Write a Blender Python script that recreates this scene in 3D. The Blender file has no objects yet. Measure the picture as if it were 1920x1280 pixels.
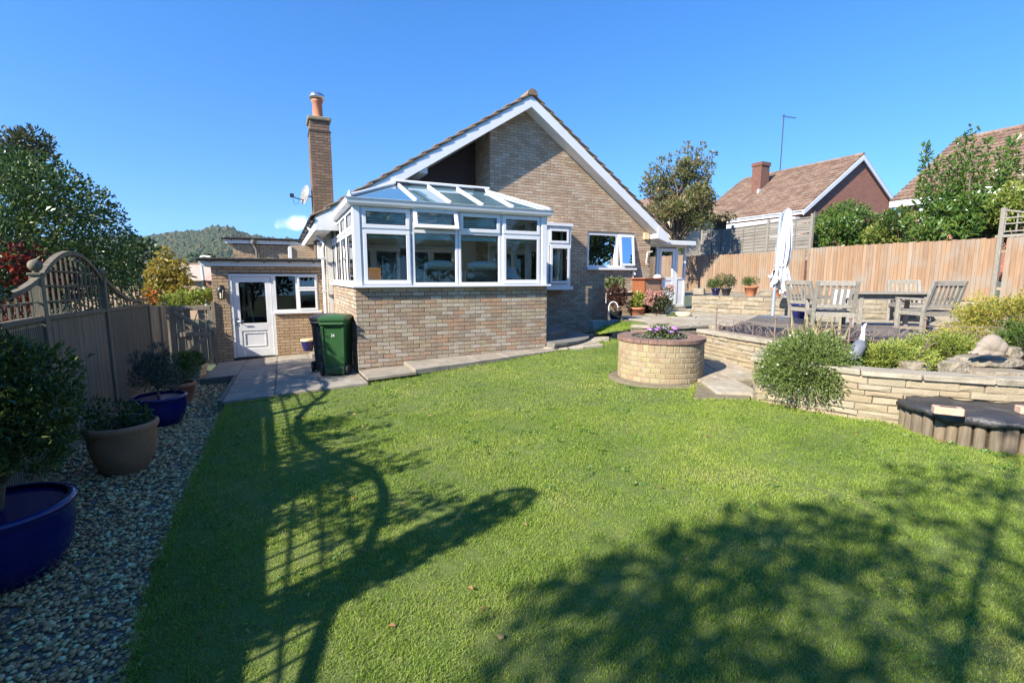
import bpy, math, random
import numpy as np
from mathutils import Vector, Matrix, noise
R = random.Random(7)
NP = np.random.default_rng(5)
rad = math.radians
S = bpy.context.scene
COL = S.collection

# ------------------------------------------------------------------ camera, sky, sun, exposure
EYE = 1.66
PITCH = rad(7.54)
cam_d = bpy.data.cameras.new('camera'); cam = bpy.data.objects.new('camera', cam_d); COL.objects.link(cam)
cam.location = (0, 0, EYE); cam.rotation_euler = (rad(90) - PITCH, 0, 0)
cam_d.lens = 17.0; cam_d.sensor_width = 36.0; cam_d.clip_start = 0.05; cam_d.clip_end = 6000
S.camera = cam
SUN_EL = rad(34.5); SUN_AZ = rad(227.0)          # azimuth clockwise from +Y, where the sun stands
wd = bpy.data.worlds.new('World'); S.world = wd; wd.use_nodes = True
nt = wd.node_tree; nt.nodes.clear()
out = nt.nodes.new('ShaderNodeOutputWorld'); bg = nt.nodes.new('ShaderNodeBackground')
sky = nt.nodes.new('ShaderNodeTexSky'); sky.sky_type = 'NISHITA'; sky.sun_disc = False
sky.sun_elevation = SUN_EL; sky.sun_rotation = SUN_AZ; sky.altitude = 0
sky.air_density = 1.0; sky.dust_density = 0.0; sky.ozone_density = 3.0
hs = nt.nodes.new('ShaderNodeHueSaturation'); hs.inputs['Saturation'].default_value = 1.3; hs.inputs['Value'].default_value = 1.0; hs.inputs['Hue'].default_value = .507
nt.links.new(sky.outputs[0], hs.inputs['Color'])
# one small cumulus low over the hills
tc = nt.nodes.new('ShaderNodeTexCoord')
mpv = nt.nodes.new('ShaderNodeMapping'); mpv.inputs['Scale'].default_value = (1, 1, .85); mpv.inputs['Location'].default_value = (0, 0, .16)
nt.links.new(tc.outputs['Generated'], mpv.inputs[0]); nt.links.new(mpv.outputs[0], sky.inputs[0])
def wmath(op, a, b=None, c=None):
    n = nt.nodes.new('ShaderNodeMath'); n.operation = op
    for i, x in enumerate((a, b, c)):
        if x is None: continue
        if isinstance(x, (int, float)): n.inputs[i].default_value = x
        else: nt.links.new(x, n.inputs[i])
    return n.outputs[0]
sep = nt.nodes.new('ShaderNodeSeparateXYZ'); nt.links.new(tc.outputs['Generated'], sep.inputs[0])
azi = wmath('ARCTAN2', sep.outputs[0], sep.outputs[1])
nz = nt.nodes.new('ShaderNodeTexNoise'); nz.inputs['Scale'].default_value = 42; nz.inputs['Detail'].default_value = 7
nt.links.new(tc.outputs['Generated'], nz.inputs['Vector'])
CL_AZ, CL_EL = math.atan2(-391, 925), 0.099
du = wmath('DIVIDE', wmath('SUBTRACT', azi, CL_AZ), 0.056)
dv = wmath('DIVIDE', wmath('SUBTRACT', sep.outputs[2], CL_EL), 0.0155)
rr = wmath('ADD', wmath('MULTIPLY', du, du), wmath('MULTIPLY', dv, dv))
dens = wmath('ADD', wmath('SUBTRACT', 1.0, rr), wmath('MULTIPLY', wmath('SUBTRACT', nz.outputs[0], 0.5), 2.6))
cm = nt.nodes.new('ShaderNodeMapRange'); cm.inputs[1].default_value = 0.0; cm.inputs[2].default_value = 1.9
cm.interpolation_type = 'SMOOTHSTEP'; nt.links.new(dens, cm.inputs[0])
mx = nt.nodes.new('ShaderNodeMixRGB'); mx.inputs[2].default_value = (7.6, 8.0, 8.8, 1)
nt.links.new(wmath('MULTIPLY', cm.outputs[0], 0.9), mx.inputs[0]); nt.links.new(hs.outputs[0], mx.inputs[1])
nt.links.new(mx.outputs[0], bg.inputs[0]); bg.inputs[1].default_value = 0.14
nt.links.new(bg.outputs[0], out.inputs[0])
sl = bpy.data.lights.new('sun', 'SUN'); sl.energy = 5.0; sl.angle = rad(0.6); sl.color = (1.0, 0.92, 0.79)
so = bpy.data.objects.new('sun', sl); COL.objects.link(so)
so.rotation_euler = (rad(90) - SUN_EL, 0, -SUN_AZ + math.pi)
SHD = Vector((-math.sin(SUN_AZ), -math.cos(SUN_AZ), 0))       # ground direction in which shadows fall
S.view_settings.view_transform = 'Standard'; S.view_settings.look = 'None'
S.view_settings.exposure = 1.17; S.view_settings.gamma = 1.0; S.view_settings.use_curve_mapping = False
S.cycles.max_bounces = 7; S.cycles.diffuse_bounces = 3; S.cycles.glossy_bounces = 4
S.cycles.transparent_max_bounces = 12; S.cycles.transmission_bounces = 4
S.cycles.caustics_reflective = False; S.cycles.caustics_refractive = False
S.cycles.use_denoising = True

# ------------------------------------------------------------------ survey helpers: from the photo's pixels to real points
FP = 17.0 / 36.0 * 1920
cp, sp = math.cos(PITCH), math.sin(PITCH)
def ray(u, v):
    x = u - 960; up = -(v - 640)
    return Vector((x, FP * cp + up * sp, -FP * sp + up * cp))
def at_y(u, v, y):
    d = ray(u, v); return Vector((d.x / d.y * y, y, EYE + d.z / d.y * y))
def at_z(u, v, z):
    d = ray(u, v); t = (z - EYE) / d.z; return Vector((d.x * t, d.y * t, z))
def lawn_z(x, y): return -0.19 + 0.0371 * x + 0.0307 * y
def gravel_z(x, y): return -0.215 - 0.036 * max(0.0, y - 5.5)
def slab_z(x, y): return 0.28 + 0.0567 * x - 0.0194 * y
def at_surf(u, v, f):
    d = ray(u, v); y = 5.0
    for _ in range(40):
        z = f(d.x / d.y * y, y); y = 0.5 * y + 0.5 * (z - EYE) / (d.z / d.y)
    x = d.x / d.y * y
    return Vector((x, y, f(x, y)))
# house frame: a runs along the gable (to the right and away), b runs into the house
YAW = rad(25.4)
C0 = Vector((-2.75, 8.53, 0))
E1 = Vector((math.cos(YAW), math.sin(YAW), 0)); E2 = Vector((-math.sin(YAW), math.cos(YAW), 0))
def hp(a, b, z=0.0): return C0 + E1 * a + E2 * b + Vector((0, 0, z))

# ------------------------------------------------------------------ objects
def finish(o, parent=None, label=None, cat=None, group=None, kind=None):
    COL.objects.link(o)
    if parent: o.parent = parent
    if label: o['label'] = label
    if cat: o['category'] = cat
    if group: o['group'] = group
    if kind: o['kind'] = kind
    return o
def thing(name, label, cat, loc=(0, 0, 0), rz=0.0, group=None, kind=None):
    o = bpy.data.objects.new(name, None); o.location = loc; o.rotation_euler = (0, 0, rz); o.empty_display_size = 0.1
    return finish(o, None, label, cat, group, kind)
def kids(o): return [c for c in COL.objects if c.parent == o]
def copy_tree(o, parent=None):
    c = o.copy(); COL.objects.link(c); c.parent = parent
    for ch in kids(o): copy_tree(ch, c)
    return c
class MB:
    def __init__(s): s.v = []; s.f = []; s.m = []; s.s = []
    def add(s, vs, fs, mi=0, smooth=False):
        n = len(s.v); s.v += [tuple(p) for p in vs]
        for f in fs: s.f.append([i + n for i in f]); s.m.append(mi); s.s.append(smooth)
    def box(s, x0, x1, y0, y1, z0, z1, mi=0, c=0.0):
        s.obox(Vector(((x0 + x1) / 2, (y0 + y1) / 2, (z0 + z1) / 2)), Vector(((x1 - x0) / 2, 0, 0)), Vector((0, (y1 - y0) / 2, 0)), Vector((0, 0, (z1 - z0) / 2)), mi, c)
    def obox(s, ce, ax, ay, az, mi=0, c=0.0):
        ce = Vector(ce)
        if c <= 0:
            vs = [ce + ax * i + ay * j + az * k for k in (-1, 1) for j in (-1, 1) for i in (-1, 1)]
            s.add(vs, [(0, 2, 3, 1), (4, 5, 7, 6), (0, 1, 5, 4), (2, 6, 7, 3), (0, 4, 6, 2), (1, 3, 7, 5)], mi); return
        lx, ly, lz = ax.length, ay.length, az.length
        c = min(c, lx * .45, ly * .45, lz * .45)
        ux, uy, uz = ax / lx, ay / ly, az / lz
        vs = []; idx = {}
        for k in (-1, 1):
            for j in (-1, 1):
                for i in (-1, 1):
                    for w in range(3):
                        d = [lx, ly, lz]
                        for q in range(3):
                            if q != w: d[q] -= c
                        idx[(i, j, k, w)] = len(vs); vs.append(ce + ux * i * d[0] + uy * j * d[1] + uz * k * d[2])
        fs = []
        def q(*ks): fs.append([idx[k] for k in ks])
        for sg in (-1, 1):
            r1 = [(-1, -1), (1, -1), (1, 1), (-1, 1)]
            o = r1 if sg == 1 else r1[::-1]
            q(*[(sg, a, b, 0) for a, b in o]); q(*[(a, sg, b, 1) for a, b in o[::-1]]); q(*[(a, b, sg, 2) for a, b in o])
        for i in (-1, 1):
            for j in (-1, 1):
                fl = i * j > 0
                e = [(i, j, -1, 0), (i, j, -1, 1), (i, j, 1, 1), (i, j, 1, 0)]; q(*(e if fl else e[::-1]))
                e = [(i, -1, j, 2), (i, -1, j, 0), (i, 1, j, 0), (i, 1, j, 2)]; q(*(e if fl else e[::-1]))
                e = [(-1, i, j, 1), (-1, i, j, 2), (1, i, j, 2), (1, i, j, 1)]; q(*(e if fl else e[::-1]))
        for i in (-1, 1):
            for j in (-1, 1):
                for k in (-1, 1):
                    e = [(i, j, k, 0), (i, j, k, 1), (i, j, k, 2)]; q(*(e if i * j * k > 0 else e[::-1]))
        s.add(vs, fs, mi)
    def bar(s, p0, p1, w, t, mi=0, up=(0, 0, 1), c=0.0):
        p0, p1 = Vector(p0), Vector(p1); d = p1 - p0; L = d.length
        if L < 1e-6: return
        d /= L; up = Vector(up); x = d.cross(up)
        if x.length < 1e-4: x = d.cross(Vector((0, 1, 0)))
        x.normalize(); y = x.cross(d).normalized()
        s.obox((p0 + p1) / 2, d * L / 2, x * w / 2, y * t / 2, mi, c)
    def ext(s, poly, vec, mi=0):
        vec = Vector(vec); n = len(poly); P = [Vector(p) for p in poly]
        s.add(P + [p + vec for p in P], [list(range(n))[::-1], list(range(n, 2 * n))] + [(i, (i + 1) % n, n + (i + 1) % n, n + i) for i in range(n)], mi)
    def prism(s, poly, z0, z1, mi=0): s.ext([(p[0], p[1], z0) for p in poly], (0, 0, z1 - z0), mi)
    def tube(s, pts, r, n=8, mi=0, smooth=True, caps=True):
        pts = [Vector(p) for p in pts]; k = len(pts)
        rs = r if isinstance(r, (list, tuple)) else [r] * k
        vs = []; prev = None
        for i, p in enumerate(pts):
            d = (pts[min(i + 1, k - 1)] - pts[max(i - 1, 0)]).normalized()
            if prev is None:
                a = d.cross(Vector((0, 0, 1)))
                if a.length < 1e-3: a = d.cross(Vector((1, 0, 0)))
            else: a = prev - d * prev.dot(d)
            a.normalize(); prev = a; b = d.cross(a)
            for j in range(n):
                t = 2 * math.pi * j / n; vs.append(p + (a * math.cos(t) + b * math.sin(t)) * rs[i])
        fs = [(i * n + j, i * n + (j + 1) % n, (i + 1) * n + (j + 1) % n, (i + 1) * n + j) for i in range(k - 1) for j in range(n)]
        s.add(vs, fs, mi, smooth)
        if caps: s.add(vs[:n], [list(range(n))[::-1]], mi); s.add(vs[-n:], [list(range(n))], mi)
    def lathe(s, prof, n=20, ce=(0, 0, 0), mi=0, smooth=True, mod=None):
        ce = Vector(ce); vs = []
        for (r, z) in prof:
            for j in range(n):
                t = 2 * math.pi * j / n; q = mod(t, z, r) if mod else r
                vs.append(ce + Vector((q * math.cos(t), q * math.sin(t), z)))
        k = len(prof)
        s.add(vs, [(i * n + j, i * n + (j + 1) % n, (i + 1) * n + (j + 1) % n, (i + 1) * n + j) for i in range(k - 1) for j in range(n)], mi, smooth)
        if prof[0][0] > 1e-4: s.add(vs[:n], [list(range(n))[::-1]], mi)
        if prof[-1][0] > 1e-4: s.add(vs[-n:], [list(range(n))], mi)
    def ball(s, ce, rx, ry=None, rz=None, nu=12, nv=8, mi=0, rot=None):
        ry = ry or rx; rz = rz or rx; ce = Vector(ce); vs = []
        for i in range(nv + 1):
            a = math.pi * i / nv
            for j in range(nu):
                t = 2 * math.pi * j / nu
                p = Vector((rx * math.sin(a) * math.cos(t), ry * math.sin(a) * math.sin(t), -rz * math.cos(a)))
                if rot: p = rot @ p
                vs.append(ce + p)
        s.add(vs, [(i * nu + j, i * nu + (j + 1) % nu, (i + 1) * nu + (j + 1) % nu, (i + 1) * nu + j) for i in range(nv) for j in range(nu)], mi, True)
    def mesh(s, name, mats):
        me = bpy.data.meshes.new(name); me.from_pydata(s.v, [], s.f)
        for m in (mats if isinstance(mats, (list, tuple)) else [mats]): me.materials.append(m)
        me.polygons.foreach_set('material_index', s.m); me.polygons.foreach_set('use_smooth', s.s); me.update()
        return me
    def build(s, name, mats, parent=None, loc=None, rot=None, **kw):
        o = bpy.data.objects.new(name, s.mesh(name, mats))
        if loc is not None: o.location = loc
        if rot is not None: o.rotation_euler = rot
        return finish(o, parent, **kw)
def np_mesh(name, V, F, mat, smooth=False):
    me = bpy.data.meshes.new(name); V = np.asarray(V, np.float32); F = np.asarray(F, np.int32); k = F.shape[1]
    me.vertices.add(len(V)); me.vertices.foreach_set('co', V.ravel())
    me.loops.add(F.size); me.loops.foreach_set('vertex_index', F.ravel())
    me.polygons.add(len(F)); me.polygons.foreach_set('loop_start', np.arange(0, F.size, k, dtype=np.int32))
    me.polygons.foreach_set('use_smooth', np.full(len(F), smooth)); me.update(calc_edges=True)
    me.materials.append(mat); return me
def np_obj(name, V, F, mat, parent=None, smooth=False, **kw):
    return finish(bpy.data.objects.new(name, np_mesh(name, V, F, mat, smooth)), parent, **kw)

# ------------------------------------------------------------------ materials
def ramp(nt, cols, const=False):
    r = nt.nodes.new('ShaderNodeValToRGB'); e = r.color_ramp.elements
    if const: r.color_ramp.interpolation = 'CONSTANT'
    n = len(cols)
    while len(e) < n: e.new(0.5)
    for i, c in enumerate(cols):
        e[i].position = i / n if const else (i / (n - 1) if n > 1 else 0)
        e[i].color = (*c, 1)
    return r
def pm(name, cols, scale=6, detail=5, rough=.7, bump=0.0, bscale=None, rand=None, randmix=.75, stretch=None, metal=0.0, spec=.5, trans=0.0, sheen=0.0, dirt=None, bdist=.01, wear=None):
    """procedural surface: colour noise in world space, optional palette picked per piece, bump"""
    m = bpy.data.materials.new(name); m.use_nodes = True; t = m.node_tree; N = t.nodes; L = t.links
    b = N['Principled BSDF']; g = N.new('ShaderNodeNewGeometry')
    vec = g.outputs['Position']
    if stretch:
        mp = N.new('ShaderNodeMapping'); mp.inputs['Scale'].default_value = stretch; L.new(vec, mp.inputs[0]); vec = mp.outputs[0]
    n1 = N.new('ShaderNodeTexNoise'); n1.inputs['Scale'].default_value = scale; n1.inputs['Detail'].default_value = detail; n1.inputs['Roughness'].default_value = .62
    L.new(vec, n1.inputs['Vector'])
    mr = N.new('ShaderNodeMapRange'); mr.inputs[1].default_value = .3; mr.inputs[2].default_value = .7; L.new(n1.outputs[0], mr.inputs[0])
    r = ramp(t, cols); L.new(mr.outputs[0], r.inputs[0]); c = r.outputs[0]
    if rand:
        oi = N.new('ShaderNodeObjectInfo'); ad = N.new('ShaderNodeMath'); ad.operation = 'ADD'
        L.new(oi.outputs['Random'], ad.inputs[0]); L.new(g.outputs['Random Per Island'], ad.inputs[1])
        fr = N.new('ShaderNodeMath'); fr.operation = 'FRACT'; L.new(ad.outputs[0], fr.inputs[0])
        rr = ramp(t, rand, True); L.new(fr.outputs[0], rr.inputs[0])
        mx = N.new('ShaderNodeMixRGB'); mx.inputs[0].default_value = randmix; L.new(c, mx.inputs[1]); L.new(rr.outputs[0], mx.inputs[2]); c = mx.outputs[0]
        # small tone shift inside each piece
        mm = N.new('ShaderNodeMixRGB'); mm.blend_type = 'MULTIPLY'; mm.inputs[0].default_value = .45
        r2 = ramp(t, [(.55, .55, .55), (1.15, 1.15, 1.15)]); L.new(mr.outputs[0], r2.inputs[0]); L.new(c, mm.inputs[1]); L.new(r2.outputs[0], mm.inputs[2]); c = mm.outputs[0]
    if dirt:
        dc, ds, da = dirt
        n3 = N.new('ShaderNodeTexNoise'); n3.inputs['Scale'].default_value = ds; n3.inputs['Detail'].default_value = 6; L.new(g.outputs['Position'], n3.inputs['Vector'])
        m3 = N.new('ShaderNodeMapRange'); m3.inputs[1].default_value = .52; m3.inputs[2].default_value = .72; m3.inputs[4].default_value = da; L.new(n3.outputs[0], m3.inputs[0])
        x3 = N.new('ShaderNodeMixRGB'); x3.inputs[2].default_value = (*dc, 1); L.new(m3.outputs[0], x3.inputs[0]); L.new(c, x3.inputs[1]); c = x3.outputs[0]
    L.new(c, b.inputs['Base Color'])
    b.inputs['Roughness'].default_value = rough; b.inputs['Metallic'].default_value = metal; b.inputs['Specular IOR Level'].default_value = spec
    if bump:
        n2 = N.new('ShaderNodeTexNoise'); n2.inputs['Scale'].default_value = bscale or scale * 4; n2.inputs['Detail'].default_value = 6; L.new(vec, n2.inputs['Vector'])
        bp = N.new('ShaderNodeBump'); bp.inputs['Strength'].default_value = bump; bp.inputs['Distance'].default_value = bdist
        L.new(n2.outputs[0], bp.inputs['Height']); L.new(bp.outputs[0], b.inputs['Normal'])
    if trans:
        tr = N.new('ShaderNodeBsdfTranslucent'); L.new(c, tr.inputs[0])
        ms = N.new('ShaderNodeMixShader'); ms.inputs[0].default_value = trans
        L.new(b.outputs[0], ms.inputs[1]); L.new(tr.outputs[0], ms.inputs[2]); L.new(ms.outputs[0], N['Material Output'].inputs[0])
    return m
def leafmat(name, cols, rough=.45, spec=.5, trans=.3, scale=1.2):
    return pm(name, [cols[0], cols[-1]], scale=scale, rough=rough, spec=spec, rand=cols, randmix=.8, trans=trans)
def glassmat(name, tint=(.92, .96, .95), ior=1.55, rough=0.0):
    m = bpy.data.materials.new(name); m.use_nodes = True; t = m.node_tree; N = t.nodes; L = t.links
    N.remove(N['Principled BSDF'])
    tr = N.new('ShaderNodeBsdfTransparent'); tr.inputs[0].default_value = (*tint, 1)
    gl = N.new('ShaderNodeBsdfGlossy'); gl.inputs['Roughness'].default_value = rough
    fr = N.new('ShaderNodeFresnel'); fr.inputs[0].default_value = ior
    ms = N.new('ShaderNodeMixShader'); L.new(fr.outputs[0], ms.inputs[0]); L.new(tr.outputs[0], ms.inputs[1]); L.new(gl.outputs[0], ms.inputs[2])
    L.new(ms.outputs[0], N['Material Output'].inputs[0]); return m
BUFF = [(0.515, 0.389, 0.269), (0.443, 0.32, 0.212), (0.566, 0.458, 0.334), (0.391, 0.271, 0.179), (0.536, 0.404, 0.278), (0.453, 0.295, 0.202), (0.505, 0.399, 0.292), (0.597, 0.492, 0.372), (0.433, 0.31, 0.216), (0.505, 0.369, 0.245)]
BASEB = [(0.445, 0.37, 0.27), (0.35, 0.247, 0.164), (0.498, 0.443, 0.348), (0.424, 0.288, 0.193), (0.318, 0.247, 0.174), (0.488, 0.412, 0.29), (0.466, 0.288, 0.184), (0.403, 0.34, 0.261), (0.53, 0.473, 0.387), (0.382, 0.278, 0.203), (0.445, 0.37, 0.242), (0.35, 0.288, 0.223)]
CHB = [(.23, .155, .11), (.18, .125, .09), (.27, .185, .13), (.21, .14, .10)]
m_brick = pm('buff_brick', BUFF[:3], 30, rough=.85, bump=.5, bscale=220, rand=BUFF, spec=.25, dirt=((.25, .19, .13), 3.0, .35))
m_bbrick = pm('mixed_brick', BASEB[:3], 30, rough=.85, bump=.6, bscale=200, rand=BASEB, spec=.25, dirt=((.2, .16, .12), 5, .35))
m_gbrick = pm('garage_brick', BUFF[:3], 30, rough=.85, bump=.5, bscale=220, rand=[(.46, .33, .19), (.40, .28, .16), (.36, .24, .14), (.48, .36, .22), (.42, .28, .17), (.38, .29, .19)], spec=.25)
m_cbrick = pm('chimney_brick', CHB[:3], 30, rough=.9, bump=.5, bscale=200, rand=CHB, spec=.2, dirt=((.16, .15, .07), 6, .45))
m_mortar = pm('mortar', [(0.136, 0.116, 0.088), (0.204, 0.177, 0.136)], 25, rough=.95, bump=.4, spec=.1)
m_mortar_d = pm('dark_mortar', [(0.072, 0.058, 0.044), (0.11, 0.091, 0.069)], 25, rough=.95, bump=.4, spec=.1)
m_white = pm('white_upvc', [(0.702, 0.711, 0.72), (0.756, 0.756, 0.756)], 2, rough=.28, spec=.5, dirt=((.55, .55, .5), 2.5, .12))
m_wpaint = pm('white_paint', [(0.666, 0.666, 0.657), (0.738, 0.738, 0.72)], 4, rough=.45, bump=.05, dirt=((.45, .45, .38), 3.5, .25))
m_soffit = pm('cream_soffit', [(.66, .62, .52), (.74, .70, .60)], 4, rough=.6)
m_glass = glassmat('window_glass', (.92, .97, .96), 1.5)
m_glassd = glassmat('reflective_glass', (.55, .62, .6), 1.95)
m_roofglass = glassmat('roof_glass', (.72, .86, .90), 2.0)
_t = m_roofglass.node_tree; _o = _t.nodes['Material Output']; _sh = _o.inputs[0].links[0].from_socket; _d = _t.nodes.new('ShaderNodeBsdfDiffuse'); _d.inputs[0].default_value = (.22, .42, .50, 1)
_m = _t.nodes.new('ShaderNodeMixShader'); _m.inputs[0].default_value = .2; _t.links.new(_sh, _m.inputs[1]); _t.links.new(_d.outputs[0], _m.inputs[2]); _t.links.new(_m.outputs[0], _o.inputs[0])
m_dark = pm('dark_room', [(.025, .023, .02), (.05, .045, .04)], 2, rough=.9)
m_plaster = pm('pale_plaster', [(.68, .66, .60), (.74, .72, .66)], 2, rough=.85)
m_black = pm('black_plastic', [(.018, .018, .02), (.03, .03, .032)], 5, rough=.4)
m_clad = pm('dark_stained_board', [(.030, .012, .008), (.055, .024, .016)], 3, rough=.55, stretch=(1, 1, 12), bump=.2)
m_tile = pm('brown_roof_tile', [(.17, .115, .08), (.27, .19, .13)], 9, rough=.9, bump=.5, bscale=60, rand=[(.20, .13, .09), (.25, .17, .115), (.17, .12, .085), (.23, .18, .13), (.28, .20, .14)], randmix=.6, dirt=((.26, .24, .17), 9, .5))
m_tile2 = pm('red_brown_tile', [(.16, .095, .065), (.22, .14, .10)], 2, rough=.9, bump=.3, bscale=60, rand=[(.19, .115, .08), (.23, .15, .105), (.15, .09, .062), (.21, .14, .10), (.27, .18, .13), (.17, .11, .08)], randmix=.75, dirt=((.30, .25, .19), 2.5, .5))
m_felt = pm('grey_roof_felt', [(.06, .055, .05), (.12, .11, .09)], 12, rough=.95, bump=.5)
m_lead = pm('lead_flashing', [(.5, .5, .5), (.62, .62, .62)], 4, rough=.5)
m_terra = pm('terracotta', [(.42, .15, .075), (.52, .21, .11)], 6, rough=.8, bump=.15, dirt=((.45, .32, .24), 5, .3))
m_oldterra = pm('weathered_terracotta', [(0.27, 0.132, 0.07), (0.405, 0.196, 0.1)], 5, rough=.85, bump=.3, dirt=((.13, .12, .07), 4, .6))
m_blue = pm('cobalt_glaze', [(.006, .007, .075), (.008, .010, .12)], 4, rough=.12, spec=.6)
m_cream = pm('cream_glaze', [(.62, .48, .26), (.72, .58, .36)], 5, rough=.35)
m_soil = pm('soil', [(.03, .02, .013), (.08, .055, .035)], 14, rough=1, bump=1.0, bscale=50, bdist=.03, spec=.05)
m_greywood = pm('grey_fence_wood', [(0.128, 0.104, 0.071), (0.227, 0.19, 0.134)], 5, rough=.9, stretch=(6, 6, .5), bump=.3, rand=[(0.166, 0.138, 0.097), (0.204, 0.172, 0.121), (0.144, 0.119, 0.081), (0.189, 0.16, 0.111)], randmix=.6, dirt=((.12, .13, .08), 2, .35))
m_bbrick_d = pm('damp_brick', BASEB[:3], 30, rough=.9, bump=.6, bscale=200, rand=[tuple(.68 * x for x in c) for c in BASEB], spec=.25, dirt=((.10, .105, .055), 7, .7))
m_palewood = pm('pale_grey_wood', [(.20, .17, .12), (.33, .28, .21)], 5, rough=.9, stretch=(6, 6, .5), bump=.3, rand=[(.27, .23, .17), (.31, .26, .195), (.22, .185, .135), (.29, .25, .19)], randmix=.6, dirt=((.13, .13, .08), 2, .35))
m_board = pm('feather_board', [(.28, .165, .095), (.38, .25, .155)], 5, rough=.85, stretch=(6, 6, .4), bump=.25, rand=[(.37, .245, .15), (.33, .205, .12), (.41, .29, .20), (.31, .22, .15), (.38, .25, .15), (.36, .28, .21), (.28, .19, .125)], randmix=.7, dirt=((.30, .265, .215), 1.6, .85))
m_waney = pm('weathered_panel', [(0.18, 0.162, 0.137), (0.259, 0.238, 0.209)], 4, rough=.9, stretch=(.6, .6, 6), bump=.3, rand=[(0.216, 0.198, 0.169), (0.245, 0.223, 0.194), (0.187, 0.169, 0.144)], randmix=.6)
m_teak = pm('silvered_teak', [(0.218, 0.197, 0.158), (0.31, 0.286, 0.245)], 6, rough=.8, stretch=(4, 4, 2), bump=.2, rand=[(0.264, 0.245, 0.202), (0.304, 0.279, 0.238), (0.238, 0.218, 0.18)], randmix=.6)
m_log = pm('treated_log', [(0.14, 0.098, 0.06), (0.252, 0.195, 0.128)], 5, rough=.9, stretch=(8, 8, .8), bump=.5, rand=[(0.21, 0.158, 0.104), (0.168, 0.135, 0.096), (0.252, 0.195, 0.128), (0.14, 0.12, 0.088)], randmix=.55, dirt=((.12, .12, .07), 4, .4))
m_liner = pm('black_liner', [(.022, .022, .025), (.045, .045, .05)], 4, rough=.5, bump=.6, bscale=11, bdist=.04, dirt=((.13, .125, .11), 5, .5))
m_slab = pm('concrete_slab', [(0.243, 0.211, 0.167), (0.342, 0.306, 0.248)], 5, rough=.9, bump=.35, bscale=60, rand=[(0.297, 0.261, 0.207), (0.27, 0.23, 0.18), (0.324, 0.288, 0.234), (0.288, 0.248, 0.189)], randmix=.55, dirt=((.15, .14, .10), 2.2, .5))
m_flag = pm('flagstone', [(.25, .215, .155), (.40, .355, .27)], 4, rough=.92, bump=.7, bscale=30, rand=[(.34, .30, .22), (.30, .25, .17), (.38, .335, .26), (.33, .26, .18)], randmix=.5, dirt=((.50, .48, .42), 7, .6))
m_flagbase = pm('jointing_soil', [(.12, .10, .06), (.2, .17, .11)], 12, rough=1, bump=.6)
STN = [(0.369, 0.307, 0.207), (0.333, 0.267, 0.167), (0.396, 0.334, 0.233), (0.306, 0.24, 0.154), (0.351, 0.28, 0.176), (0.333, 0.294, 0.22)]
m_stone = pm('cream_wall_stone', STN[:3], 12, rough=.9, bump=.8, bscale=70, rand=STN, randmix=.6, dirt=((.22, .19, .13), 6, .4))
m_cope = pm('coping_stone', [(0.295, 0.254, 0.189), (0.377, 0.336, 0.262)], 9, rough=.92, bump=.8, bscale=60, dirt=((.16, .155, .09), 7, .6))
m_rough = pm('rough_wall_stone', [(0.244, 0.205, 0.144), (0.333, 0.289, 0.216)], 6, rough=.92, bump=.8, bscale=50, rand=[(0.311, 0.266, 0.192), (0.266, 0.228, 0.168), (0.222, 0.175, 0.12), (0.34, 0.274, 0.176), (0.281, 0.251, 0.2)], randmix=.6, dirt=((.17, .15, .09), 5, .5))
PLB = [(0.352, 0.273, 0.155), (0.32, 0.242, 0.137), (0.384, 0.308, 0.185), (0.336, 0.257, 0.163), (0.296, 0.218, 0.133), (0.368, 0.281, 0.17), (0.32, 0.211, 0.126), (0.344, 0.292, 0.185)]
m_pbrick = pm('yellow_planter_brick', PLB[:3], 14, rough=.88, bump=.6, bscale=90, rand=PLB, randmix=.7, dirt=((.38, .38, .14), 4, .3))
m_pcap = pm('red_cap_brick', [(0.19, 0.105, 0.074), (0.254, 0.158, 0.119)], 12, rough=.85, bump=.4, rand=[(0.216, 0.123, 0.089), (0.242, 0.149, 0.113), (0.19, 0.114, 0.089)], randmix=.6)
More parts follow.
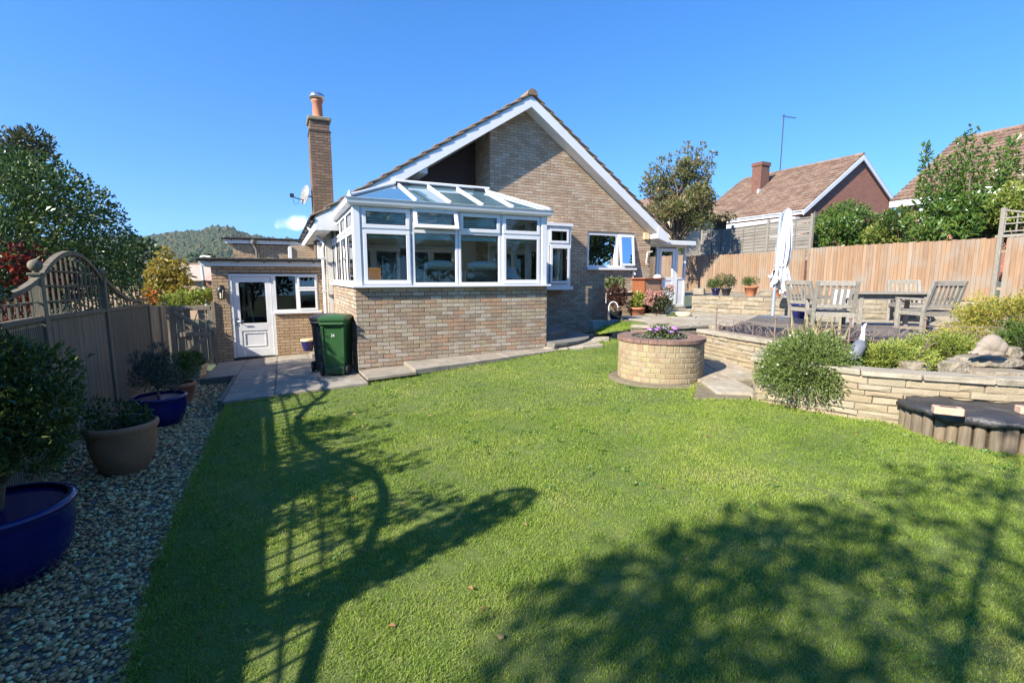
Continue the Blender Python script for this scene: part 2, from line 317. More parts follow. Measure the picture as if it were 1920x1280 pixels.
def brickface(name, cols, mortar, w=.225, h=.075):
    """far walls: brick coursing too small to pick apart, laid along each face"""
    m = bpy.data.materials.new(name); m.use_nodes = True; t = m.node_tree; N = t.nodes; L = t.links; b = N['Principled BSDF']
    g = N.new('ShaderNodeNewGeometry'); cr = N.new('ShaderNodeVectorMath'); cr.operation = 'CROSS_PRODUCT'; cr.inputs[1].default_value = (0, 0, 1); L.new(g.outputs['True Normal'], cr.inputs[0])
    dt = N.new('ShaderNodeVectorMath'); dt.operation = 'DOT_PRODUCT'; L.new(cr.outputs[0], dt.inputs[0]); L.new(g.outputs['Position'], dt.inputs[1])
    sx = N.new('ShaderNodeSeparateXYZ'); L.new(g.outputs['Position'], sx.inputs[0]); cb = N.new('ShaderNodeCombineXYZ'); L.new(dt.outputs['Value'], cb.inputs[0]); L.new(sx.outputs[2], cb.inputs[1])
    br = N.new('ShaderNodeTexBrick'); L.new(cb.outputs[0], br.inputs['Vector']); br.inputs['Scale'].default_value = 1; br.inputs['Brick Width'].default_value = w; br.inputs['Row Height'].default_value = h; br.inputs['Mortar Size'].default_value = .008; br.inputs['Bias'].default_value = 0
    br.inputs['Color1'].default_value = (*cols[0], 1); br.inputs['Color2'].default_value = (*cols[1], 1); br.inputs['Mortar'].default_value = (*mortar, 1)
    nz_ = N.new('ShaderNodeTexNoise'); nz_.inputs['Scale'].default_value = 5; L.new(g.outputs['Position'], nz_.inputs['Vector']); r = ramp(t, [(.7, .7, .7), (1.2, 1.2, 1.2)]); L.new(nz_.outputs[0], r.inputs[0])
    mm = N.new('ShaderNodeMixRGB'); mm.blend_type = 'MULTIPLY'; mm.inputs[0].default_value = 1; L.new(br.outputs['Color'], mm.inputs[1]); L.new(r.outputs[0], mm.inputs[2]); L.new(mm.outputs[0], b.inputs['Base Color']); b.inputs['Roughness'].default_value = .9
    bp = N.new('ShaderNodeBump'); bp.inputs['Distance'].default_value = .01; bp.inputs['Strength'].default_value = .6; bp.invert = True; L.new(br.outputs['Fac'], bp.inputs['Height']); L.new(bp.outputs[0], b.inputs['Normal']); return m
m_farbuff = brickface('far_buff_brick', ((.50, .38, .26), (.40, .29, .19)), (.28, .23, .17))
m_farchim = brickface('far_chimney_brick', ((.19, .07, .045), (.14, .05, .035)), (.2, .15, .11))
m_redbrick = brickface('red_house_brick', ((.36, .115, .068), (.27, .08, .05)), (.34, .24, .18))
m_green = pm('green_bin_plastic', [(0.021, 0.076, 0.021), (0.027, 0.095, 0.027)], 3, rough=.42, spec=.5)
m_greend = pm('dark_green_plastic', [(.016, .055, .022), (.022, .07, .028)], 3, rough=.42)
m_bin = pm('charcoal_plastic', [(.03, .03, .033), (.045, .045, .05)], 3, rough=.45)
m_rubber = pm('rubber', [(.015, .015, .015), (.03, .03, .03)], 5, rough=.8)
m_cloth = pm('white_canvas', [(0.651, 0.66, 0.686), (0.722, 0.73, 0.748)], 3, rough=.85, bump=.1)
m_alu = pm('grey_metal', [(.33, .37, .42), (.40, .44, .5)], 3, rough=.35, metal=.3)
m_iron = pm('rusty_iron', [(.17, .115, .09), (.30, .22, .18)], 20, rough=.75, metal=.2)
m_chrome = pm('steel', [(.55, .56, .58), (.62, .62, .64)], 5, rough=.25, metal=.9)
m_brown = pm('red_brown_timber', [(.20, .065, .028), (.30, .10, .045)], 5, rough=.6, stretch=(4, 4, .6), bump=.2)
m_bark = pm('bark', [(.09, .065, .045), (.18, .14, .10)], 12, rough=.95, bump=.8)
m_statue = pm('weathered_statue', [(0.246, 0.201, 0.153), (0.316, 0.269, 0.218)], 10, rough=.9, bump=.4)
m_rock = pm('pale_rock', [(0.236, 0.196, 0.139), (0.325, 0.286, 0.226)], 5, rough=.95, bump=1.0, bscale=22, bdist=.03, spec=.1, dirt=((.12, .115, .07), 7, .7))
# ------------------------------------------------------------------ laid pieces: bricks, stones, tiles
_pm = {}
def piece_geo(L, H, D, ch, jit=0.0, rnd=None):
    """a brick face: centred on its front face, front looks along -y, chamfered rim, no back"""
    a, h = L / 2, H / 2; c = min(ch, a * .4, h * .4)
    v = [(-a, D, -h), (a, D, -h), (a, D, h), (-a, D, h), (-a, c, -h), (a, c, -h), (a, c, h), (-a, c, h),
         (-a + c, 0, -h + c), (a - c, 0, -h + c), (a - c, 0, h - c), (-a + c, 0, h - c)]
    f = [(8, 9, 10, 11), (4, 5, 9, 8), (5, 6, 10, 9), (6, 7, 11, 10), (7, 4, 8, 11), (0, 1, 5, 4), (1, 2, 6, 5), (2, 3, 7, 6), (3, 0, 4, 7)]
    if jit:
        # rock face: a bulged centre and crooked rim
        j = lambda s: rnd.uniform(-s, s)
        v = v[:4] + [(x + j(jit * .35), y, z + j(jit * .35)) for x, y, z in v[4:8]] + [(x + j(jit * .8), y + j(jit * .5), z + j(jit * .5)) for x, y, z in v[8:]]
        v += [(j(a * .5), -abs(j(jit * 1.2)), j(h * .4))]
        f = f[1:] + [(8, 9, 12), (9, 10, 12), (10, 11, 12), (11, 8, 12)]
    return v, f
class Pieces:
    def __init__(s, parent, mat, name='brick', limit=300, rest='brickwork'):
        s.p = parent; s.mat = mat; s.name = name; s.limit = limit; s.rest = rest; s.l = []
        s.M = Matrix.Translation(parent.location) @ parent.rotation_euler.to_matrix().to_4x4()
    def put(s, O, ang, L, H, D=.025, ch=.004, jit=0.0, tilt=(0, 0, 0)):
        O = Vector(O); w = s.M @ O - Vector((0, 0, EYE)); d2 = w.length_squared
        n = (s.M.to_3x3() @ Vector((math.sin(ang), -math.cos(ang), 0)))
        facing = -n.dot(w) / math.sqrt(d2)
        infr = w.y > .3 and abs(w.x / max(w.y, .01)) < 1.08
        s.l.append((L * H * max(facing, 0.02) / d2 * (1 if infr else .01), O, ang, L, H, D, ch, jit, tilt))
    def emit(s, whole=None):
        s.l.sort(key=lambda t: -t[0]); mb = MB(); nparts = 0
        for (k, O, ang, L, H, D, ch, jit, tilt) in s.l:
            if nparts < s.limit:
                key = (round(L, 3), round(H, 3), round(D, 3), ch, s.mat.name)
                if jit: key = key + (R.randrange(10 ** 9),)
                if key not in _pm:
                    me = bpy.data.meshes.new(s.name); v, f = piece_geo(L, H, D, ch, jit, R); me.from_pydata(v, [], f); me.materials.append(s.mat); _pm[key] = me
                o = bpy.data.objects.new(s.name, _pm[key]); o.location = O; o.rotation_euler = (tilt[0], tilt[1], ang + tilt[2])
                finish(o, s.p); nparts += 1
            else:
                v, f = piece_geo(L, H, D, ch, jit, R); ca, sa = math.cos(ang), math.sin(ang)
                mb.add([(O.x + x * ca - y * sa, O.y + x * sa + y * ca, O.z + z) for x, y, z in v], f)
        if mb.v: mb.build(s.rest, s.mat, s.p, kind='stuff')
def sub_iv(ivs, cut):
    o = []
    for a, b in ivs:
        if cut[1] <= a or cut[0] >= b: o.append((a, b)); continue
        if cut[0] > a: o.append((a, cut[0]))
        if cut[1] < b: o.append((cut[1], b))
    return o
def courses(P, O, ang, u0, u1, z0, z1, holes=(), span=None, BL=.215, BH=.065, J=.01, proud=.0015, D=.025, phase=0):
    """stretcher bond along u (direction ang) on a wall whose face passes through O"""
    U = Vector((math.cos(ang), math.sin(ang), 0)); Nn = Vector((math.sin(ang), -math.cos(ang), 0)); O = Vector(O)
    k = 0; z = z0
    while z + BH * .6 < z1:
        h = min(BH, z1 - z); zc = z + h / 2
        ivs = [(u0, u1)]
        if span:
            a, b = span(z + h); ivs = [(max(a, u0), min(b, u1))] if min(b, u1) - max(a, u0) > .03 else []
        for (a, b, c, d) in holes:
            if zc > c and zc < d: ivs = sub_iv(ivs, (a, b))
        off = ((k + phase) % 2) * (BL + J) / 2
        for a, b in ivs:
            q = math.floor((a - u0 - off) / (BL + J)) * (BL + J) + off + u0
            while q < b:
                s, e = max(a, q + (J / 2 if q > a else 0)), min(b, q + BL + J - J / 2)
                if q + BL + J >= b: e = b
                if e - s > .025:
                    w = e - s
                    if abs(w - BL) < .006: w = BL
                    P.put(O + U * ((s + e) / 2) + Vector((0, 0, zc)) + Nn * R.uniform(0, proud), ang, w, h, D, .004,
                          tilt=(0, R.uniform(-.004, .004), 0))
                q += BL + J
        z += BH + J; k += 1
def wallbox(mb, O, ang, u0, u1, z0, z1, th, holes=(), mi=0, recess=.011):
    """backing wall split round its openings, face set back by the joint depth"""
    U = Vector((math.cos(ang), math.sin(ang), 0)); Nn = Vector((math.sin(ang), -math.cos(ang), 0)); O = Vector(O)
    us = sorted({u0, u1, *[h[0] for h in holes], *[h[1] for h in holes]}); us = [u for u in us if u0 <= u <= u1]
    for a, b in zip(us, us[1:]):
        ivs = [(z0, z1)]
        for h in holes:
            if h[0] < (a + b) / 2 < h[1]: ivs = sub_iv(ivs, (h[2], h[3]))
        for c, d in ivs:
            mb.obox(O + U * (a + b) / 2 - Nn * (th / 2 + recess) + Vector((0, 0, (c + d) / 2)), U * (b - a) / 2, Nn * th / 2, Vector((0, 0, (d - c) / 2)), mi)
# windows: frame, sashes and panes built in the plane u (along ang), z
class Plane:
    def __init__(s, O, ang):
        s.O = Vector(O); s.a = ang; s.U = Vector((math.cos(ang), math.sin(ang), 0)); s.N = Vector((math.sin(ang), -math.cos(ang), 0))
    def p(s, u, z, n=0.0): return s.O + s.U * u + s.N * n + Vector((0, 0, z))
    def box(s, mb, u0, u1, z0, z1, n0, n1, mi=0, c=0.0):
        mb.obox(s.p((u0 + u1) / 2, (z0 + z1) / 2, (n0 + n1) / 2), s.U * (u1 - u0) / 2, s.N * (n1 - n0) / 2, Vector((0, 0, (z1 - z0) / 2)), mi, c)
    def ring(s, mb, u0, u1, z0, z1, w, n0, n1, mi=0, c=.004):
        s.box(mb, u0, u1, z1 - w, z1, n0, n1, mi, c); s.box(mb, u0, u1, z0, z0 + w, n0, n1, mi, c)
        s.box(mb, u0, u0 + w, z0 + w, z1 - w, n0, n1, mi, c); s.box(mb, u1 - w, u1, z0 + w, z1 - w, n0, n1, mi, c)
def pane(pl, parent, u0, u1, z0, z1, n, mat, name='pane'):
    mb = MB(); pl.box(mb, u0, u1, z0, z1, n - .004, n + .004); return mb.build(name, mat, parent)
def sash(pl, parent, u0, u1, z0, z1, w, n0, n1, mat, gmat, tilt=0.0, name='sash'):
    """a framed light with its pane; tilt swings its foot outwards (top hung)"""
    if tilt:
        top = pl.p(0, z1, 0); q = Plane((0, 0, 0), pl.a)
        o = bpy.data.objects.new(name, None); mb = MB()
        q.ring(mb, u0, u1, z0 - z1, 0, w, n0, n1); o = mb.build(name, mat, parent, loc=top)
        g = MB(); q.box(g, u0 + w * .8, u1 - w * .8, z0 - z1 + w * .8, -w * .8, (n0 + n1) / 2 - .004, (n0 + n1) / 2 + .004)
        gp = g.build('pane', gmat, o)
        o.rotation_mode = 'AXIS_ANGLE'; o.rotation_axis_angle = (-tilt, *pl.U)
        return o
    mb = MB(); pl.ring(mb, u0, u1, z0, z1, w, n0, n1); o = mb.build(name, mat, parent)
    pane(pl, o, u0 + w * .8, u1 - w * .8, z0 + w * .8, z1 - w * .8, (n0 + n1) / 2, gmat)
    mb = MB(); pl.ring(mb, u0 + w, u1 - w, z0 + w, z1 - w, .009, n1 - .022, n1 - .006, 0, 0); mb.build('seal', m_black, o)
    return o

# ================================================================== GROUND
def sheet(name, poly, f, mat, step=.5, kind='structure', thick=None, **kw):
    """a ground patch: triangulated grid clipped to its outline by Blender's own bisect"""
    import bmesh
    xs = [p[0] for p in poly]; ys = [p[1] for p in poly]
    bm = bmesh.new(); vs = [bm.verts.new((p[0], p[1], 0)) for p in poly]; bm.faces.new(vs)
    x = math.floor(min(xs) / step) * step + step
    while x < max(xs):
        bmesh.ops.bisect_plane(bm, geom=bm.verts[:] + bm.edges[:] + bm.faces[:], plane_co=(x, 0, 0), plane_no=(1, 0, 0)); x += step
    y = math.floor(min(ys) / step) * step + step
    while y < max(ys):
        bmesh.ops.bisect_plane(bm, geom=bm.verts[:] + bm.edges[:] + bm.faces[:], plane_co=(0, y, 0), plane_no=(0, 1, 0)); y += step
    if thick:
        r = bmesh.ops.extrude_face_region(bm, geom=bm.faces[:])
        low = [g for g in r['geom'] if isinstance(g, bmesh.types.BMVert)]
        top = [v for v in bm.verts if v not in set(low)]
        for v in low: v.co.z = f(v.co.x, v.co.y)
        for v in top: v.co.z = f(v.co.x, v.co.y) - thick
    else:
        for v in bm.verts: v.co.z = f(v.co.x, v.co.y)
    bmesh.ops.recalc_face_normals(bm, faces=bm.faces[:])
    me = bpy.data.meshes.new(name); bm.to_mesh(me); bm.free(); me.materials.append(mat)
    return finish(bpy.data.objects.new(name, me), None, kind=kind, **kw)
m_land = pm('rough_land', [(.05, .07, .025), (.10, .11, .045)], .3, rough=1)
m_turf = pm('turf_soil', [(.06, .10, .018), (.13, .155, .04)], 9, rough=1, bump=.6)
big = MB(); big.add([(-890, -55, -1.3), (890, -55, -1.3), (890, 750, -1.3), (-890, 750, -1.3)], [(0, 1, 2, 3)])
big.build('ground', m_land, kind='structure')
FA = Vector((-4.66, 4.76, 0)); FD = Vector((-.453, .891, 0))          # left fence line
GEDGE = [(-.62, -.4), (-1.10, .6), (-1.72, 1.9), (-2.2, 2.75), (-2.66, 3.7), (-3.35, 5.2), (-4.02, 6.66)]
q690 = hp(-.02, -.98); q780 = hp(.8, -.92); q385 = hp(3.9, -.42)
LAWN = [(5.5, -1.2), (-.2, -1.2)] + GEDGE + [(q690.x, q690.y), (q780.x, q780.y), (q385.x, q385.y), (1.55, 10.05), (2.25, 11.1), (2.9, 10.6), (2.75, 9.2), (3.1, 7.9),
        (2.3, 6.1), (3.05, 6.0), (4.0, 5.0), (4.25, 4.62), (4.6, 4.0), (7.0, 3.4), (7.0, -1.2)]
sheet('lawn', LAWN, lawn_z, m_turf, .6)
sheet('gravel_bed', [(FA.x + FD.x * s, FA.y + FD.y * s) for s in (4.6, 2, 0, -2, -4, -6.6)] + GEDGE + [tuple(hp(-1.98, 1.6)[:2]), tuple(hp(-2.58, 1.6)[:2]), tuple(hp(-2.58, 3.4)[:2]), (-7.7, 11.0)],
      gravel_z, pm('gravel_base', [(.10, .085, .07), (.24, .21, .18)], 40, rough=1, bump=.8), .6)
# ================================================================== THE BUNGALOW
def on_house(name, label, cat, a=0, b=0, z=0, **kw): return thing(name, label, cat, hp(a, b, z), YAW, **kw)
house = on_house('brick_bungalow', 'buff brick bungalow with a steep white-edged gable behind the conservatory', 'house')
# --- local frame: x = a, y = b, z
AX, ZA = 4.85, 6.22                                                      # ridge
EL, ZEL, ER, ZER = -.42, 2.93, 9.55, 2.95
def roof_z(a): return ZEL + (a - EL) / (AX - EL) * (ZA - ZEL) if a < AX else ZER + (ER - a) / (ER - AX) * (ZA - ZER)
def under(z, drop=.16):
    """span of a below the roof line at height z"""
    z += drop
    return (EL + (z - ZEL) / (ZA - ZEL) * (AX - EL), ER - (z - ZER) / (ZA - ZER) * (ER - AX))
FB, RB, BK = 3.0, 4.05, 13.0          # front of the brick gable, recessed front, back of the house
WL, WR = -.12, 9.2
BAY = (4.35, 6.02); WIN = (6.88, 8.58, 1.94, 2.95)
P = Pieces(house, m_brick, limit=300)
mb = MB()
holes_f = [(BAY[0], BAY[1], 1.42, 3.0), WIN]
wallbox(mb, (0, FB, 0), 0, 3.85, WR, 0, 2.95, .25, holes_f)
mb.ext([(3.85, FB + .006, 2.95), (WR, FB + .006, 2.95), (WR, FB + .006, roof_z(WR) - .16), (AX, FB + .006, ZA - .17), (3.85, FB + .006, roof_z(3.85) - .16)], (0, .25, 0))
# the return beside the recess, side walls, back wall
mb.box(3.856, 4.1, FB + .256, RB + .25, 0, roof_z(3.9) - .2)
mb.box(WL + .006, WL + .25, RB + .01, BK, -.6, roof_z(WL) - .12); mb.box(WR - .25, WR - .006, FB + .256, BK, 0, roof_z(WR) - .12)
mb.ext([(WL + .25, BK, 0), (WR - .25, BK, 0), (WR - .25, BK, 3.0), (AX, BK, ZA - .2), (WL + .25, BK, 3.0)], (0, -.25, 0))
mb.build('wall', m_mortar, house)
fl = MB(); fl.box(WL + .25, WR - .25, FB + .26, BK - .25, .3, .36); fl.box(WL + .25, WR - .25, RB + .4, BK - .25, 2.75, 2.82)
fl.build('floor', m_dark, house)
inn = MB(); inn.box(WL + .26, WR - .26, 8.0, 8.1, .36, 2.75); inn.box(4.2, 4.3, 4.3, 8.0, .36, 2.75); inn.build('inner_wall', m_plaster, house)
courses(P, (0, FB, 0), 0, 3.85, WR, .06, 6.0, holes_f, under)
courses(P, (3.85, FB, 0), math.pi * 1.5, -1.05, 0, .06, roof_z(3.85) - .2, phase=1)
courses(P, (WL, 0, 0), math.pi * 1.5, -BK, -RB, -.3, 2.85)
P.emit()
# recess front: dark boards above, white patio doors into the conservatory below
rb = MB(); rb.box(WL + .25, 3.85, RB + .03, RB + .2, 3.02, 4.95 if False else 3.05); rb.build('lintel', m_white, house)
bd = MB(); z = 3.06
while z < roof_z(3.85) - .25:
    a0 = max(WL, under(z + .12, .2)[0])
    if a0 < 3.8:
        b_ = MB(); b_.obox(Vector(((a0 + 3.85) / 2, RB + .02, z + .06)), Vector(((3.85 - a0) / 2, 0, 0)), Vector((0, .012, 0)), Vector((0, .006, .062)))
        b_.build('plank', m_clad, house)
    z += .12
bk = MB(); bk.ext([(WL, RB + .04, 3.02), (3.85, RB + .04, 3.02), (3.85, RB + .04, roof_z(3.85) - .2), (WL, RB + .04, roof_z(WL) - .1)], (0, .15, 0)); bk.build('recess_wall', m_clad, house)
iw = MB()
ih = [(.35, 3.3, .36, 2.5)]
wallbox(iw, (0, RB, 0), 0, WL, 3.85, 0, 3.0, .22, ih, recess=0); iw.build('inner_house_wall', m_plaster, house)
pl = Plane((0, RB - .01, 0), 0)
fr = MB(); pl.ring(fr, .35, 3.3, .36, 2.5, .09, -.10, .02); pf = fr.build('patio_door_frame', m_white, house)
for (u0, u1) in ((.44, 1.02), (1.02, 1.7), (1.95, 2.55), (2.55, 3.21)):
    o = sash(pl, house, u0, u1, .45, 2.41, .085, -.09, -.03, m_white, m_glass, name='patio_door')
hd = MB(); hd.tube([pl.p(1.05, 1.3, .05), pl.p(1.05, 1.5, .05)], .012); hd.build('handle', m_chrome, house)
# --- roof: courses of tiles, the verge tiles as pieces of their own
VF = 2.59                                                               # verge (front edge of the roof)
rf = MB(); th = .05
def slope_frame(side):
    p0, p1 = (Vector((EL, 0, ZEL)), Vector((AX, 0, ZA))) if side < 0 else (Vector((ER, 0, ZER)), Vector((AX, 0, ZA)))
    d = (p1 - p0).normalized(); n = Vector((-d.z, 0, d.x)) if side < 0 else Vector((d.z, 0, -d.x))
    return p0, d, n, (p1 - p0).length
roofs = MB(); vt_me = None; BKV = BK + .3
for side in (-1, 1):
    p0, d, n, L = slope_frame(side)
    nrow = 17; g = L / nrow
    for k in range(nrow):
        base = p0 + d * (k * g - .03)
        ce = base + d * (g * .56) + n * (.065 - .0) 
        tilt = (d * (g * .62)) - n * .028
        ty = Vector((0, 1, 0)); tz = n * .014
        roofs.obox(ce + ty * ((VF + .34 + BKV) / 2), tilt, ty * ((BKV - VF - .34) / 2), tz)
        if k == nrow - 1: cap_c = ce
        t = MB(); t.obox((0, 0, 0), tilt * 1.0, ty * .165, tz * 1.25, 0, .006)
        t.build('verge_tile', m_tile, house, loc=ce + ty * (VF + .165) + n * (R.uniform(-.002, .006)), rot=(0, R.uniform(-.01, .01), R.uniform(-.012, .012)))
    deck = MB(); deck.obox(p0 + d * L / 2 + n * .012 + Vector((0, (VF + .06 + BK + .2) / 2, 0)), d * L / 2, Vector((0, (BK + .14 - VF) / 2, 0)), n * .018); deck.build('roof_deck', m_soffit, house)
    # mortar bed under the verge tiles
    be = MB(); be.obox(p0 + d * L / 2 + n * .042 + Vector((0, VF + .09, 0)), d * L * .495, Vector((0, .06, 0)), n * .011); be.build('verge_mortar', m_mortar, house)
    # white barge board and soffit
    bb = MB(); w = .21
    e0 = p0 + d * (-.02) - n * .008; e1 = p0 + d * L - n * .008
    dz = Vector((0, 0, -1)) * (w / abs(n.z))
    bb.ext([Vector((e0.x, VF + .03, e0.z)), Vector((e1.x, VF + .03, e1.z)), Vector((e1.x, VF + .03, e1.z)) + dz, Vector((e0.x, VF + .03, e0.z)) + dz], (0, .028, 0))
    bb.build('barge_board', m_white, house)
    sf = MB(); q0, q1 = e0 + dz * .93, e1 + dz * .93
    dp = (FB - VF) if side > 0 else (RB - VF)
    sf.obox(Vector(((q0.x + q1.x) / 2, VF + .058 + dp / 2, (q0.z + q1.z) / 2)), (q1 - q0) / 2, Vector((0, dp / 2, 0)), n * .008); sf.build('soffit', m_wpaint if side > 0 else m_soffit, house)
roofs.build('roof_tiles', m_tile, house, kind='stuff')
for k in range(24):
    t = MB(); y0 = VF + k * .45
    pts = [(AX + .15 * math.cos(q), y0, ZA + .0 + .15 * math.sin(q)) for q in [math.pi * (i / 8) for i in range(9)]]
    t.ext(pts, (0, .44, 0)); t.build('ridge_tile', m_tile, house, rot=(R.uniform(-.004, .004), 0, 0))
pe = MB(); pe.box(1.92, 2.12, 2.72, 4.0, 4.22 - .12, 4.36 - .08); pe.build('purlin_end', m_white, house)
# box ends of the eaves, gutters and fascia down the left eave
bx = MB(); bx.ext([(ER - .42, VF + .02, 2.83), (ER + .02, VF + .02, 2.70), (ER + .02, VF + .02, 2.93), (ER - .42, VF + .02, 3.16)], (0, .5, 0)); bx.build('box_end', m_white, house)
bx = MB(); bx.ext([(EL, VF + .02, 2.93), (EL, VF + .02, 2.68), (WL + .3, VF + .02, 2.68), (WL + .3, VF + .02, 3.25)], (0, .03, 0)); bx.box(EL, WL, VF + .05, BK, 2.66, 2.69); bx.build('eave_soffit', m_wpaint, house)
fa = MB(); fa.box(EL - .02, EL, VF + .06, BK, 2.67, 2.92); fa.build('fascia', m_wpaint, house)
def gutter(parent, p0, p1, r=.06, mat=m_black, name='gutter', brackets=8):
    p0, p1 = Vector(p0), Vector(p1); d = (p1 - p0).normalized(); s = d.cross(Vector((0, 0, 1)))
    m = MB(); n = 7; vs = []
    for p in (p0, p1):
        for q in range(n + 1):
            t = math.pi * q / n; vs.append(p + s * (r * math.cos(t)) + Vector((0, 0, -r * math.sin(t))))
    fs = [(i, i + 1, n + 2 + i, n + 1 + i) for i in range(n)]
    m.add(vs, fs, 0, True); m.add([v + (0.88 - 1) * (v - (p0 if i <= n else p1)) for i, v in enumerate(vs)], [f[::-1] for f in fs], 0, True)
    g = m.build(name, mat, parent)
    b = MB()
    for k in range(brackets):
        c = p0 + (p1 - p0) * ((k + .5) / brackets); b.obox(c + Vector((0, 0, -.035)), d * .016, s * (r + .008), Vector((0, 0, .04)))
    if brackets: b.build('gutter_bracket', mat, g)
    return g
gutter(house, (EL - .07, VF, 2.93), (EL - .07, BK, 2.93))
# --- bay window and kitchen window
bay = MB(); by0 = 2.52; pl = Plane((0, by0, 0), 0)
u0, u1 = BAY; z0, z1 = 1.42, 3.02
bay.box(u0 - .03, u1 + .05, by0 - .06, FB, z0 - .09, z0); bay.box(u0 - .02, u1 + .03, by0 - .05, FB, z1, z1 + .07)
pl.ring(bay, u0, u1, z0, z1, .07, -.07, 0); um = u1 - .72
pl.box(bay, um - .035, um + .035, z0 + .07, z1 - .07, -.07, 0); pl.box(bay, um + .035, u1 - .07, 2.50, 2.56, -.07, 0)
sd = Plane((u1, by0 + .07, 0), math.pi / 2); sd.ring(bay, 0, FB - by0 - .07, z0, z1, .06, -.06, 0)
sl_ = Plane((u0, FB, 0), -math.pi / 2); sl_.ring(bay, 0, FB - by0 - .07, z0, z1, .06, -.06, 0)
bayo = bay.build('bay_window', m_white, house)
sash(pl, bayo, um + .045, u1 - .08, 2.57, z1 - .08, .06, -.03, .02, m_white, m_glass)
sash(pl, bayo, um + .045, u1 - .08, z0 + .08, 2.49, .065, .02, .07, m_white, m_glass)
pane(pl, bayo, u0 + .07, um - .035, z0 + .07, z1 - .07, -.03, m_glass); pane(sd, bayo, .05, FB - by0 - .12, z0 + .05, z1 - .05, -.03, m_glass)
cu = MB(); cu.lathe([(.02, 1.5), (.05, 1.7), (.09, 1.95), (.07, 2.2), (.10, 2.5)], 12, (um + .5, by0 + .35, 0), mod=lambda t, z, r: r * (1 + .2 * math.sin(5 * t))); cu.build('curtain', m_soffit, bayo)
pl = Plane((0, FB + .05, 0), 0); w = MB(); u0, u1, z0, z1 = WIN
pl.ring(w, u0, u1, z0, z1, .07, -.06, .03); um = 7.98; pl.box(w, um - .035, um + .035, z0 + .07, z1 - .07, -.06, .03)
wo = w.build('kitchen_window', m_white, house); s_ = MB(); s_.box(u0 - .04, u1 + .04, FB - .1, FB + .03, z0 - .06, z0); s_.build('sill', m_white, wo)
pt = Plane(((u0 + um) / 2, FB + .06, 0), rad(-2.6)); hw = (um - u0) / 2 - .05; pane(pt, wo, -hw, hw, z0 + .06, z1 - .06, -.01, m_glassd)
sash(pl, wo, um + .02, u1 - .05, z0 + .05, z1 - .05, .065, .03, .08, m_white, m_glassd, tilt=.11)
bl = MB(); bl.box(u0 + .1, um - .05, FB + .16, FB + .17, z1 - .2, z1 - .05); bl.build('blind', m_soffit, wo)
# alarm box, wall pipes
al = MB(); al.box(9.0 - .11, 9.0 + .10, FB - .07, FB, 2.80, 3.0, 0, .02); al.build('alarm_box', m_cream, house)
pp = MB(); pp.tube([(8.55, FB - .03, 1.9), (8.55, FB - .03, 1.22), (7.55, FB - .03, 1.17), (7.55, FB - .03, .9)], .022, 7); pp.build('waste_pipe', m_wpaint, house)
pp = MB(); pp.tube([(9.25, FB - .04, 2.45), (9.05, FB - .05, 2.42), (9.0, FB - .06, 2.1), (9.1, FB - .06, 2.05)], .02, 7); pp.build('overflow_pipe', m_soffit, house)
# --- white downpipe at the left corner, with its swan neck
dpp = MB(); dpp.tube([(EL - .06, 4.2, 2.88), (EL - .02, 4.1, 2.8), (-.16, 3.95, 2.5), (-.2, 3.92, 2.35), (-.2, 3.92, -.1)], .045, 8); dpp.build('downpipe', m_wpaint, house)
for z in (.5, 1.3, 2.1):
    c = MB(); c.box(-.26, -.12, 3.87, 4.0, z, z + .05); c.build('pipe_clip', m_wpaint, house)
# side bay and window further back on the left wall
sb = MB(); sb.box(WL - .7, WL, 7.6, 8.9, 1.0, 2.64); sb.build('side_bay', m_farbuff, house)
sw = MB(); sw.box(WL - .78, WL - .7, 7.55, 8.95, 1.55, 2.6); sw.box(WL - .1, WL - .02, 5.2, 6.6, 1.6, 2.6); sw.build('side_window_frame', m_white, house)
# --- chimney on the left wall
ch = Pieces(house, m_cbrick, limit=0, rest='chimney_brickwork')
ca0, ca1, cb0, cb1, cz0, cz1 = -.26, .27, 5.6, 6.3, 1.9, 5.52
cm_ = MB(); cm_.box(ca0 + .008, ca1 - .008, cb0 + .008, cb1 - .008, cz0, cz1); cm_.box(ca0 - .012, ca1 + .012, cb0 - .012, cb1 + .012, cz1, cz1 + .05)
cm_.box(ca0 + .03, ca1 - .03, cb0 + .03, cb1 - .03, cz1 + .05, cz1 + .35)
cmo = cm_.build('chimney', m_mortar_d, house)
ch = Pieces(house, m_cbrick, limit=0, rest='chimney_brickwork')
courses(ch, (0, cb0, 0), 0, ca0, ca1, 2.6, cz1); courses(ch, (ca0, 0, 0), math.pi * 1.5, -cb1, -cb0, cz0, cz1, phase=1)
courses(ch, (0, cb0 + .018, 0), 0, ca0 + .02, ca1 - .02, cz1 + .06, cz1 + .30); courses(ch, (ca0 + .018, 0, 0), math.pi * 1.5, -cb1 + .02, -cb0 - .02, cz1 + .06, cz1 + .30, phase=1)
courses(ch, (ca1, 0, 0), math.pi * .5, cb0, cb1, 2.9, cz1, phase=1)
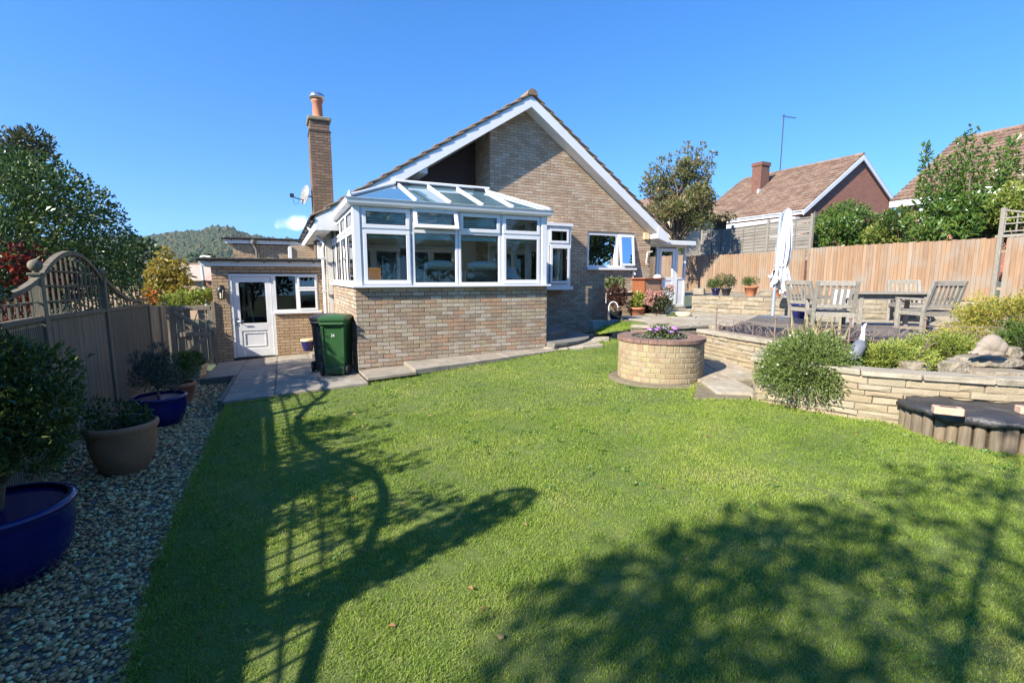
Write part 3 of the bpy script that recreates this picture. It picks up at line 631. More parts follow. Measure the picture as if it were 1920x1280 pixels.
# the chimney's bricks hang under the chimney part
rest_before = set(o.name for o in COL.objects)
ch.p = cmo; ch.emit()
cap = MB(); cap.box(ca0 - .03, ca1 + .03, cb0 - .03, cb1 + .03, cz1 + .30, cz1 + .40, 0, .02); cap.build('chimney_cap', pm('mossy_cap', [(.17, .15, .09), (.28, .25, .17)], 14, rough=.95, bump=.8), cmo)
pc = (.0, 6.0); pot = MB(); zt = cz1 + .40
pot.lathe([(.15, zt), (.15, zt + .03), (.135, zt + .06), (.125, zt + .45), (.15, zt + .47), (.15, zt + .52), (.13, zt + .55)], 18, (*pc, 0)); pot.build('chimney_pot', m_terra, cmo)
cw = MB(); cw.lathe([(.1, zt + .55), (.19, zt + .56), (.21, zt + .60), (.20, zt + .63), (.19, zt + .64), (.19, zt + .67), (.15, zt + .70), (.02, zt + .72), (.0, zt + .72)], 18, (*pc, 0)); cw.build('cowl', m_chrome, cmo)

# satellite dish on the chimney's side
dish = on_house('satellite_dish', 'small grey satellite dish on the side of the brick chimney', 'satellite dish', ca0, 5.85, 3.85)
m = MB(); m.tube([(0, 0, -.22), (0, 0, .18)], .02, 6); m.tube([(0, 0, 0), (-.12, 0, .02)], .02, 6); m.build('bracket', m_black, dish)
m = MB(); m.lathe([(.0, -.05), (.12, -.035), (.22, 0), (.265, .03)], 18); m.lathe([(.265, .03), (.225, .008), (.12, -.027), (0, -.042)], 18)
m.build('reflector', pm('dish_grey', [(.42, .40, .37), (.5, .48, .45)], 6, rough=.6), dish, loc=(-.16, 0, .04), rot=(rad(20), rad(-78), 0))
m = MB(); m.tube([(-.14, 0, -.12), (-.42, -.03, -.06), (-.48, -.03, -.02)], .014, 6); m.box(-.56, -.46, -.06, 0, -.05, .05); m.tube([(-.5, -.03, -.05), (-.45, -.03, -.24), (-.36, -.03, -.2), (-.34, -.03, -.1)], .006, 5); m.build('receiver_arm', m_black, dish)
# ================================================================== CONSERVATORY (local frame of the house)
cons = on_house('conservatory', 'white framed conservatory with glass hipped roof on a mixed brick base', 'conservatory')
CW, CD, SZ, TZ, EZ = 3.85, RB - .01, 1.48, 2.90, 2.98     # width, depth, sill, top of frames, eaves
mb = MB(); wallbox(mb, (0, 0, 0), 0, 0, CW, -.15, SZ, .22); mb.box(.006, .22, .23, CD, -.15, SZ); mb.box(CW - .22, CW - .006, .23, 2.99, -.15, SZ if False else .5); mb.box(CW - .22, CW - .006, 2.1, 2.99, .5, SZ)
mb.box(CW - .22, CW - .006, .23, .75, .5, SZ)
fl_ = MB(); fl_.box(.23, CW - .23, .23, CD, .2, .34); fl_.build('floor', m_plaster, cons); mb.build('base_wall', m_mortar_d, cons)
P = Pieces(cons, m_bbrick, limit=270); Pd = Pieces(cons, m_bbrick_d, limit=30, rest='damp_brickwork')
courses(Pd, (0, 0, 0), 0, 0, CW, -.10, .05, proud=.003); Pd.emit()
courses(P, (0, 0, 0), 0, 0, CW, .05, SZ, proud=.003); courses(P, (0, 0, 0), math.pi * 1.5, -CD, 0, -.10, SZ, phase=1, proud=.003); courses(P, (CW, 0, 0), math.pi / 2, 0, .75, .1, SZ, phase=1)
P.emit()
f = MB(); front = Plane((0, .06, 0), 0); left = Plane((.06, 0, 0), math.pi * 1.5); right = Plane((CW - .06, 0, 0), math.pi / 2)
s_ = MB(); s_.box(-.05, CW + .05, -.10, .16, SZ, SZ + .035, 0, .004); s_.box(-.05, .16, .162, CD, SZ, SZ + .035, 0, .004); s_.build('sill', m_white, cons)
z0 = SZ + .035; PW = .13
for (x, y) in ((.0, .0), (CW - PW, .0)): f = MB(); f.box(x, x + PW, y, y + PW, z0, TZ, 0, .012); f.build('corner_post', m_white, cons)
ZT = 2.50
mats_blind = pm('green_blind', [(.58, .68, .63), (.68, .76, .72)], 1.5, rough=.8, stretch=(.2, .2, 40), rand=None)
bays = [PW + .0 + i * (CW - 2 * PW) / 4 for i in range(5)]
for i in range(4):
    u0, u1 = bays[i] + .006, bays[i + 1] - .006
    fm = MB(); front.ring(fm, u0, u1, z0, TZ, .05, -.035, .03); front.box(fm, u0 + .05, u1 - .05, ZT - .03, ZT + .03, -.035, .03)
    wo = fm.build('window_frame', m_white, cons)
    if i == 1: sash(front, wo, u0 + .02, u1 - .02, ZT + .012, TZ - .02, .068, .032, .085, m_white, m_glass, tilt=.30)
    else: sash(front, wo, u0 + .03, u1 - .03, ZT + .02, TZ - .03, .065, .004, .05, m_white, m_glass)
    if i in (0, 3): sash(front, wo, u0 + .03, u1 - .03, z0 + .03, ZT - .015, .065, .004, .05, m_white, m_glass)
    else: pane(front, wo, u0 + .05, u1 - .05, z0 + .05, ZT - .03, .0, m_glass)
    b = MB(); front.box(b, u0 + .07, u1 - .07, ZT - .14, ZT - .05, -.11, -.055); b.build('roller_blind', mats_blind, wo)
    if i < 3:
        b = MB()
        for k in range(6): front.box(b, u0 + .08, u1 - .08, ZT + .07 + k * .045, ZT + .10 + k * .045, -.085, -.07)
        b.build('blind', mats_blind, wo)
n = 4
for i in range(n):
    u0 = -CD + .02 + i * (CD - PW - .02) / n + .004; u1 = -CD + .02 + (i + 1) * (CD - PW - .02) / n - .004
    fm = MB(); left.ring(fm, u0, u1, z0, TZ, .05, -.035, .03); left.box(fm, u0 + .05, u1 - .05, ZT - .03, ZT + .03, -.035, .03); wo = fm.build('window_frame', m_white, cons)
    sash(left, wo, u0 + .03, u1 - .03, ZT + .02, TZ - .03, .06, .004, .05, m_white, m_glass)
    sash(left, wo, u0 + .03, u1 - .03, z0 + .03, ZT - .015, .06, .004, .05, m_white, m_glass)
# right side: window, then double doors down to the steps
for (u0, u1, zz, nm) in ((PW, .75, z0, 'window_frame'), (.76, 1.43, .5, 'door'), (1.44, 2.1, .5, 'door'), (2.11, 2.98, z0, 'window_frame')):
    fm = MB(); right.ring(fm, u0, u1, zz, TZ, .075, -.035, .03); right.box(fm, u0 + .075, u1 - .075, ZT - .03, ZT + .03, -.035, .03); wo = fm.build(nm, m_white, cons)
    pane(right, wo, u0 + .06, u1 - .06, zz + .06, TZ - .06, 0, m_glass)
# eaves beam and gutter, fascia
ev = MB(); ev.box(.0, CW, .0, .13, TZ, EZ); ev.box(.0, .13, .132, CD, TZ, EZ); ev.box(CW - .13, CW, .132, 2.98, TZ, EZ); ev.build('eaves_beam', m_white, cons)
def ogee(p, n): return [p + n * .0 + Vector((0, 0, -.12)), p + n * .05 + Vector((0, 0, -.12)), p + n * .085 + Vector((0, 0, -.085)), p + n * .10 + Vector((0, 0, -.02)), p + n * .115 + Vector((0, 0, 0)), p + n * .10 + Vector((0, 0, .005)), p + n * .085 + Vector((0, 0, -.02)), p + Vector((0, 0, -.07))]
g = MB()
def sweep(g, a, b, na, nb):
    A, B = ogee(a, na), ogee(b, nb); k = len(A); g.add(A + B, [(i, (i + 1) % k, k + (i + 1) % k, k + i) for i in range(k)] + [list(range(k))[::-1], list(range(k, 2 * k))])
zg = EZ + .03
sweep(g, Vector((0, 0, zg)), Vector((CW, 0, zg)), Vector((-1, -1, 0)), Vector((1, -1, 0)))
sweep(g, Vector((0, CD - .02, zg)), Vector((0, 0, zg)), Vector((-1, 0, 0)), Vector((-1, -1, 0)))
sweep(g, Vector((CW, 0, zg)), Vector((CW, 2.9, zg)), Vector((1, -1, 0)), Vector((1, 0, 0)))
g.build('gutter', m_white, cons)
# roof: ridge parallel to the front, four hips, glazing bars, glass
RA0, RA1, RBB, RZ = 1.12, 3.06, 1.5, 3.58
e00, e10 = Vector((-.05, -.05, EZ + .04)), Vector((CW + .05, -.05, EZ + .04))
e01, e11 = Vector((-.05, 2.95, EZ + .04)), Vector((CW + .05, 2.95, EZ + .04))
r0, r1 = Vector((RA0, RBB, RZ)), Vector((RA1, RBB, RZ))
def glassquad(name, pts, mat):
    n = (pts[1] - pts[0]).cross(pts[2] - pts[0]).normalized(); m = MB(); m.ext(pts, n * -.02); return m.build(name, mat, cons)
fronts = [RA0, RA0 + (RA1 - RA0) / 3, RA0 + 2 * (RA1 - RA0) / 3, RA1]
E = lambda a, y: Vector((a, y, EZ + .04)); Rg = lambda a: Vector((a, RBB, RZ))
glassquad('roof_pane', [e00, E(fronts[0], -.05), r0], m_roofglass); glassquad('roof_pane', [E(fronts[3], -.05), e10, r1], m_roofglass)
glassquad('roof_pane', [E(fronts[0], 2.95), e01, r0], m_roofglass); glassquad('roof_pane', [e11, E(fronts[3], 2.95), r1], m_roofglass)
for a, b in zip(fronts, fronts[1:]):
    glassquad('roof_pane', [E(a, -.05), E(b, -.05), Rg(b), Rg(a)], m_roofglass); glassquad('roof_pane', [E(b, 2.95), E(a, 2.95), Rg(a), Rg(b)], m_roofglass)
glassquad('roof_pane', [e01, e00, r0], m_roofglass); glassquad('roof_pane', [e10, e11, r1], m_roofglass)
def glazing_bar(a, b, w=.05, nm='glazing_bar'):
    m = MB(); up = Vector((0, 0, 1)); d = (b - a).normalized(); m.bar(a + Vector((0, 0, .02)), b + Vector((0, 0, .02)), w, .045, 0, up, .012); m.bar(a + Vector((0, 0, -.05)), b + Vector((0, 0, -.05)), w * .8, .05, 0, up); m.build(nm, m_white, cons)
for a in fronts: glazing_bar(E(a, -.03), Rg(a)); glazing_bar(E(a, 2.95), Rg(a))
for c, r_ in ((e00, r0), (e10, r1), (e01, r0), (e11, r1)): glazing_bar(c, r_, .08, 'hip')
m = MB(); m.bar(r0 - Vector((.12, 0, -.05)), r1 + Vector((.12, 0, .05)), .14, .06, 0, (0, 0, 1), .02); m.build('ridge', m_white, cons)
m = MB(); m.box(RA0 - .05, RA0 + .2, RBB - .16, RBB - .05, RZ - .1, RZ + .02); m.box(RA1 - .3, RA1 - .05, RBB - .16, RBB - .05, RZ - .1, RZ + .02); m.build('ridge_vent', m_black, cons)
# flat box gutter between the glass roof and the house
m = MB(); m.box(-.05, 3.84, 2.95, RB - .02, EZ - .02, EZ + .04); m.build('box_gutter', m_alu, cons)
m = MB(); m.lathe([(0, 0), (.03, .0), (.03, .06), (0, .10)], 8, e00 + Vector((.02, .02, .02))); m.build('finial', m_white, cons)
# furniture inside
def garden_room_chair(a, b, rz, label):
    t = on_house('wicker_armchair', label, 'armchair', a, b, .50, group='cushioned chairs in the conservatory'); t.rotation_euler.z += rz
    w = pm('cane', [(.30, .19, .08), (.42, .29, .14)], 12, rough=.6) if not bpy.data.materials.get('cane') else bpy.data.materials['cane']
    cu = bpy.data.materials.get('pale_cushion') or pm('pale_cushion', [(.76, .77, .72), (.82, .82, .78)], 4, rough=.9)
    wv = bpy.data.materials.get('woven_back') or pm('woven_back', [(.12, .09, .06), (.2, .15, .1)], 60, rough=.8)
    m = MB()
    for x in (-.34, .34):
        m.tube([(x, -.30, 0), (x, -.36, .62), (x * .9, -.44, 1.32)], .024, 7); m.tube([(x, .3, 0), (x, .3, .62), (x, -.34, .66)], .024, 7)
    m.tube([(-.31, -.44, 1.32), (.31, -.44, 1.32)], .024, 7); m.build('frame', w, t)
    m = MB(); m.obox((0, -.40, .95), Vector((.30, 0, 0)), Vector((0, .012, .0)), Vector((0, -.045, .36))); m.build('backrest', wv, t)
    m = MB(); m.obox((0, -.33, .98), Vector((.31, 0, 0)), Vector((0, .07, 0)), Vector((0, -.05, .42)), 0, .06); m.ball((0, -.38, 1.40), .33, .13, .09); m.build('back_cushion', cu, t)
    m = MB(); m.box(-.32, .32, -.3, .34, .35, .5, 0, .05); m.build('seat_cushion', cu, t)
    return t
garden_room_chair(1.56, .62, .15, 'cane conservatory chair with plump pale cushion, behind the window beneath the open top light')
garden_room_chair(2.67, .70, -.35, 'cane conservatory chair turned sideways, behind the third window from the downpipe end')
t = on_house('table_lamp', 'white shaded table lamp glimpsed inside the conservatory by the doors', 'lamp', 3.35, .7, .34)
m = MB(); m.lathe([(.14, 0), (.14, .02), (.03, .06), (.025, 1.22), (.02, 1.3)], 12); m.build('stand', m_brown, t)
m = MB(); m.lathe([(.16, 1.30), (.07, 1.52)], 16); m.build('lamp_shade', m_cloth, t)
t = on_house('wooden_cabinet', 'low orange wooden cabinet inside the conservatory by its side windows', 'cabinet', .35, 1.0, .34)
m = MB(); m.box(-.1, .25, -.25, .3, 0, 1.5, 0, .01); m.build('carcass', pm('orange_pine', [(.35, .14, .05), (.45, .2, .08)], 5, rough=.5), t)
m = MB(); m.box(.26, .27, -.22, .27, .1, 1.4); m.build('door', bpy.data.materials['orange_pine'], t)
# ================================================================== GARAGE / UTILITY EXTENSION, UPPER FLAT ROOF, PORCH
gar = on_house('garage_extension', 'low flat-roofed brick extension with white half-glazed door and window', 'outbuilding')
GB, GL, GR, GZ0, GZ1 = 4.32, -2.62, -.13, -.42, 1.93
DOOR = (-2.28, -1.34, -.30, 1.74); GWIN = (-1.34, -.33, .82, 1.74)
mb = MB(); wallbox(mb, (0, GB, 0), 0, GL, GR, GZ0, GZ1, .2, [DOOR, GWIN]); mb.box(GL + .006, GL + .2, GB + .21, 9.5, GZ0, GZ1); mb.box(GL + .2, GR, 9.3, 9.5, GZ0, GZ1); mb.build('wall', m_mortar_d, gar)
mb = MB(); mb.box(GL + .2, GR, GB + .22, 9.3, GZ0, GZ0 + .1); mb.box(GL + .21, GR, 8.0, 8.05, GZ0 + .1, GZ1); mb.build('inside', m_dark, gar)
P = Pieces(gar, m_gbrick, limit=300)
courses(P, (0, GB, 0), 0, GL, GR, GZ0 + .02, GZ1, [DOOR, GWIN]); courses(P, (GL, 0, 0), math.pi * 1.5, -9.5, -GB, GZ0 + .02, GZ1, phase=1); P.emit()
m = MB(); m.box(GL - .22, GR + .02, GB - .16, 9.7, GZ1 + .14, GZ1 + .18); m.build('roof', m_felt, gar)
m = MB()
for k in range(46):
    x = GL - .15 + R.random() * (GR - GL + .1); m.ball((x, GB - .1 + R.random() * .2, GZ1 + .18), .03 + R.random() * .05, .04, .02, 6, 4)
m.build('roof_moss', pm('roof_moss', [(.05, .05, .03), (.10, .09, .06)], 20, rough=1, bump=.6), gar, kind='stuff')
m = MB(); m.box(GL - .2, GR, GB - .10, GB - .075, GZ1 - .01, GZ1 + .14); m.box(GL - .2, GL - .175, GB - .074, 9.6, GZ1 - .01, GZ1 + .14); m.build('fascia', m_wpaint, gar)
m = MB(); m.box(GL - .17, GR, GB - .074, GB, GZ1 - .005, GZ1 + .01); m.build('soffit', m_soffit, gar)
gutter(gar, (GL - .26, GB - .16, GZ1 + .15), (GR + .0, GB - .16, GZ1 + .15), .045, m_black, brackets=5)
# half-glazed door
pl = Plane((0, GB + .03, 0), 0); u0, u1, z0, z1 = DOOR
m = MB(); pl.box(m, u0, u0 + .06, z0, z1, -.08, .02); pl.box(m, u1 - .05, u1, z0, z1, -.08, .02); pl.box(m, u0 + .06, u1 - .05, z1 - .06, z1, -.08, .02); m.build('door_frame', m_wpaint, gar)
a, b, c, d = u0 + .065, u1 - .055, z0 + .05, z1 - .065
m = MB(); pl.box(m, a, a + .13, c, d, -.05, -.004, 0, .004); pl.box(m, b - .13, b, c, d, -.05, -.004, 0, .004); pl.box(m, a + .13, b - .13, d - .13, d, -.05, -.004, 0, .004); pl.box(m, a + .13, b - .13, c, c + .2, -.05, -.004, 0, .004); pl.box(m, a + .13, b - .13, .38, .56, -.05, -.004, 0, .004)
pl.box(m, a + .13, b - .13, c + .2, .38, -.045, -.022)
dr = m.build('door', m_wpaint, gar)
m = MB(); pl.ring(m, a + .17, b - .17, c + .24, .34, .03, -.022, -.008, 0, .005); m.build('door_panel', m_wpaint, dr)
pane(pl, dr, a + .12, b - .12, .55, d - .12, -.03, m_glass)
m = MB(); m.tube([pl.p(a + .05, .62, 0), pl.p(a + .05, .62, .06), pl.p(a + .19, .62, .06)], .011, 7); pl.box(m, a + .03, a + .07, .5, .7, -.004, .004); m.build('handle', m_chrome, dr)
m = MB(); pl.box(m, u0, u1, z0 - .02, z0 + .04, -.1, .06); m.build('threshold', m_black, gar)
u0, u1, z0, z1 = GWIN; m = MB(); pl.ring(m, u0, u1, z0, z1, .05, -.07, .02); um = u0 + .52; pl.box(m, um - .03, um + .03, z0 + .05, z1 - .05, -.07, .02)
wo = m.build('window_frame', m_white, gar)
pane(pl, wo, u0 + .04, um - .02, z0 + .04, z1 - .04, -.03, m_glass)
sash(pl, wo, um + .02, u1 - .03, z1 - .36, z1 - .03, .045, .0, .045, m_white, m_glassd); sash(pl, wo, um + .02, u1 - .03, z0 + .03, z1 - .37, .045, .0, .045, m_white, m_glass)
m = MB(); pl.box(m, u0 - .03, u1 + .06, z0 - .05, z0, -.05, .09, 0, .005); m.build('sill', m_white, wo)
# planks leaning inside
m = MB(); m.bar((-2.1, GB + .5, GZ0 + .1), (-2.02, GB + .9, 1.6), .06, .03); m.bar((-1.75, GB + .5, GZ0 + .1), (-1.95, GB + .9, 1.3), .05, .03); m.build('leaning_batten', m_teak, gar)
lamp = on_house('coach_lamp', 'black coach lantern on the brick pier beside the white half-glazed door', 'wall lamp', -2.45, GB, 1.32)
m = MB(); m.box(-.03, .03, -.02, 0, -.12, .16); m.tube([(0, 0, .13), (0, -.1, .15), (0, -.1, .1)], .012, 6); m.lathe([(.02, .14), (.085, .06), (.085, .05), (.06, .05)], 6, (0, -.1, 0)); m.lathe([(.06, -.15), (.05, -.17), (.0, -.19)], 6, (0, -.1, 0))
for k in range(6):
    t = k * math.pi / 3; m.tube([(.075 * math.cos(t), -.1 + .075 * math.sin(t), .055), (.055 * math.cos(t), -.1 + .055 * math.sin(t), -.155)], .006, 4)
m.build('cage', m_black, lamp)
m = MB(); m.lathe([(.068, .05), (.05, -.15)], 6, (0, -.1, 0)); m.build('lamp_glass', m_glass, lamp)
m = MB(); m.lathe([(.02, -.15), (.02, -.03), (.0, -.01)], 8, (0, -.1, 0)); m.build('bulb', m_cream, lamp)

upp = on_house('flat_roof_wing', 'further brick wing with upper flat roof and grey downpipe behind the extension', 'outbuilding')
b0 = 9.9; UL, UZ = -2.55, 2.78
mb = MB(); mb.box(UL + .006, WL, b0 + .006, 14, -.5, UZ); mb.build('wall', m_mortar_d, upp)
P = Pieces(upp, m_gbrick, limit=300); courses(P, (0, b0, 0), 0, UL, WL, 1.4, UZ); courses(P, (UL, 0, 0), math.pi * 1.5, -14, -b0, .5, UZ, phase=1); P.emit()
m = MB(); m.box(UL - .22, WL, b0 - .14, 14.2, UZ + .16, UZ + .20); m.build('roof', m_felt, upp)
m = MB(); m.box(UL - .2, WL, b0 - .10, b0 - .07, UZ, UZ + .16); m.box(UL - .2, UL - .17, b0 - .07, 14, UZ, UZ + .16); m.build('fascia', m_wpaint, upp)
gutter(upp, (UL - .3, b0 - .16, UZ + .17), (EL - .15, b0 - .16, UZ + .17), .05, m_black, brackets=4)
m = MB(); xx = UL + .62; m.lathe([(.05, UZ - .02), (.09, UZ + .02), (.09, UZ + .13)], 8, (xx, b0 - .15, 0)); m.tube([(xx, b0 - .15, UZ - .02), (xx + .08, b0 - .06, UZ - .2), (xx + .08, b0 - .06, 1.2)], .04, 8); m.build('downpipe', m_waney, upp)

porch = on_house('glazed_porch', 'white glazed side porch with a half-panelled door at the right of the gable', 'porch')
PB, P0, P1, PZ = 3.25, WR + .02, 10.95, .70
pl = Plane((0, PB, 0), 0); zt = 2.62
m = MB(); m.box(P0, P1 + .05, PB - .02, PB + 1.8, PZ - .14, PZ); m.build('base', m_slab, porch)
m = MB()
for (a, b) in ((P0, P0 + .06), (P0 + .48, P0 + .56), (P0 + 1.27, P0 + 1.38), (P1 - .08, P1)): pl.box(m, a, b, PZ, zt, -.08, 0, 0, .006)
pl.box(m, P0, P1, zt, zt + .12, -.08, .01); pl.box(m, P0 + .06, P0 + .48, PZ + .9, PZ + .97, -.07, 0); pl.box(m, P0 + 1.38, P1 - .08, PZ + .9, PZ + .97, -.07, 0); pl.box(m, P0 + 1.38, P1 - .08, PZ, PZ + .09, -.07, 0); pl.box(m, P0 + .06, P0 + .48, PZ, PZ + .9, -.06, -.02)
m.box(P1 - .07, P1, PB + .08, PB + 1.8, zt, zt + .12); m.box(P1 - .07, P1, PB + 1.7, PB + 1.8, PZ, zt); m.box(P1 - .07, P1, PB + .08, PB + 1.7, PZ + .9, PZ + .97); m.build('frame', m_white, porch)
m = MB(); pl.box(m, P0 + 1.38, P1 - .08, PZ + .09, PZ + .9, -.05, -.02); m.box(P1 - .05, P1 - .02, PB + .08, PB + 1.7, PZ, PZ + .9); m.build('lower_panel', m_white, porch)
dm = MB(); a, b = P0 + .575, P0 + 1.255; pl.ring(dm, a, b, PZ + .03, zt - .03, .11, -.05, .0); pl.box(dm, a + .11, b - .11, PZ + .86, PZ + .97, -.05, 0); pl.box(dm, a + .11, b - .11, PZ + .14, PZ + .86, -.035, -.015); do = dm.build('door', m_white, porch)
pane(pl, do, a + .1, b - .1, PZ + .96, zt - .13, -.03, m_glass); m = MB(); m.tube([pl.p(a + .05, PZ + 1.02, 0), pl.p(a + .05, PZ + 1.02, .05), pl.p(a + .16, PZ + 1.02, .05)], .012, 6); m.build('handle', m_chrome, do)
pane(pl, porch, P0 + .05, P0 + .49, PZ + .96, zt, -.04, m_glass); pane(pl, porch, P0 + 1.37, P1 - .07, PZ + .96, zt, -.04, m_glass)
m = MB(); m.box(P1 - .045, P1 - .037, PB + .08, PB + 1.7, PZ + .97, zt); m.build('pane', m_glass, porch)
m = MB(); m.ext([(P0, PB - .16, zt + .13), (P0, PB - .16, zt + .19), (P0, PB + 1.85, zt + .42), (P0, PB + 1.85, zt + .36)], (P1 - P0 + .16, 0, 0)); m.build('roof', pm('clear_sheet', [(.35, .33, .28), (.5, .48, .42)], 6, rough=.5), porch)
m = MB(); m.box(P0, P1 + .18, PB - .22, PB - .165, zt + .06, zt + .2, 0, .02); m.build('fascia', m_white, porch)
m = MB(); m.box(P0, P1 - .1, PB + 1.75, PB + 1.8, PZ, zt + .3); m.build('back_wall', m_gbrick, porch)

# brown timber stand beside the porch
st = on_house('potting_bench', 'red-brown timber cabinet with an open dark front between house wall and porch', 'cabinet', 8.62, 2.4, .60)
m = MB(); m.box(-.32, -.27, -.25, .3, 0, 1.0); m.build('side_panel', m_brown, st); m = MB(); m.box(.26, .31, -.25, .3, 0, 1.0); m.build('side_panel', m_brown, st)
m = MB(); m.box(-.27, .26, .26, .3, 0, 1.0); m.build('back_panel', m_dark, st); m = MB(); m.box(-.38, .36, -.32, .34, 1.0, 1.05, 0, .008); m.build('top', m_brown, st)
m = MB(); m.box(-.27, .26, -.25, -.22, .58, 1.0); m.build('front_panel', pm('tan_board', [(.30, .17, .10), (.38, .23, .14)], 4, rough=.7), st); m = MB(); m.box(-.27, .26, -.24, .26, .0, .03); m.build('shelf', m_dark, st)
t = on_house('garden_tap', 'small metal tap standing above the brown timber cabinet', 'tap', 8.5, 2.9, 1.72)
m = MB(); m.tube([(0, .08, .1), (0, 0, .1), (0, -.06, .08), (0, -.07, 0)], .016, 7); m.tube([(-.04, 0, .16), (.04, 0, .16)], .009, 5); m.tube([(0, 0, .1), (0, 0, .16)], .009, 5); m.tube([(0, .02, .1), (0, .02, -.05)], .02, 6); m.build('spout', m_chrome, t)
t = on_house('white_bowl', 'small white upturned bowl on top of the brown timber cabinet', 'bowl', 8.9, 2.3, 1.65)
m = MB(); m.lathe([(.12, 0), (.11, .05), (.06, .09), (0, .1)], 14); m.build('shell', m_cloth, t)

# ================================================================== PAVING
pav = thing('patio', None, None); pav['kind'] = 'structure'
def slab(parent, pts, zf, th=.045, name='slab', mat=m_slab, gap=.006):
    c = sum((Vector((p[0], p[1], 0)) for p in pts), Vector()) / len(pts); m = MB(); P_ = []
    lift = R.uniform(-.003, .003)
    for p in pts:
        v = Vector((p[0], p[1], 0)) - c; L = v.length; v = v * max(0, (L - gap) / L); P_.append(v + c)
    n = len(P_); r1 = [Vector((p.x, p.y, zf(p.x, p.y) - th + lift)) for p in P_]; r2 = [Vector((p.x, p.y, zf(p.x, p.y) - .006 + lift)) for p in P_]
    r3 = []
    for p in P_:
        v = p - c; q = c + v * max(.5, 1 - .007 / v.length); r3.append(Vector((q.x, q.y, zf(q.x, q.y) + lift)))
    m.add(r1 + r2 + r3, [(i, (i + 1) % n, n + (i + 1) % n, n + i) for i in range(n)] + [(n + i, n + (i + 1) % n, 2 * n + (i + 1) % n, 2 * n + i) for i in range(n)] + [list(range(2 * n, 3 * n))])
    return m.build(name, mat, parent)
def rect(a0, a1, b0, b1): return [hp(a0, b0), hp(a1, b0), hp(a1, b1), hp(a0, b1)]
acols = [-2.6, -2.02, -1.35, -.68, 0.0]; brows = [-1.08, -.45, .22, .9, 1.58, 2.25, 2.92, 3.6, 4.3]
for i in range(4):
    for j in range(8):
        if i == 0 and j < 4: continue
        b0, b1 = brows[j], brows[j + 1]
        if i == 3 and False: continue
        slab(pav, rect(acols[i], acols[i + 1], b0, b1), slab_z)
slab(pav, rect(0, .8, -.98, -.02), lambda x, y: slab_z(x, y) + .035 + .02)
zf2 = lambda x, y: .115 + .022 * ((Vector((x, y, 0)) - C0).dot(E1) - .8)
ed = lambda a: -.92 + (a - .8) * (.5 / 3.1)
for k in range(5):
    a0, a1 = .8 + k * .62, .8 + (k + 1) * .62
    slab(pav, [hp(a0, ed(a0)), hp(a1, ed(a1)), hp(a1, -.02), hp(a0, -.02)], zf2, .09)
bs = MB()
for (a0, a1, b0, b1) in ((-2.57, 0, 1.6, 4.28), (-2.0, 0, -1.05, 1.6)):
    q = rect(a0, a1, b0, b1); q = [Vector((p.x, p.y, slab_z(p.x, p.y) - .03)) for p in q]; bs.ext(q, (0, 0, -.25))
bs.build('paving_bed', m_flagbase, pav)
# raised slab by the pots
m = MB(); slab(pav, rect(-.62, -.02, 2.9, 4.2), lambda x, y: slab_z(x, y) + .10, .1)
# kerb on the gravel side
kb = pm('kerb_concrete', [(.10, .095, .08), (.16, .15, .125)], 8, rough=.95, bump=.5)
for k in range(3):
    m = MB(); b0 = -1.1 + k * .9; p0, p1 = hp(-2.045, b0), hp(-2.045, b0 + .89); p0.z = slab_z(p0.x, p0.y) - .05; p1.z = slab_z(p1.x, p1.y) - .05; m.bar(p0, p1, .05, .14, 0, (0, 0, 1), .006); m.build('kerb', kb, pav)
m = MB(); p0, p1 = hp(-2.62, 1.56), hp(-2.03, 1.56); p0.z = slab_z(p0.x, p0.y) - .06; p1.z = slab_z(p1.x, p1.y) - .06; m.bar(p0, p1, .05, .14, 0, (0, 0, 1), .006); m.build('kerb', kb, pav)

# half-round steps at the conservatory doors
stp = on_house('garden_steps', 'dark half-round steps leading to the conservatory side doors', 'steps', CW + .01, 1.35)
m_step = pm('dark_step_stone', [(.13, .125, .11), (.21, .20, .175)], 8, rough=.9, bump=.5, dirt=((.08, .09, .06), 4, .5))
for r_, z0, z1 in ((1.75, .12, .31), (1.2, .31, .47), (.7, .47, .6)):
    m = MB(); pts = [(r_ * math.sin(t) * .92, -r_ * math.cos(t) * .95) for t in [math.pi * i / 16 for i in range(17)]]
    m.prism(pts, z0 - (.4 if z0 < .2 else 0), z1 - .05); m.prism([(x * 1.02, y * 1.02) for x, y in pts], z1 - .05, z1); m.build('step', m_step, stp)

# flagstone areas: irregular stones
def crazy(parent, poly, zf, step, name='flagstone', mat=m_flag, th=.04, limit=300, jig=.36):
    """jittered cells clipped to the outline, each stone an object"""
    xs = [p[0] for p in poly]; ys = [p[1] for p in poly]
    nx = int((max(xs) - min(xs)) / step) + 2; ny = int((max(ys) - min(ys)) / step) + 2
    G = {}
    for i in range(nx + 1):
        for j in range(ny + 1): G[i, j] = (min(xs) - step * .5 + i * step + R.uniform(-jig, jig) * step, min(ys) - step * .5 + j * step + R.uniform(-jig, jig) * step)
    def inside(p):
        c = False; n = len(poly)
        for a in range(n):
            x1, y1 = poly[a][:2]; x2, y2 = poly[(a + 1) % n][:2]
            if (y1 > p[1]) != (y2 > p[1]) and p[0] < (x2 - x1) * (p[1] - y1) / (y2 - y1) + x1: c = not c
        return c
    k = 0
    for i in range(nx):
        for j in range(ny):
            if (i + j) % 3 == 0 and i + 1 < nx and (i + j * 2) % 2 == 0: pass
            q = [G[i, j], G[i + 1, j], G[i + 1, j + 1], G[i, j + 1]]
            c = (sum(p[0] for p in q) / 4, sum(p[1] for p in q) / 4)
            if inside(c):
                slab(parent, q, zf, th, name, mat, .014); k += 1
PZT = .62                                                                 # upper patio level
g6, g92, gp = hp(4.0, 2.99), hp(9.2, 2.99), hp(11.3, 3.4)
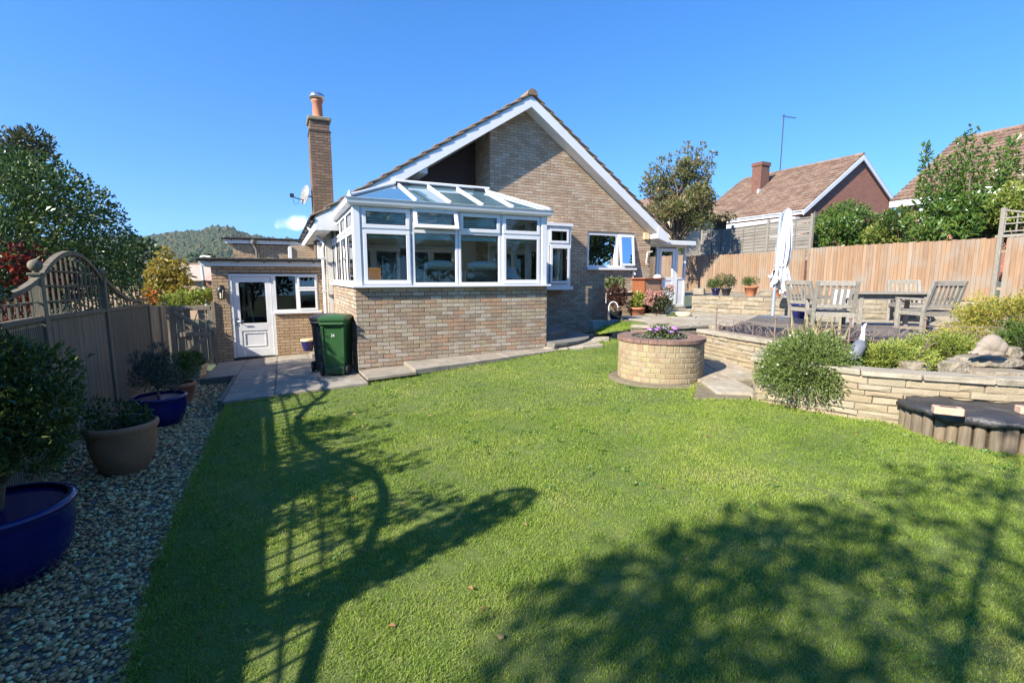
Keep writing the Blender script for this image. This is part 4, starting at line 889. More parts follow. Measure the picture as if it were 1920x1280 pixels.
PATIO = [(2.75, 12.3), (2.95, 11.25), (3.45, 10.35), (4.3, 10.7), (5.2, 11.1), (6.2, 9.0), (7.0, 7.6), (12.2, 7.0), (12.2, 9.9), (9.6, 12.0), (7.6, 13.0), (5.7, 14.9), (gp.x, gp.y), (g92.x, g92.y)]
sheet('upper_patio', PATIO, lambda x, y: PZT - .02, m_flagbase, .8)
up = [o for o in COL.objects if o.name == 'upper_patio'][0]
crazy(up, [(2.75, 12.3), (2.95, 11.25), (3.45, 10.35), (4.3, 10.7), (5.2, 11.1), (6.2, 9.2), (9.5, 8.6), (10, 11.6), (7.6, 12.9), (5.7, 14.8), (gp.x, gp.y), (g92.x, g92.y)], lambda x, y: PZT, .62)
WALK = [(2.35, 6.15), (3.02, 6.0), (3.55, 7.0), (3.7, 7.8), (3.3, 8.8), (3.3, 10.2), (2.6, 10.6), (2.75, 9.2), (2.6, 8.1), (2.95, 7.4)]
sheet('lower_path', WALK, lambda x, y: .08 + .075 * (y - 6), m_flagbase, .5, thick=.4); lp = [o for o in COL.objects if o.name == 'lower_path'][0]
crazy(lp, WALK, lambda x, y: .115 + .075 * (y - 6), .58, th=.07, jig=.25)
STRIP = [(q385.x, q385.y), (1.55, 10.05), (2.25, 11.1), (2.5, 11.9), (2.2, 12.0), (1.9, 11.3), (1.2, 10.4), tuple(hp(3.95, -.02)[:2])]
sheet('garden_path', STRIP, lambda x, y: lawn_z(x, y) + .02, m_flagbase, .5); gpth = [o for o in COL.objects if o.name == 'garden_path'][0]
crazy(gpth, STRIP, lambda x, y: lawn_z(x, y) + .05, .42, th=.05)
sheet('grass_bank', [(1.9, 11.35), (2.25, 11.1), (2.9, 10.55), (3.42, 10.35), (2.95, 11.25), (2.75, 12.3), (2.2, 12.1)], lambda x, y: .3 + .28 * min(1, max(0, (x - 1.9) / 1.0)), m_turf, .4)
# ================================================================== WALLS OF STONE
def stone_wall(name, label, pts, zb, zt, mat=m_stone, Hs=(.055, .07, .085), Ls=(.20, .46), cope=True, jit=.012, th=.22, limit=300, side=1, group=None):
    """a dry-looking wall along a polyline (world coordinates); the visible face is on the right of the walk direction"""
    w = thing(name, label, 'garden wall', (0, 0, 0), 0, group)
    bk = MB(); P = Pieces(w, mat, 'stone', limit, 'stonework')
    for a, b in zip(pts, pts[1:]):
        a, b = Vector((*a, 0)), Vector((*b, 0)); d = b - a; L = d.length; ang = math.atan2(d.y, d.x); U = d / L; N = Vector((U.y, -U.x, 0))
        zb0, zt0 = (zb(a.x, a.y) if callable(zb) else zb), zt
        zb1 = zb(b.x, b.y) if callable(zb) else zb
        zlo = min(zb0, zb1) - .05
        bk.ext([a - N * .02 + Vector((0, 0, zlo - .2)), b - N * .02 + Vector((0, 0, zlo - .2)), b - N * .02 + Vector((0, 0, zt)), a - N * .02 + Vector((0, 0, zt))], -N * (th - .02))
        if cope:
            u = 0.0
            while u < L - .01:
                l = min(R.uniform(.42, .62), L - u)
                if L - u - l < .12: l = L - u
                c = MB(); c.obox((0, 0, 0), Vector((l / 2 - .004, 0, 0)), Vector((0, th / 2 + .03, 0)), Vector((0, 0, .032)), 0, .010)
                cv = [Vector(v) for v in c.v]; c.v = [tuple(v + Vector((R.uniform(-.004, .004), R.uniform(-.008, .008), R.uniform(-.004, .004)))) for v in cv]
                ce = a + U * (u + l / 2) - N * (th / 2 - .01) + Vector((0, 0, zt + .034)); c.build('coping', m_cope, w, loc=ce, rot=(0, R.uniform(-.008, .008), ang)); u += l
    V_ = [Vector((*p, 0)) for p in pts]; cum = [0.0]
    for a, b in zip(V_, V_[1:]): cum.append(cum[-1] + (b - a).length)
    def arc(u):
        u = max(0, min(u, cum[-1] - 1e-5)); k = max(q for q in range(len(V_) - 1) if cum[q] <= u); return V_[k].lerp(V_[k + 1], (u - cum[k]) / (cum[k + 1] - cum[k]))
    z = (min(zb(p.x, p.y) for p in V_) if callable(zb) else zb) - .05
    while z < zt - .02:
        h = min(R.choice(Hs), zt - z)
        if zt - z - h < .035: h = zt - z
        u = -R.uniform(0, Ls[0])
        while u < cum[-1] - .01:
            l = R.uniform(*Ls); u0, u1 = max(u, 0), min(u + l, cum[-1])
            if u1 - u0 > .05:
                a, b = arc(u0), arc(u1); d = (b - a).normalized(); N = Vector((d.y, -d.x, 0)); mid = arc((u0 + u1) / 2)
                P.put((a + b) / 2 * .5 + mid * .5 + Vector((0, 0, z + h / 2)) + N * R.uniform(-.006, .014), math.atan2(d.y, d.x), (b - a).length - .007, h - .006, .07, .007, jit, tilt=(R.uniform(-.04, .04), R.uniform(-.008, .008), R.uniform(-.02, .02)))
            u += l
        z += h
    bk.build('core', m_mortar, w); P.emit(); return w
stone_wall('pond_wall', 'cream stone wall with coping beside the flagstone path, carrying the scrolled railing', [(3.42, 8.85), (3.62, 8.0), (3.86, 7.2), (4.05, 6.45)], .20, .66, limit=120)
stone_wall('bed_wall', 'cream coursed stone wall below the rosemary, curving along the lawn edge', [(3.55, 6.75), (3.06, 6.02), (3.42, 5.58), (3.8, 5.18), (4.25, 4.92), (4.8, 4.72), (5.6, 4.5), (6.8, 4.2)], lawn_z, .60, limit=220)
stone_wall('terrace_wall', 'low rough stone wall below the potted plants, between porch and parasol', [(5.55, 14.95), (6.5, 13.95), (7.5, 13.05), (9.5, 11.95), (11.9, 10.35)], PZT - .05, 1.10, m_rough, (.10, .13, .17), (.22, .55), cope=False, jit=.02, limit=200, th=.3)
stone_wall('edging_wall', 'dark low stone edging at the near edge of the upper patio', [(2.6, 10.55), (3.4, 10.28), (4.3, 10.6), (5.2, 11.0)], .15, .56, m_rough, (.09, .12), (.2, .45), cope=True, jit=.015, limit=60, th=.2)
# terrace ground behind the rough wall, up to the boarded fence
sheet('terrace_ground', [(5.6, 15.0), (6.6, 14.1), (7.6, 13.2), (9.6, 12.1), (12.0, 10.5), (14, 5), (16, 5), (12.2, 14), (8.6, 22.6), (6.9, 22.0), (6.0, 17)], lambda x, y: 1.05, pm('terrace_gravel', [(.20, .17, .12), (.32, .28, .2)], 9, rough=1, bump=.7, dirt=((.08, .1, .04), 1.5, .7)), .8)
# soil of the bed behind the front wall
sheet('planting_bed', [(3.25, 6.1), (3.6, 5.65), (4.0, 5.3), (4.4, 5.1), (4.9, 4.9), (5.7, 4.7), (7.5, 4.2), (8.5, 4.2), (8.2, 7.0), (6.3, 7.15), (4.1, 7.1), (3.7, 6.8)], lambda x, y: .58 + .10 * max(0, min(1, (x - 4.8))), m_soil, .4)
# bank behind the right end of the bed
# pond with netting
pond = thing('netted_pond', 'raised garden pond covered by dark sagging netting behind the scrolled railing', 'pond', (0, 0, 0))
NETP = [(3.72, 8.75), (3.95, 7.35), (5.1, 7.15), (6.5, 7.1), (6.5, 8.3), (5.7, 8.9), (4.9, 9.6), (4.2, 9.2)]
m = MB(); c = Vector((5.0, 8.15, .70)); ring = [Vector((x, y, .74)) for x, y in NETP]
ring[6].z = .92; ring[5].z = .86; ring[4].z = .84; n = len(ring)
vs = []; K = 7
for k in range(K):
    f = k / (K - 1)
    for i in range(n):
        for s in range(5):
            p = ring[i].lerp(ring[(i + 1) % n], s / 5); q = p.lerp(c, f); q.z += -.05 * math.sin(f * 3.1) + .012 * math.sin(7 * q.x + 5 * q.y); vs.append(q)
N5 = n * 5; m.add(vs, [(k * N5 + i, k * N5 + (i + 1) % N5, (k + 1) * N5 + (i + 1) % N5, (k + 1) * N5 + i) for k in range(K - 1) for i in range(N5)], 0, True)
net = bpy.data.materials.new('pond_net'); net.use_nodes = True; t_ = net.node_tree; b_ = t_.nodes['Principled BSDF']; b_.inputs['Base Color'].default_value = (.03, .03, .035, 1); b_.inputs['Roughness'].default_value = .6
tr_ = t_.nodes.new('ShaderNodeBsdfTransparent'); mx_ = t_.nodes.new('ShaderNodeMixShader'); mx_.inputs[0].default_value = .68
t_.links.new(tr_.outputs[0], mx_.inputs[1]); t_.links.new(b_.outputs[0], mx_.inputs[2]); t_.links.new(mx_.outputs[0], t_.nodes['Material Output'].inputs[0])
m.build('netting', net, pond)
m = MB(); m.prism(NETP, .45, .50); m.build('pond_water', pm('pond_water', [(.012, .018, .012), (.02, .03, .02)], 3, rough=.06, spec=.6), pond)
m = MB()
for i in range(n):
    p, q = NETP[i], NETP[(i + 1) % n]; d = Vector((q[0] - p[0], q[1] - p[1], 0)).normalized(); nn = Vector((-d.y, d.x, 0)); m.bar((p[0], p[1], .45), (q[0], q[1], .45), .06, .3)
m.build('pond_rim', m_rough, pond)
# scrolled railing
def spiral(c, U, r0, turns, flip=1, up=1, start=0.0, n=22):
    return [c + U * (flip * r0 * (1 - .82 * i / n) * math.cos(start + 2 * math.pi * turns * i / n)) + Vector((0, 0, up * r0 * (1 - .82 * i / n) * math.sin(start + 2 * math.pi * turns * i / n))) for i in range(n + 1)]
rail = thing('scrolled_railing', 'low rusty wrought iron railing with scrolls in front of the netted pond', 'railing', (0, 0, 0))
RP = [Vector((3.62, 8.55, .70)), Vector((3.98, 7.28, .70)), Vector((5.0, 7.12, .70)), Vector((6.05, 7.05, .70)), Vector((7.1, 6.95, .70))]
for i, p in enumerate(RP):
    m = MB(); h = .34 if i else .40; m.tube([p, p + Vector((0, 0, h))], .012, 6); m.ball(p + Vector((0, 0, h + .02)), .024, nu=8, nv=6); m.build('post', m_iron, rail)
for a, b in zip(RP, RP[1:]):
    d = (b - a); L = d.length; U = d / L
    for z in (.04, .25):
        m = MB(); m.bar(a + Vector((0, 0, z)), b + Vector((0, 0, z)), .012, .012); m.build('rail', m_iron, rail)
    k = max(2, round(L / .42))
    for j in range(k):
        c = a + U * (L * (j + .5) / k); w = L / k
        for fl in (-1, 1):
            m = MB(); m.tube(spiral(c + U * (fl * w * .23) + Vector((0, 0, .13)), U, .075, 1.6, fl, 1 if (j % 2) else -1, .6), .0055, 5); m.build('scroll', m_iron, rail)
        m = MB(); m.tube([c + U * (w * .46 * math.sin(t)) * 1.0 + Vector((0, 0, .15 + .06 * math.cos(2 * t))) for t in [(-1.5 + 3 * q / 10) for q in range(11)]], .005, 5); m.build('scroll', m_iron, rail)
        if j: m = MB(); m.tube([a + U * (L * j / k) + Vector((0, 0, .04)), a + U * (L * j / k) + Vector((0, 0, .25))], .007, 5); m.build('baluster', m_iron, rail)

# ================================================================== ROUND PLANTER
PC = Vector((2.30, 7.42, 0)); PR = .635; pz = .045
plan = thing('round_brick_planter', 'round yellow brick planter with a red brick rim on the lawn', 'planter', (PC.x, PC.y, pz))
P = Pieces(plan, m_pbrick, limit=300)
m = MB(); m.lathe([(PR - .005, -.15), (PR - .005, .70), (PR - .2, .70), (PR - .2, .3)], 64, smooth=True); m.build('core', pm('pale_mortar', [(.20, .165, .115), (.27, .23, .165)], 20, rough=.95), plan)
nb = 36
for k in range(9):
    h = .11 if k == 8 else .065; z = -.05 + k * .0745 if k < 8 else .545
    cnt = 46 if k == 8 else 29
    for i in range(cnt):
        t = 2 * math.pi * (i + (k % 2) * .5) / cnt + R.uniform(-.01, .01); w = 2 * math.pi * PR / cnt - .008
        if k == 8 and R.random() < .18: pass
        P.put(Vector((PR * math.cos(t), PR * math.sin(t), z + h / 2)) * 1.0, t + math.pi / 2, w, h, .03, .006, tilt=(0, R.uniform(-.02, .02), 0))
P.emit()
for i in range(34):
    t = 2 * math.pi * i / 34; c = MB(); ri, ro = PR - .19, PR + .022; dt = math.pi / 34 - .004
    q = [(ri * math.cos(-dt), ri * math.sin(-dt)), (ro * math.cos(-dt), ro * math.sin(-dt)), (ro, 0), (ro * math.cos(dt), ro * math.sin(dt)), (ri * math.cos(dt), ri * math.sin(dt))]
    c.prism(q, .668, .722 + R.uniform(-.003, .003)); c.build('rim_brick', m_pcap, plan, rot=(0, 0, t))
m = MB(); m.lathe([(0, .655), (PR - .19, .645)], 30); m.build('soil', m_soil, plan)
m = MB(); m.lathe([(PR - .02, .088), (PR + .07, .10), (PR + .13, .06)], 40, mod=lambda t, z, r: r + (.07 * max(0, math.cos(t - 3.5)) - .02 if r > PR + .05 else 0)); m.build('soil_ring', m_flagbase, plan)

# ================================================================== LOG-EDGED RAISED BED with liner, bricks on it
logs = thing('log_edged_bed', 'low raised bed edged with upright logs under a black plastic liner', 'raised bed', (0, 0, 0))
EDG = [(4.12, 4.93), (4.10, 4.72), (4.16, 4.52), (4.27, 4.35), (4.42, 4.20), (4.6, 4.07), (4.8, 3.97), (5.02, 3.90), (5.26, 3.86), (5.5, 3.84), (5.8, 3.82), (6.2, 3.8)]
def walk(pts, step):
    out = []; acc = 0
    for a, b in zip(pts, pts[1:]):
        a, b = Vector((*a, 0)), Vector((*b, 0)); L = (b - a).length; d = (b - a) / L
        while acc < L: out.append((a + d * acc, d)); acc += step
        acc -= L
    return out
for p, d in walk(EDG, .098):
    m = MB(); r_ = .049 + R.uniform(-.006, .005); zt_ = .375 + R.uniform(-.012, .012); zb_ = lawn_z(p.x, p.y) - .1
    m.lathe([(r_ * 1.02, zb_), (r_, zb_ + .2), (r_ * .97, zt_ - .008), (r_ * .8, zt_)], 10, mod=lambda t, z, r: r * (1 + .04 * math.sin(3 * t))); m.build('log', m_log, logs, loc=(p.x + R.uniform(-.006, .006), p.y + R.uniform(-.006, .006), 0), rot=(R.uniform(-.02, .02), R.uniform(-.02, .02), R.random() * 6))
# liner: laid sheet draped over the rim
w = walk(EDG, .06); m = MB(); rows = []
back = [Vector((4.13, 4.95, .42)), Vector((4.45, 4.86, .43)), Vector((4.9, 4.68, .43)), Vector((5.6, 4.46, .43)), Vector((6.4, 4.3, .43))]
nW = len(w)
def lerp_poly(pts, f):
    f *= len(pts) - 1; i = min(int(f), len(pts) - 2); return pts[i].lerp(pts[i + 1], f - i)
KR = 9
for i, (p, d) in enumerate(w):
    nrm = Vector((d.y, -d.x, 0)); bkp = lerp_poly(back, i / (nW - 1)); fr_ = Vector((p.x, p.y, .395))
    wv = .022 * math.sin(i * .55) + .014 * math.sin(i * 1.27 + 1)
    row = []
    for k in range(KR):
        f = k / (KR - 1); q = bkp.lerp(fr_, f); q.z += .012 * math.sin(9 * q.x + 4 * f) * (1 - f) + .010 * math.sin(i * .8 + 5 * f); row.append(q)
    out_ = nrm * .085
    row.append(fr_ + out_ * .75 + Vector((0, 0, .004 + .01 * math.sin(i * .7)))); row.append(fr_ + out_ * (1.0 + wv * 6) + Vector((0, 0, -.035 + wv))); row.append(fr_ + out_ * (.95 + wv * 8) + Vector((0, 0, -.075 + wv * 1.3)))
    rows.append(row)
kk = len(rows[0]); vs = [v for r_ in rows for v in r_]
m.add(vs, [(i * kk + j, (i + 1) * kk + j, (i + 1) * kk + j + 1, i * kk + j + 1) for i in range(nW - 1) for j in range(kk - 1)], 0, True)
lo = m.build('liner', m_liner, logs); sm = lo.modifiers.new('thick', 'SOLIDIFY'); sm.thickness = .006
m = MB(); m.prism([(p.x, p.y) for p, d in w[::3]] + [(b.x, b.y) for b in back[::-1]], -.1, .33); m.build('fill', m_soil, logs)
def loose_brick(p, rz, label):
    t = thing('loose_brick', label, 'brick', p, rz, 'bricks weighing down the liner'); m = MB(); m.obox((0, 0, .036), Vector((.1075, 0, 0)), Vector((0, .051, 0)), Vector((0, 0, .034)), 0, .006); m.obox((0, 0, .0705), Vector((.06, 0, 0)), Vector((0, .022, 0)), Vector((0, 0, .001)), 1)
    m.build('block', [m_pinkb, m_mortar_d], t)
m_pinkb = pm('pink_brick', [(.50, .30, .20), (.58, .39, .29)], 15, rough=.9, bump=.5, dirt=((.66, .55, .45), 12, .6))
pb = at_z(1776, 776, .41); loose_brick((pb.x, pb.y, .408), rad(-28), 'pink brick lying on the black liner near the log edge')
pb = at_z(1935, 776, .41); loose_brick((pb.x, pb.y, .408), rad(-20), 'second brick on the black liner, cut off by the right edge of the picture')
# ================================================================== LEFT FENCE WITH TRELLIS, GATE
fen = thing('trellis_fence', 'grey timber fence topped by arched and dipping trellis with ball finials', 'fence', (FA.x, FA.y, 0), math.atan2(FD.y, FD.x))
# local x along the fence away from the camera, -y faces the garden
posts = [-6.33, -4.22, -2.11, 0.0, 2.11, 4.79]
def fz(x): return -.22 - .025 * max(0, x)                                        # foot
def ptop(x): return 1.26 - .022 * x + min(0, (x + 1.6) * .10)                                               # top of the solid panel
def trellis_top(i, x0, x1, x):
    f = (x - x0) / (x1 - x0); base = ptop(x)
    if i % 2 == 1: return base + .36 + .34 * math.sin(math.pi * f) ** .8          # arch
    return base + .40 - .20 * math.sin(math.pi * f) ** .8 if i != 4 else base + .10 + .34 * max(0, (1 - f * 1.7)) ** 1.5
for i, x in enumerate(posts):
    m = MB(); tall = i < 5; h = ptop(x) + (.42 if tall else .02)
    m.box(x - .045, x + .045, -.06, .03, fz(x) - .2, h, 0, .005)
    if tall: m.box(x - .055, x + .055, -.07, .04, h, h + .025, 0, .006)
    po = m.build('post', m_greywood, fen)
    if tall: m = MB(); m.lathe([(.022, h + .025), (.03, h + .035), (.02, h + .045)], 10, (x, -.015, 0)); m.ball((x, -.015, h + .095), .058, nu=14, nv=10); m.build('finial', m_greywood, po)
for i, (x0, x1) in enumerate(zip(posts, posts[1:])):
    a, b = x0 + .05, x1 - .05
    ribbed = i % 2 == 0; step = .042 if ribbed else .15
    x = a; ks = 0; bw = .026 if ribbed else .146
    while x < b - .01:
        w_ = min(bw, b - x); m = MB(); zt_ = ptop(x) - .03; m.box(x, x + w_, -.032 if ribbed else -.026 + R.uniform(-.004, .004), -.008, fz(x) + .04, zt_, 0, .003)
        m.build('slat' if ribbed else 'board', m_greywood, fen); x += step
    m = MB(); m.box(a, b, -.006, .012, fz(a) + .02, ptop(b) - .05); m.build('backing_panel', m_greywood, fen)
    m = MB(); m.bar((a, -.02, ptop(a)), (b, -.02, ptop(b)), .06, .05, 0, (0, 0, 1), .004); m.build('rail', m_greywood, fen)
    m = MB(); m.bar((a, -.02, fz(a) + .04), (b, -.02, fz(b) + .04), .04, .12, 0, (0, 0, 1), .004); m.build('gravel_board', m_greywood, fen)
    # trellis: verticals, horizontals, curved head
    nv = 13
    for k in range(1, nv):
        x = a + (b - a) * k / nv; zt_ = trellis_top(i, x0, x1, x)
        if zt_ - ptop(x) > .06: m = MB(); m.box(x - .011, x + .011, -.028, -.012, ptop(x) + .02, zt_); m.build('trellis_upright', m_greywood, fen)
    for hz in (.16, .32, .48):
        seg = [x_ for x_ in np.linspace(a, b, 41) if trellis_top(i, x0, x1, x_) > ptop(x_) + hz + .02]
        if len(seg) > 3:
            runs = [[seg[0]]]
            for s_, t_ in zip(seg, seg[1:]):
                if t_ - s_ > (b - a) / 40 * 1.5: runs.append([])
                runs[-1].append(t_)
            for r_ in runs:
                if len(r_) > 2: m = MB(); m.bar((r_[0], -.010, ptop(r_[0]) + hz), (r_[-1], -.010, ptop(r_[-1]) + hz), .022, .014); m.build('trellis_lath', m_greywood, fen)
    m = MB(); xs_ = np.linspace(a, b, 25)
    for s_, t_ in zip(xs_, xs_[1:]): m.bar((s_, -.02, trellis_top(i, x0, x1, s_)), (t_ + .008, -.02, trellis_top(i, x0, x1, t_)), .055, .045, 0, (0, 0, 1))
    m.build('trellis_head', m_greywood, fen)
# low closeboard return and the gate
E0 = FA + FD * 4.79; G1 = hp(-3.55, 4.3); G0 = hp(-2.68, 4.3)
ret = thing('board_fence', 'short pale closeboard fence between trellis fence and garden gate', 'fence', (E0.x, E0.y, 0), math.atan2(G1.y - E0.y, G1.x - E0.x))
L = (Vector((G1.x, G1.y, 0)) - Vector((E0.x, E0.y, 0))).length; x = .06
while x < L - .12:
    m = MB(); m.box(x, x + .142, -.02 + R.uniform(-.003, .003), 0, -.45, 1.10 - .06 * x, 0, .003); m.build('board', m_palewood, ret); x += .148
m = MB(); m.bar((.04, .0, 1.11), (L - .08, .0, 1.02), .05, .03); m.build('rail', m_palewood, ret)
for x in (L * .55, L - .03): m = MB(); m.box(x - .045, x + .045, -.06, .03, -.6, 1.12 - .05 * x, 0, .005); m.build('post', m_palewood, ret)
gate = thing('garden_gate', 'ledged and braced timber gate beside the brick extension', 'gate', (G1.x, G1.y, 0), YAW)
gw = .86; gz0, gz1 = -.36, 1.02
for k in range(6):
    x = .03 + k * gw / 6
    m = MB(); m.box(x + .004, x + gw / 6 - .006, .02, .04, gz0, gz1 - (.42 if k in (3,) else 0), 0, .003); m.build('board', m_palewood, gate)
for (z, nm) in ((gz1 - .06, 'rail'), (.36, 'rail'), (gz0 + .06, 'rail')): m = MB(); m.box(.04, gw, -.02, .02, z - .05, z + .05, 0, .004); m.build(nm, m_palewood, gate)
for x in (.04, gw - .06): m = MB(); m.box(x, x + .09, -.02, .02, gz0 + .115, .305, 0, .004); m.box(x, x + .09, -.02, .02, .415, gz1 - .115, 0, .004); m.build('stile', m_palewood, gate)
m = MB(); m.bar((.14, -.002, gz1 - .12), (gw - .1, -.002, .42), .036, .085); m.build('brace', m_palewood, gate)
m = MB(); m.bar((.14, -.002, gz0 + .12), (gw - .1, -.002, .30), .036, .085); m.build('brace', m_palewood, gate)
for x in (-.06, gw + .02): m = MB(); m.box(x, x + .075, -.03, .06, -.5, 1.10, 0, .005); m.build('gate_post', m_palewood, gate)

# ================================================================== RIGHT FENCES
F0, F1 = Vector((7.44, 24.84, 0)), Vector((11.88, 11.98, 0)); fd = (F1 - F0).normalized()
bf = thing('featheredge_fence', 'long orange-brown featheredge board fence behind the patio', 'fence', (F0.x, F0.y, 1.0), math.atan2(fd.y, fd.x))
LF = (F1 - F0).length
def topz(x): return 1.55 + .02 * math.sin(x * .8) + (.02 if x > 8.2 else 0)
x = 0.0; k = 0
while x < LF + 4.2:
    if abs(x - LF) > .06:
        if not (8.24 < x < 8.35):
            m = MB(); w_ = .118; h = topz(x) + R.uniform(-.012, .012) + (.28 if x > LF and False else 0); m.add([(0, -.006, 0), (w_, -.030, 0), (w_, -.002, 0), (0, -.002, 0), (0, -.006, h), (w_, -.030, h), (w_, -.002, h), (0, -.002, h)], [(0, 1, 5, 4), (1, 2, 6, 5), (2, 3, 7, 6), (3, 0, 4, 7), (4, 5, 6, 7)])
            m.build('board', m_board, bf, loc=(x, 0, .06 + R.uniform(0, .008)), rot=(0, R.uniform(-.006, .006), 0))
    x += .104
for z in (.35, 1.25): m = MB(); m.box(0, LF + 4.2, .0, .06, z, z + .07); m.build('rail', m_board, bf)
x = .9
while x < LF + 4: 
    m = MB(); m.box(x, x + .09, -.05, .04, -.2, topz(x) + .07 if abs(x + .045 - LF) > 1 else 2.32, 0, .006); m.build('post', m_teak if x > LF - 1 else m_board, bf); x += 1.53 if x < LF - 3 else (LF - x - .045 if x < LF - .1 else 1.9)
m = MB(); m.box(LF - 2.6, LF + 4, -.03, 0, -.35, .05); m.build('gravel_board', pm('pale_gravel_board', [(.45, .36, .25), (.52, .43, .31)], 4, rough=.9), bf)
# trellis on the last bay
a, b = LF + .05, LF + 1.86
for q in range(9):
    x = a + (b - a) * q / 8; m = MB(); m.box(x - .015, x + .015, -.02, 0, 1.72, 2.24 - .16 * math.sin(math.pi * q / 8)); m.build('trellis_upright', m_teak, bf)
for z in (1.74, 1.92, 2.06): m = MB(); m.box(a, b, -.035, -.021, z, z + .03); m.build('trellis_lath', m_teak, bf)
m = MB()
for q in range(12):
    f0, f1 = q / 12, (q + 1) / 12; m.bar((a + (b - a) * f0, -.02, 2.26 - .16 * math.sin(math.pi * f0)), (a + (b - a) * f1 + .01, -.02, 2.26 - .16 * math.sin(math.pi * f1)), .05, .035)
m.build('trellis_head', m_teak, bf)
m = MB(); m.box(LF - .1, LF + 4, -.03, .0, 1.62, 1.68); m.build('trellis_sill', m_teak, bf)
# grey lap-panel fence beyond
W0, W1 = Vector((9.35, 24.2, 0)), Vector((11.05, 18.2, 0)); wdv = (W1 - W0).normalized(); LW = (W1 - W0).length
wf = thing('lap_panel_fence', 'weathered grey lap-panel fence behind the orange board fence', 'fence', (W0.x, W0.y, 2.2), math.atan2(wdv.y, wdv.x))
npn = 3
for i in range(npn):
    x0, x1 = i * LW / npn + .06, (i + 1) * LW / npn - .06; zt_ = 1.62 + (.02 if i == 2 else 0)
    for k in range(11):
        m = MB(); z = .15 + k * .133; m.obox(((x0 + x1) / 2, -.012, z + .07), Vector(((x1 - x0) / 2, 0, 0)), Vector((0, .004, 0)), Vector((0, .012, .078))); m.build('lap_board', m_waney, wf, rot=(0, R.uniform(-.006, .006), 0))
    m = MB(); m.box(x0, x1, -.04, .0, zt_, zt_ + .04); m.build('cap_rail', m_waney, wf)
    for q in (1, 2): m = MB(); x = x0 + (x1 - x0) * q / 3; m.box(x - .02, x + .02, -.05, -.026, .1, zt_); m.build('batten', m_waney, wf)
for i in range(npn + 1): m = MB(); x = i * LW / npn; m.box(x - .05, x + .05, -.06, .05, -.3, 1.78, 0, .01); m.build('post', m_teak, wf)
# ================================================================== BINS, POTS, FURNITURE, ORNAMENTS
def wheelie_bin(name, label, loc, rz, mats, number=False):
    body, lid, dark = mats
    t = thing(name, label, 'wheelie bin', loc, rz)
    def rr(w, d, z, y0=0, c=.04): return [Vector((x * (w / 2 - c) + c * math.cos(a), y0 + y * (d / 2 - c) + c * math.sin(a), z)) for (x, y, a0) in ((1, -1, -90), (1, 1, 0), (-1, 1, 90), (-1, -1, 180)) for a in (rad(a0), rad(a0 + 45), rad(a0 + 90))]
    m = MB(); sec = [(.42, .50, .05, .02), (.44, .53, .14, .02), (.50, .62, .78, 0), (.52, .64, .90, 0), (.55, .68, .905, 0), (.55, .68, .97, 0)]
    R_ = [rr(w, d, z, y0) for w, d, z, y0 in sec]; n = len(R_[0])
    m.add([v for r_ in R_ for v in r_], [(k * n + i, k * n + (i + 1) % n, (k + 1) * n + (i + 1) % n, (k + 1) * n + i) for k in range(len(sec) - 1) for i in range(n)] + [list(range(n))[::-1]], 0)
    m.build('body', body, t)
    # front recess panel edges, base step
    m = MB(); m.box(-.185, .185, -.302, -.285, .20, .84, 0, .01); m.build('front_panel', body, t)
    for s in (-1, 1): m = MB(); m.bar((s * .205, -.27, .12), (s * .235, -.325, .90), .03, .03, 0, (0, 1, 0), .008); m.build('rib', body, t)
    m = MB(); m.box(-.11, .11, -.27, -.2, .02, .14, 0, .015); m.box(-.19, .19, -.24, .1, .0, .06, 0, .01); m.build('foot', dark, t)
    m = MB(); m.box(-.215, .215, .20, .31, .03, .17, 0, .012); m.box(-.10, .10, .31, .316, .05, .13); m.build('axle_housing', dark, t)
    for s in (-1, 1): m = MB(); m.bar((s * .19, .285, .17), (s * .215, .318, .88), .05, .03, 0, (0, 1, 0), .008); m.build('rib', body, t)
    lm = MB(); L = [rr(.56, .70, .972), rr(.58, .72, .985), rr(.58, .72, 1.02), rr(.50, .62, 1.055), rr(.30, .4, 1.07)]
    lm.add([v for r_ in L for v in r_], [(k * n + i, k * n + (i + 1) % n, (k + 1) * n + (i + 1) % n, (k + 1) * n + i) for k in range(4) for i in range(n)] + [list(range(n))[::-1], list(range(4 * n, 5 * n))], 0); lm.build('lid', lid, t)
    m = MB(); m.tube([(-.24, .37, .93), (.24, .37, .93)], .02, 7)
    for s in (-.2, .2): m.bar((s, .3, .93), (s, .37, .93), .03, .03)
    m.build('handle', body, t)
    for s in (-1, 1):
        w = MB(); prof = [(.03, -.03), (.085, -.03), (.10, -.022), (.10, .022), (.085, .03), (.03, .03)]; w.lathe(prof, 18); w.build('wheel', m_rubber, t, loc=(s * .265, .24, .10), rot=(0, rad(90), 0))
    m = MB(); m.tube([(-.26, .24, .10), (.26, .24, .10)], .014, 6); m.build('axle', dark, t)
    if number:
        cu = bpy.data.curves.new('bin_number', 'FONT'); cu.body = '34'; cu.size = .075; cu.align_x = 'CENTER'; cu.extrude = .001
        tmp = bpy.data.objects.new('number', cu); COL.objects.link(tmp); me_ = bpy.data.meshes.new_from_object(tmp.evaluated_get(bpy.context.evaluated_depsgraph_get())); bpy.data.objects.remove(tmp); me_.materials.clear(); o = bpy.data.objects.new('number', me_); o.location = (0, .318, .70); o.rotation_euler = (rad(90 - 3), 0, math.pi); o.data.materials.append(m_cloth); finish(o, t)
    return t
bpos = hp(-.31, .28); wheelie_bin('wheelie_bin', 'green wheelie bin numbered 34 beside the conservatory corner', (bpos.x, bpos.y, slab_z(bpos.x, bpos.y)), rad(186), (m_green, m_green, m_greend), True).scale = (.82, .95, 1)
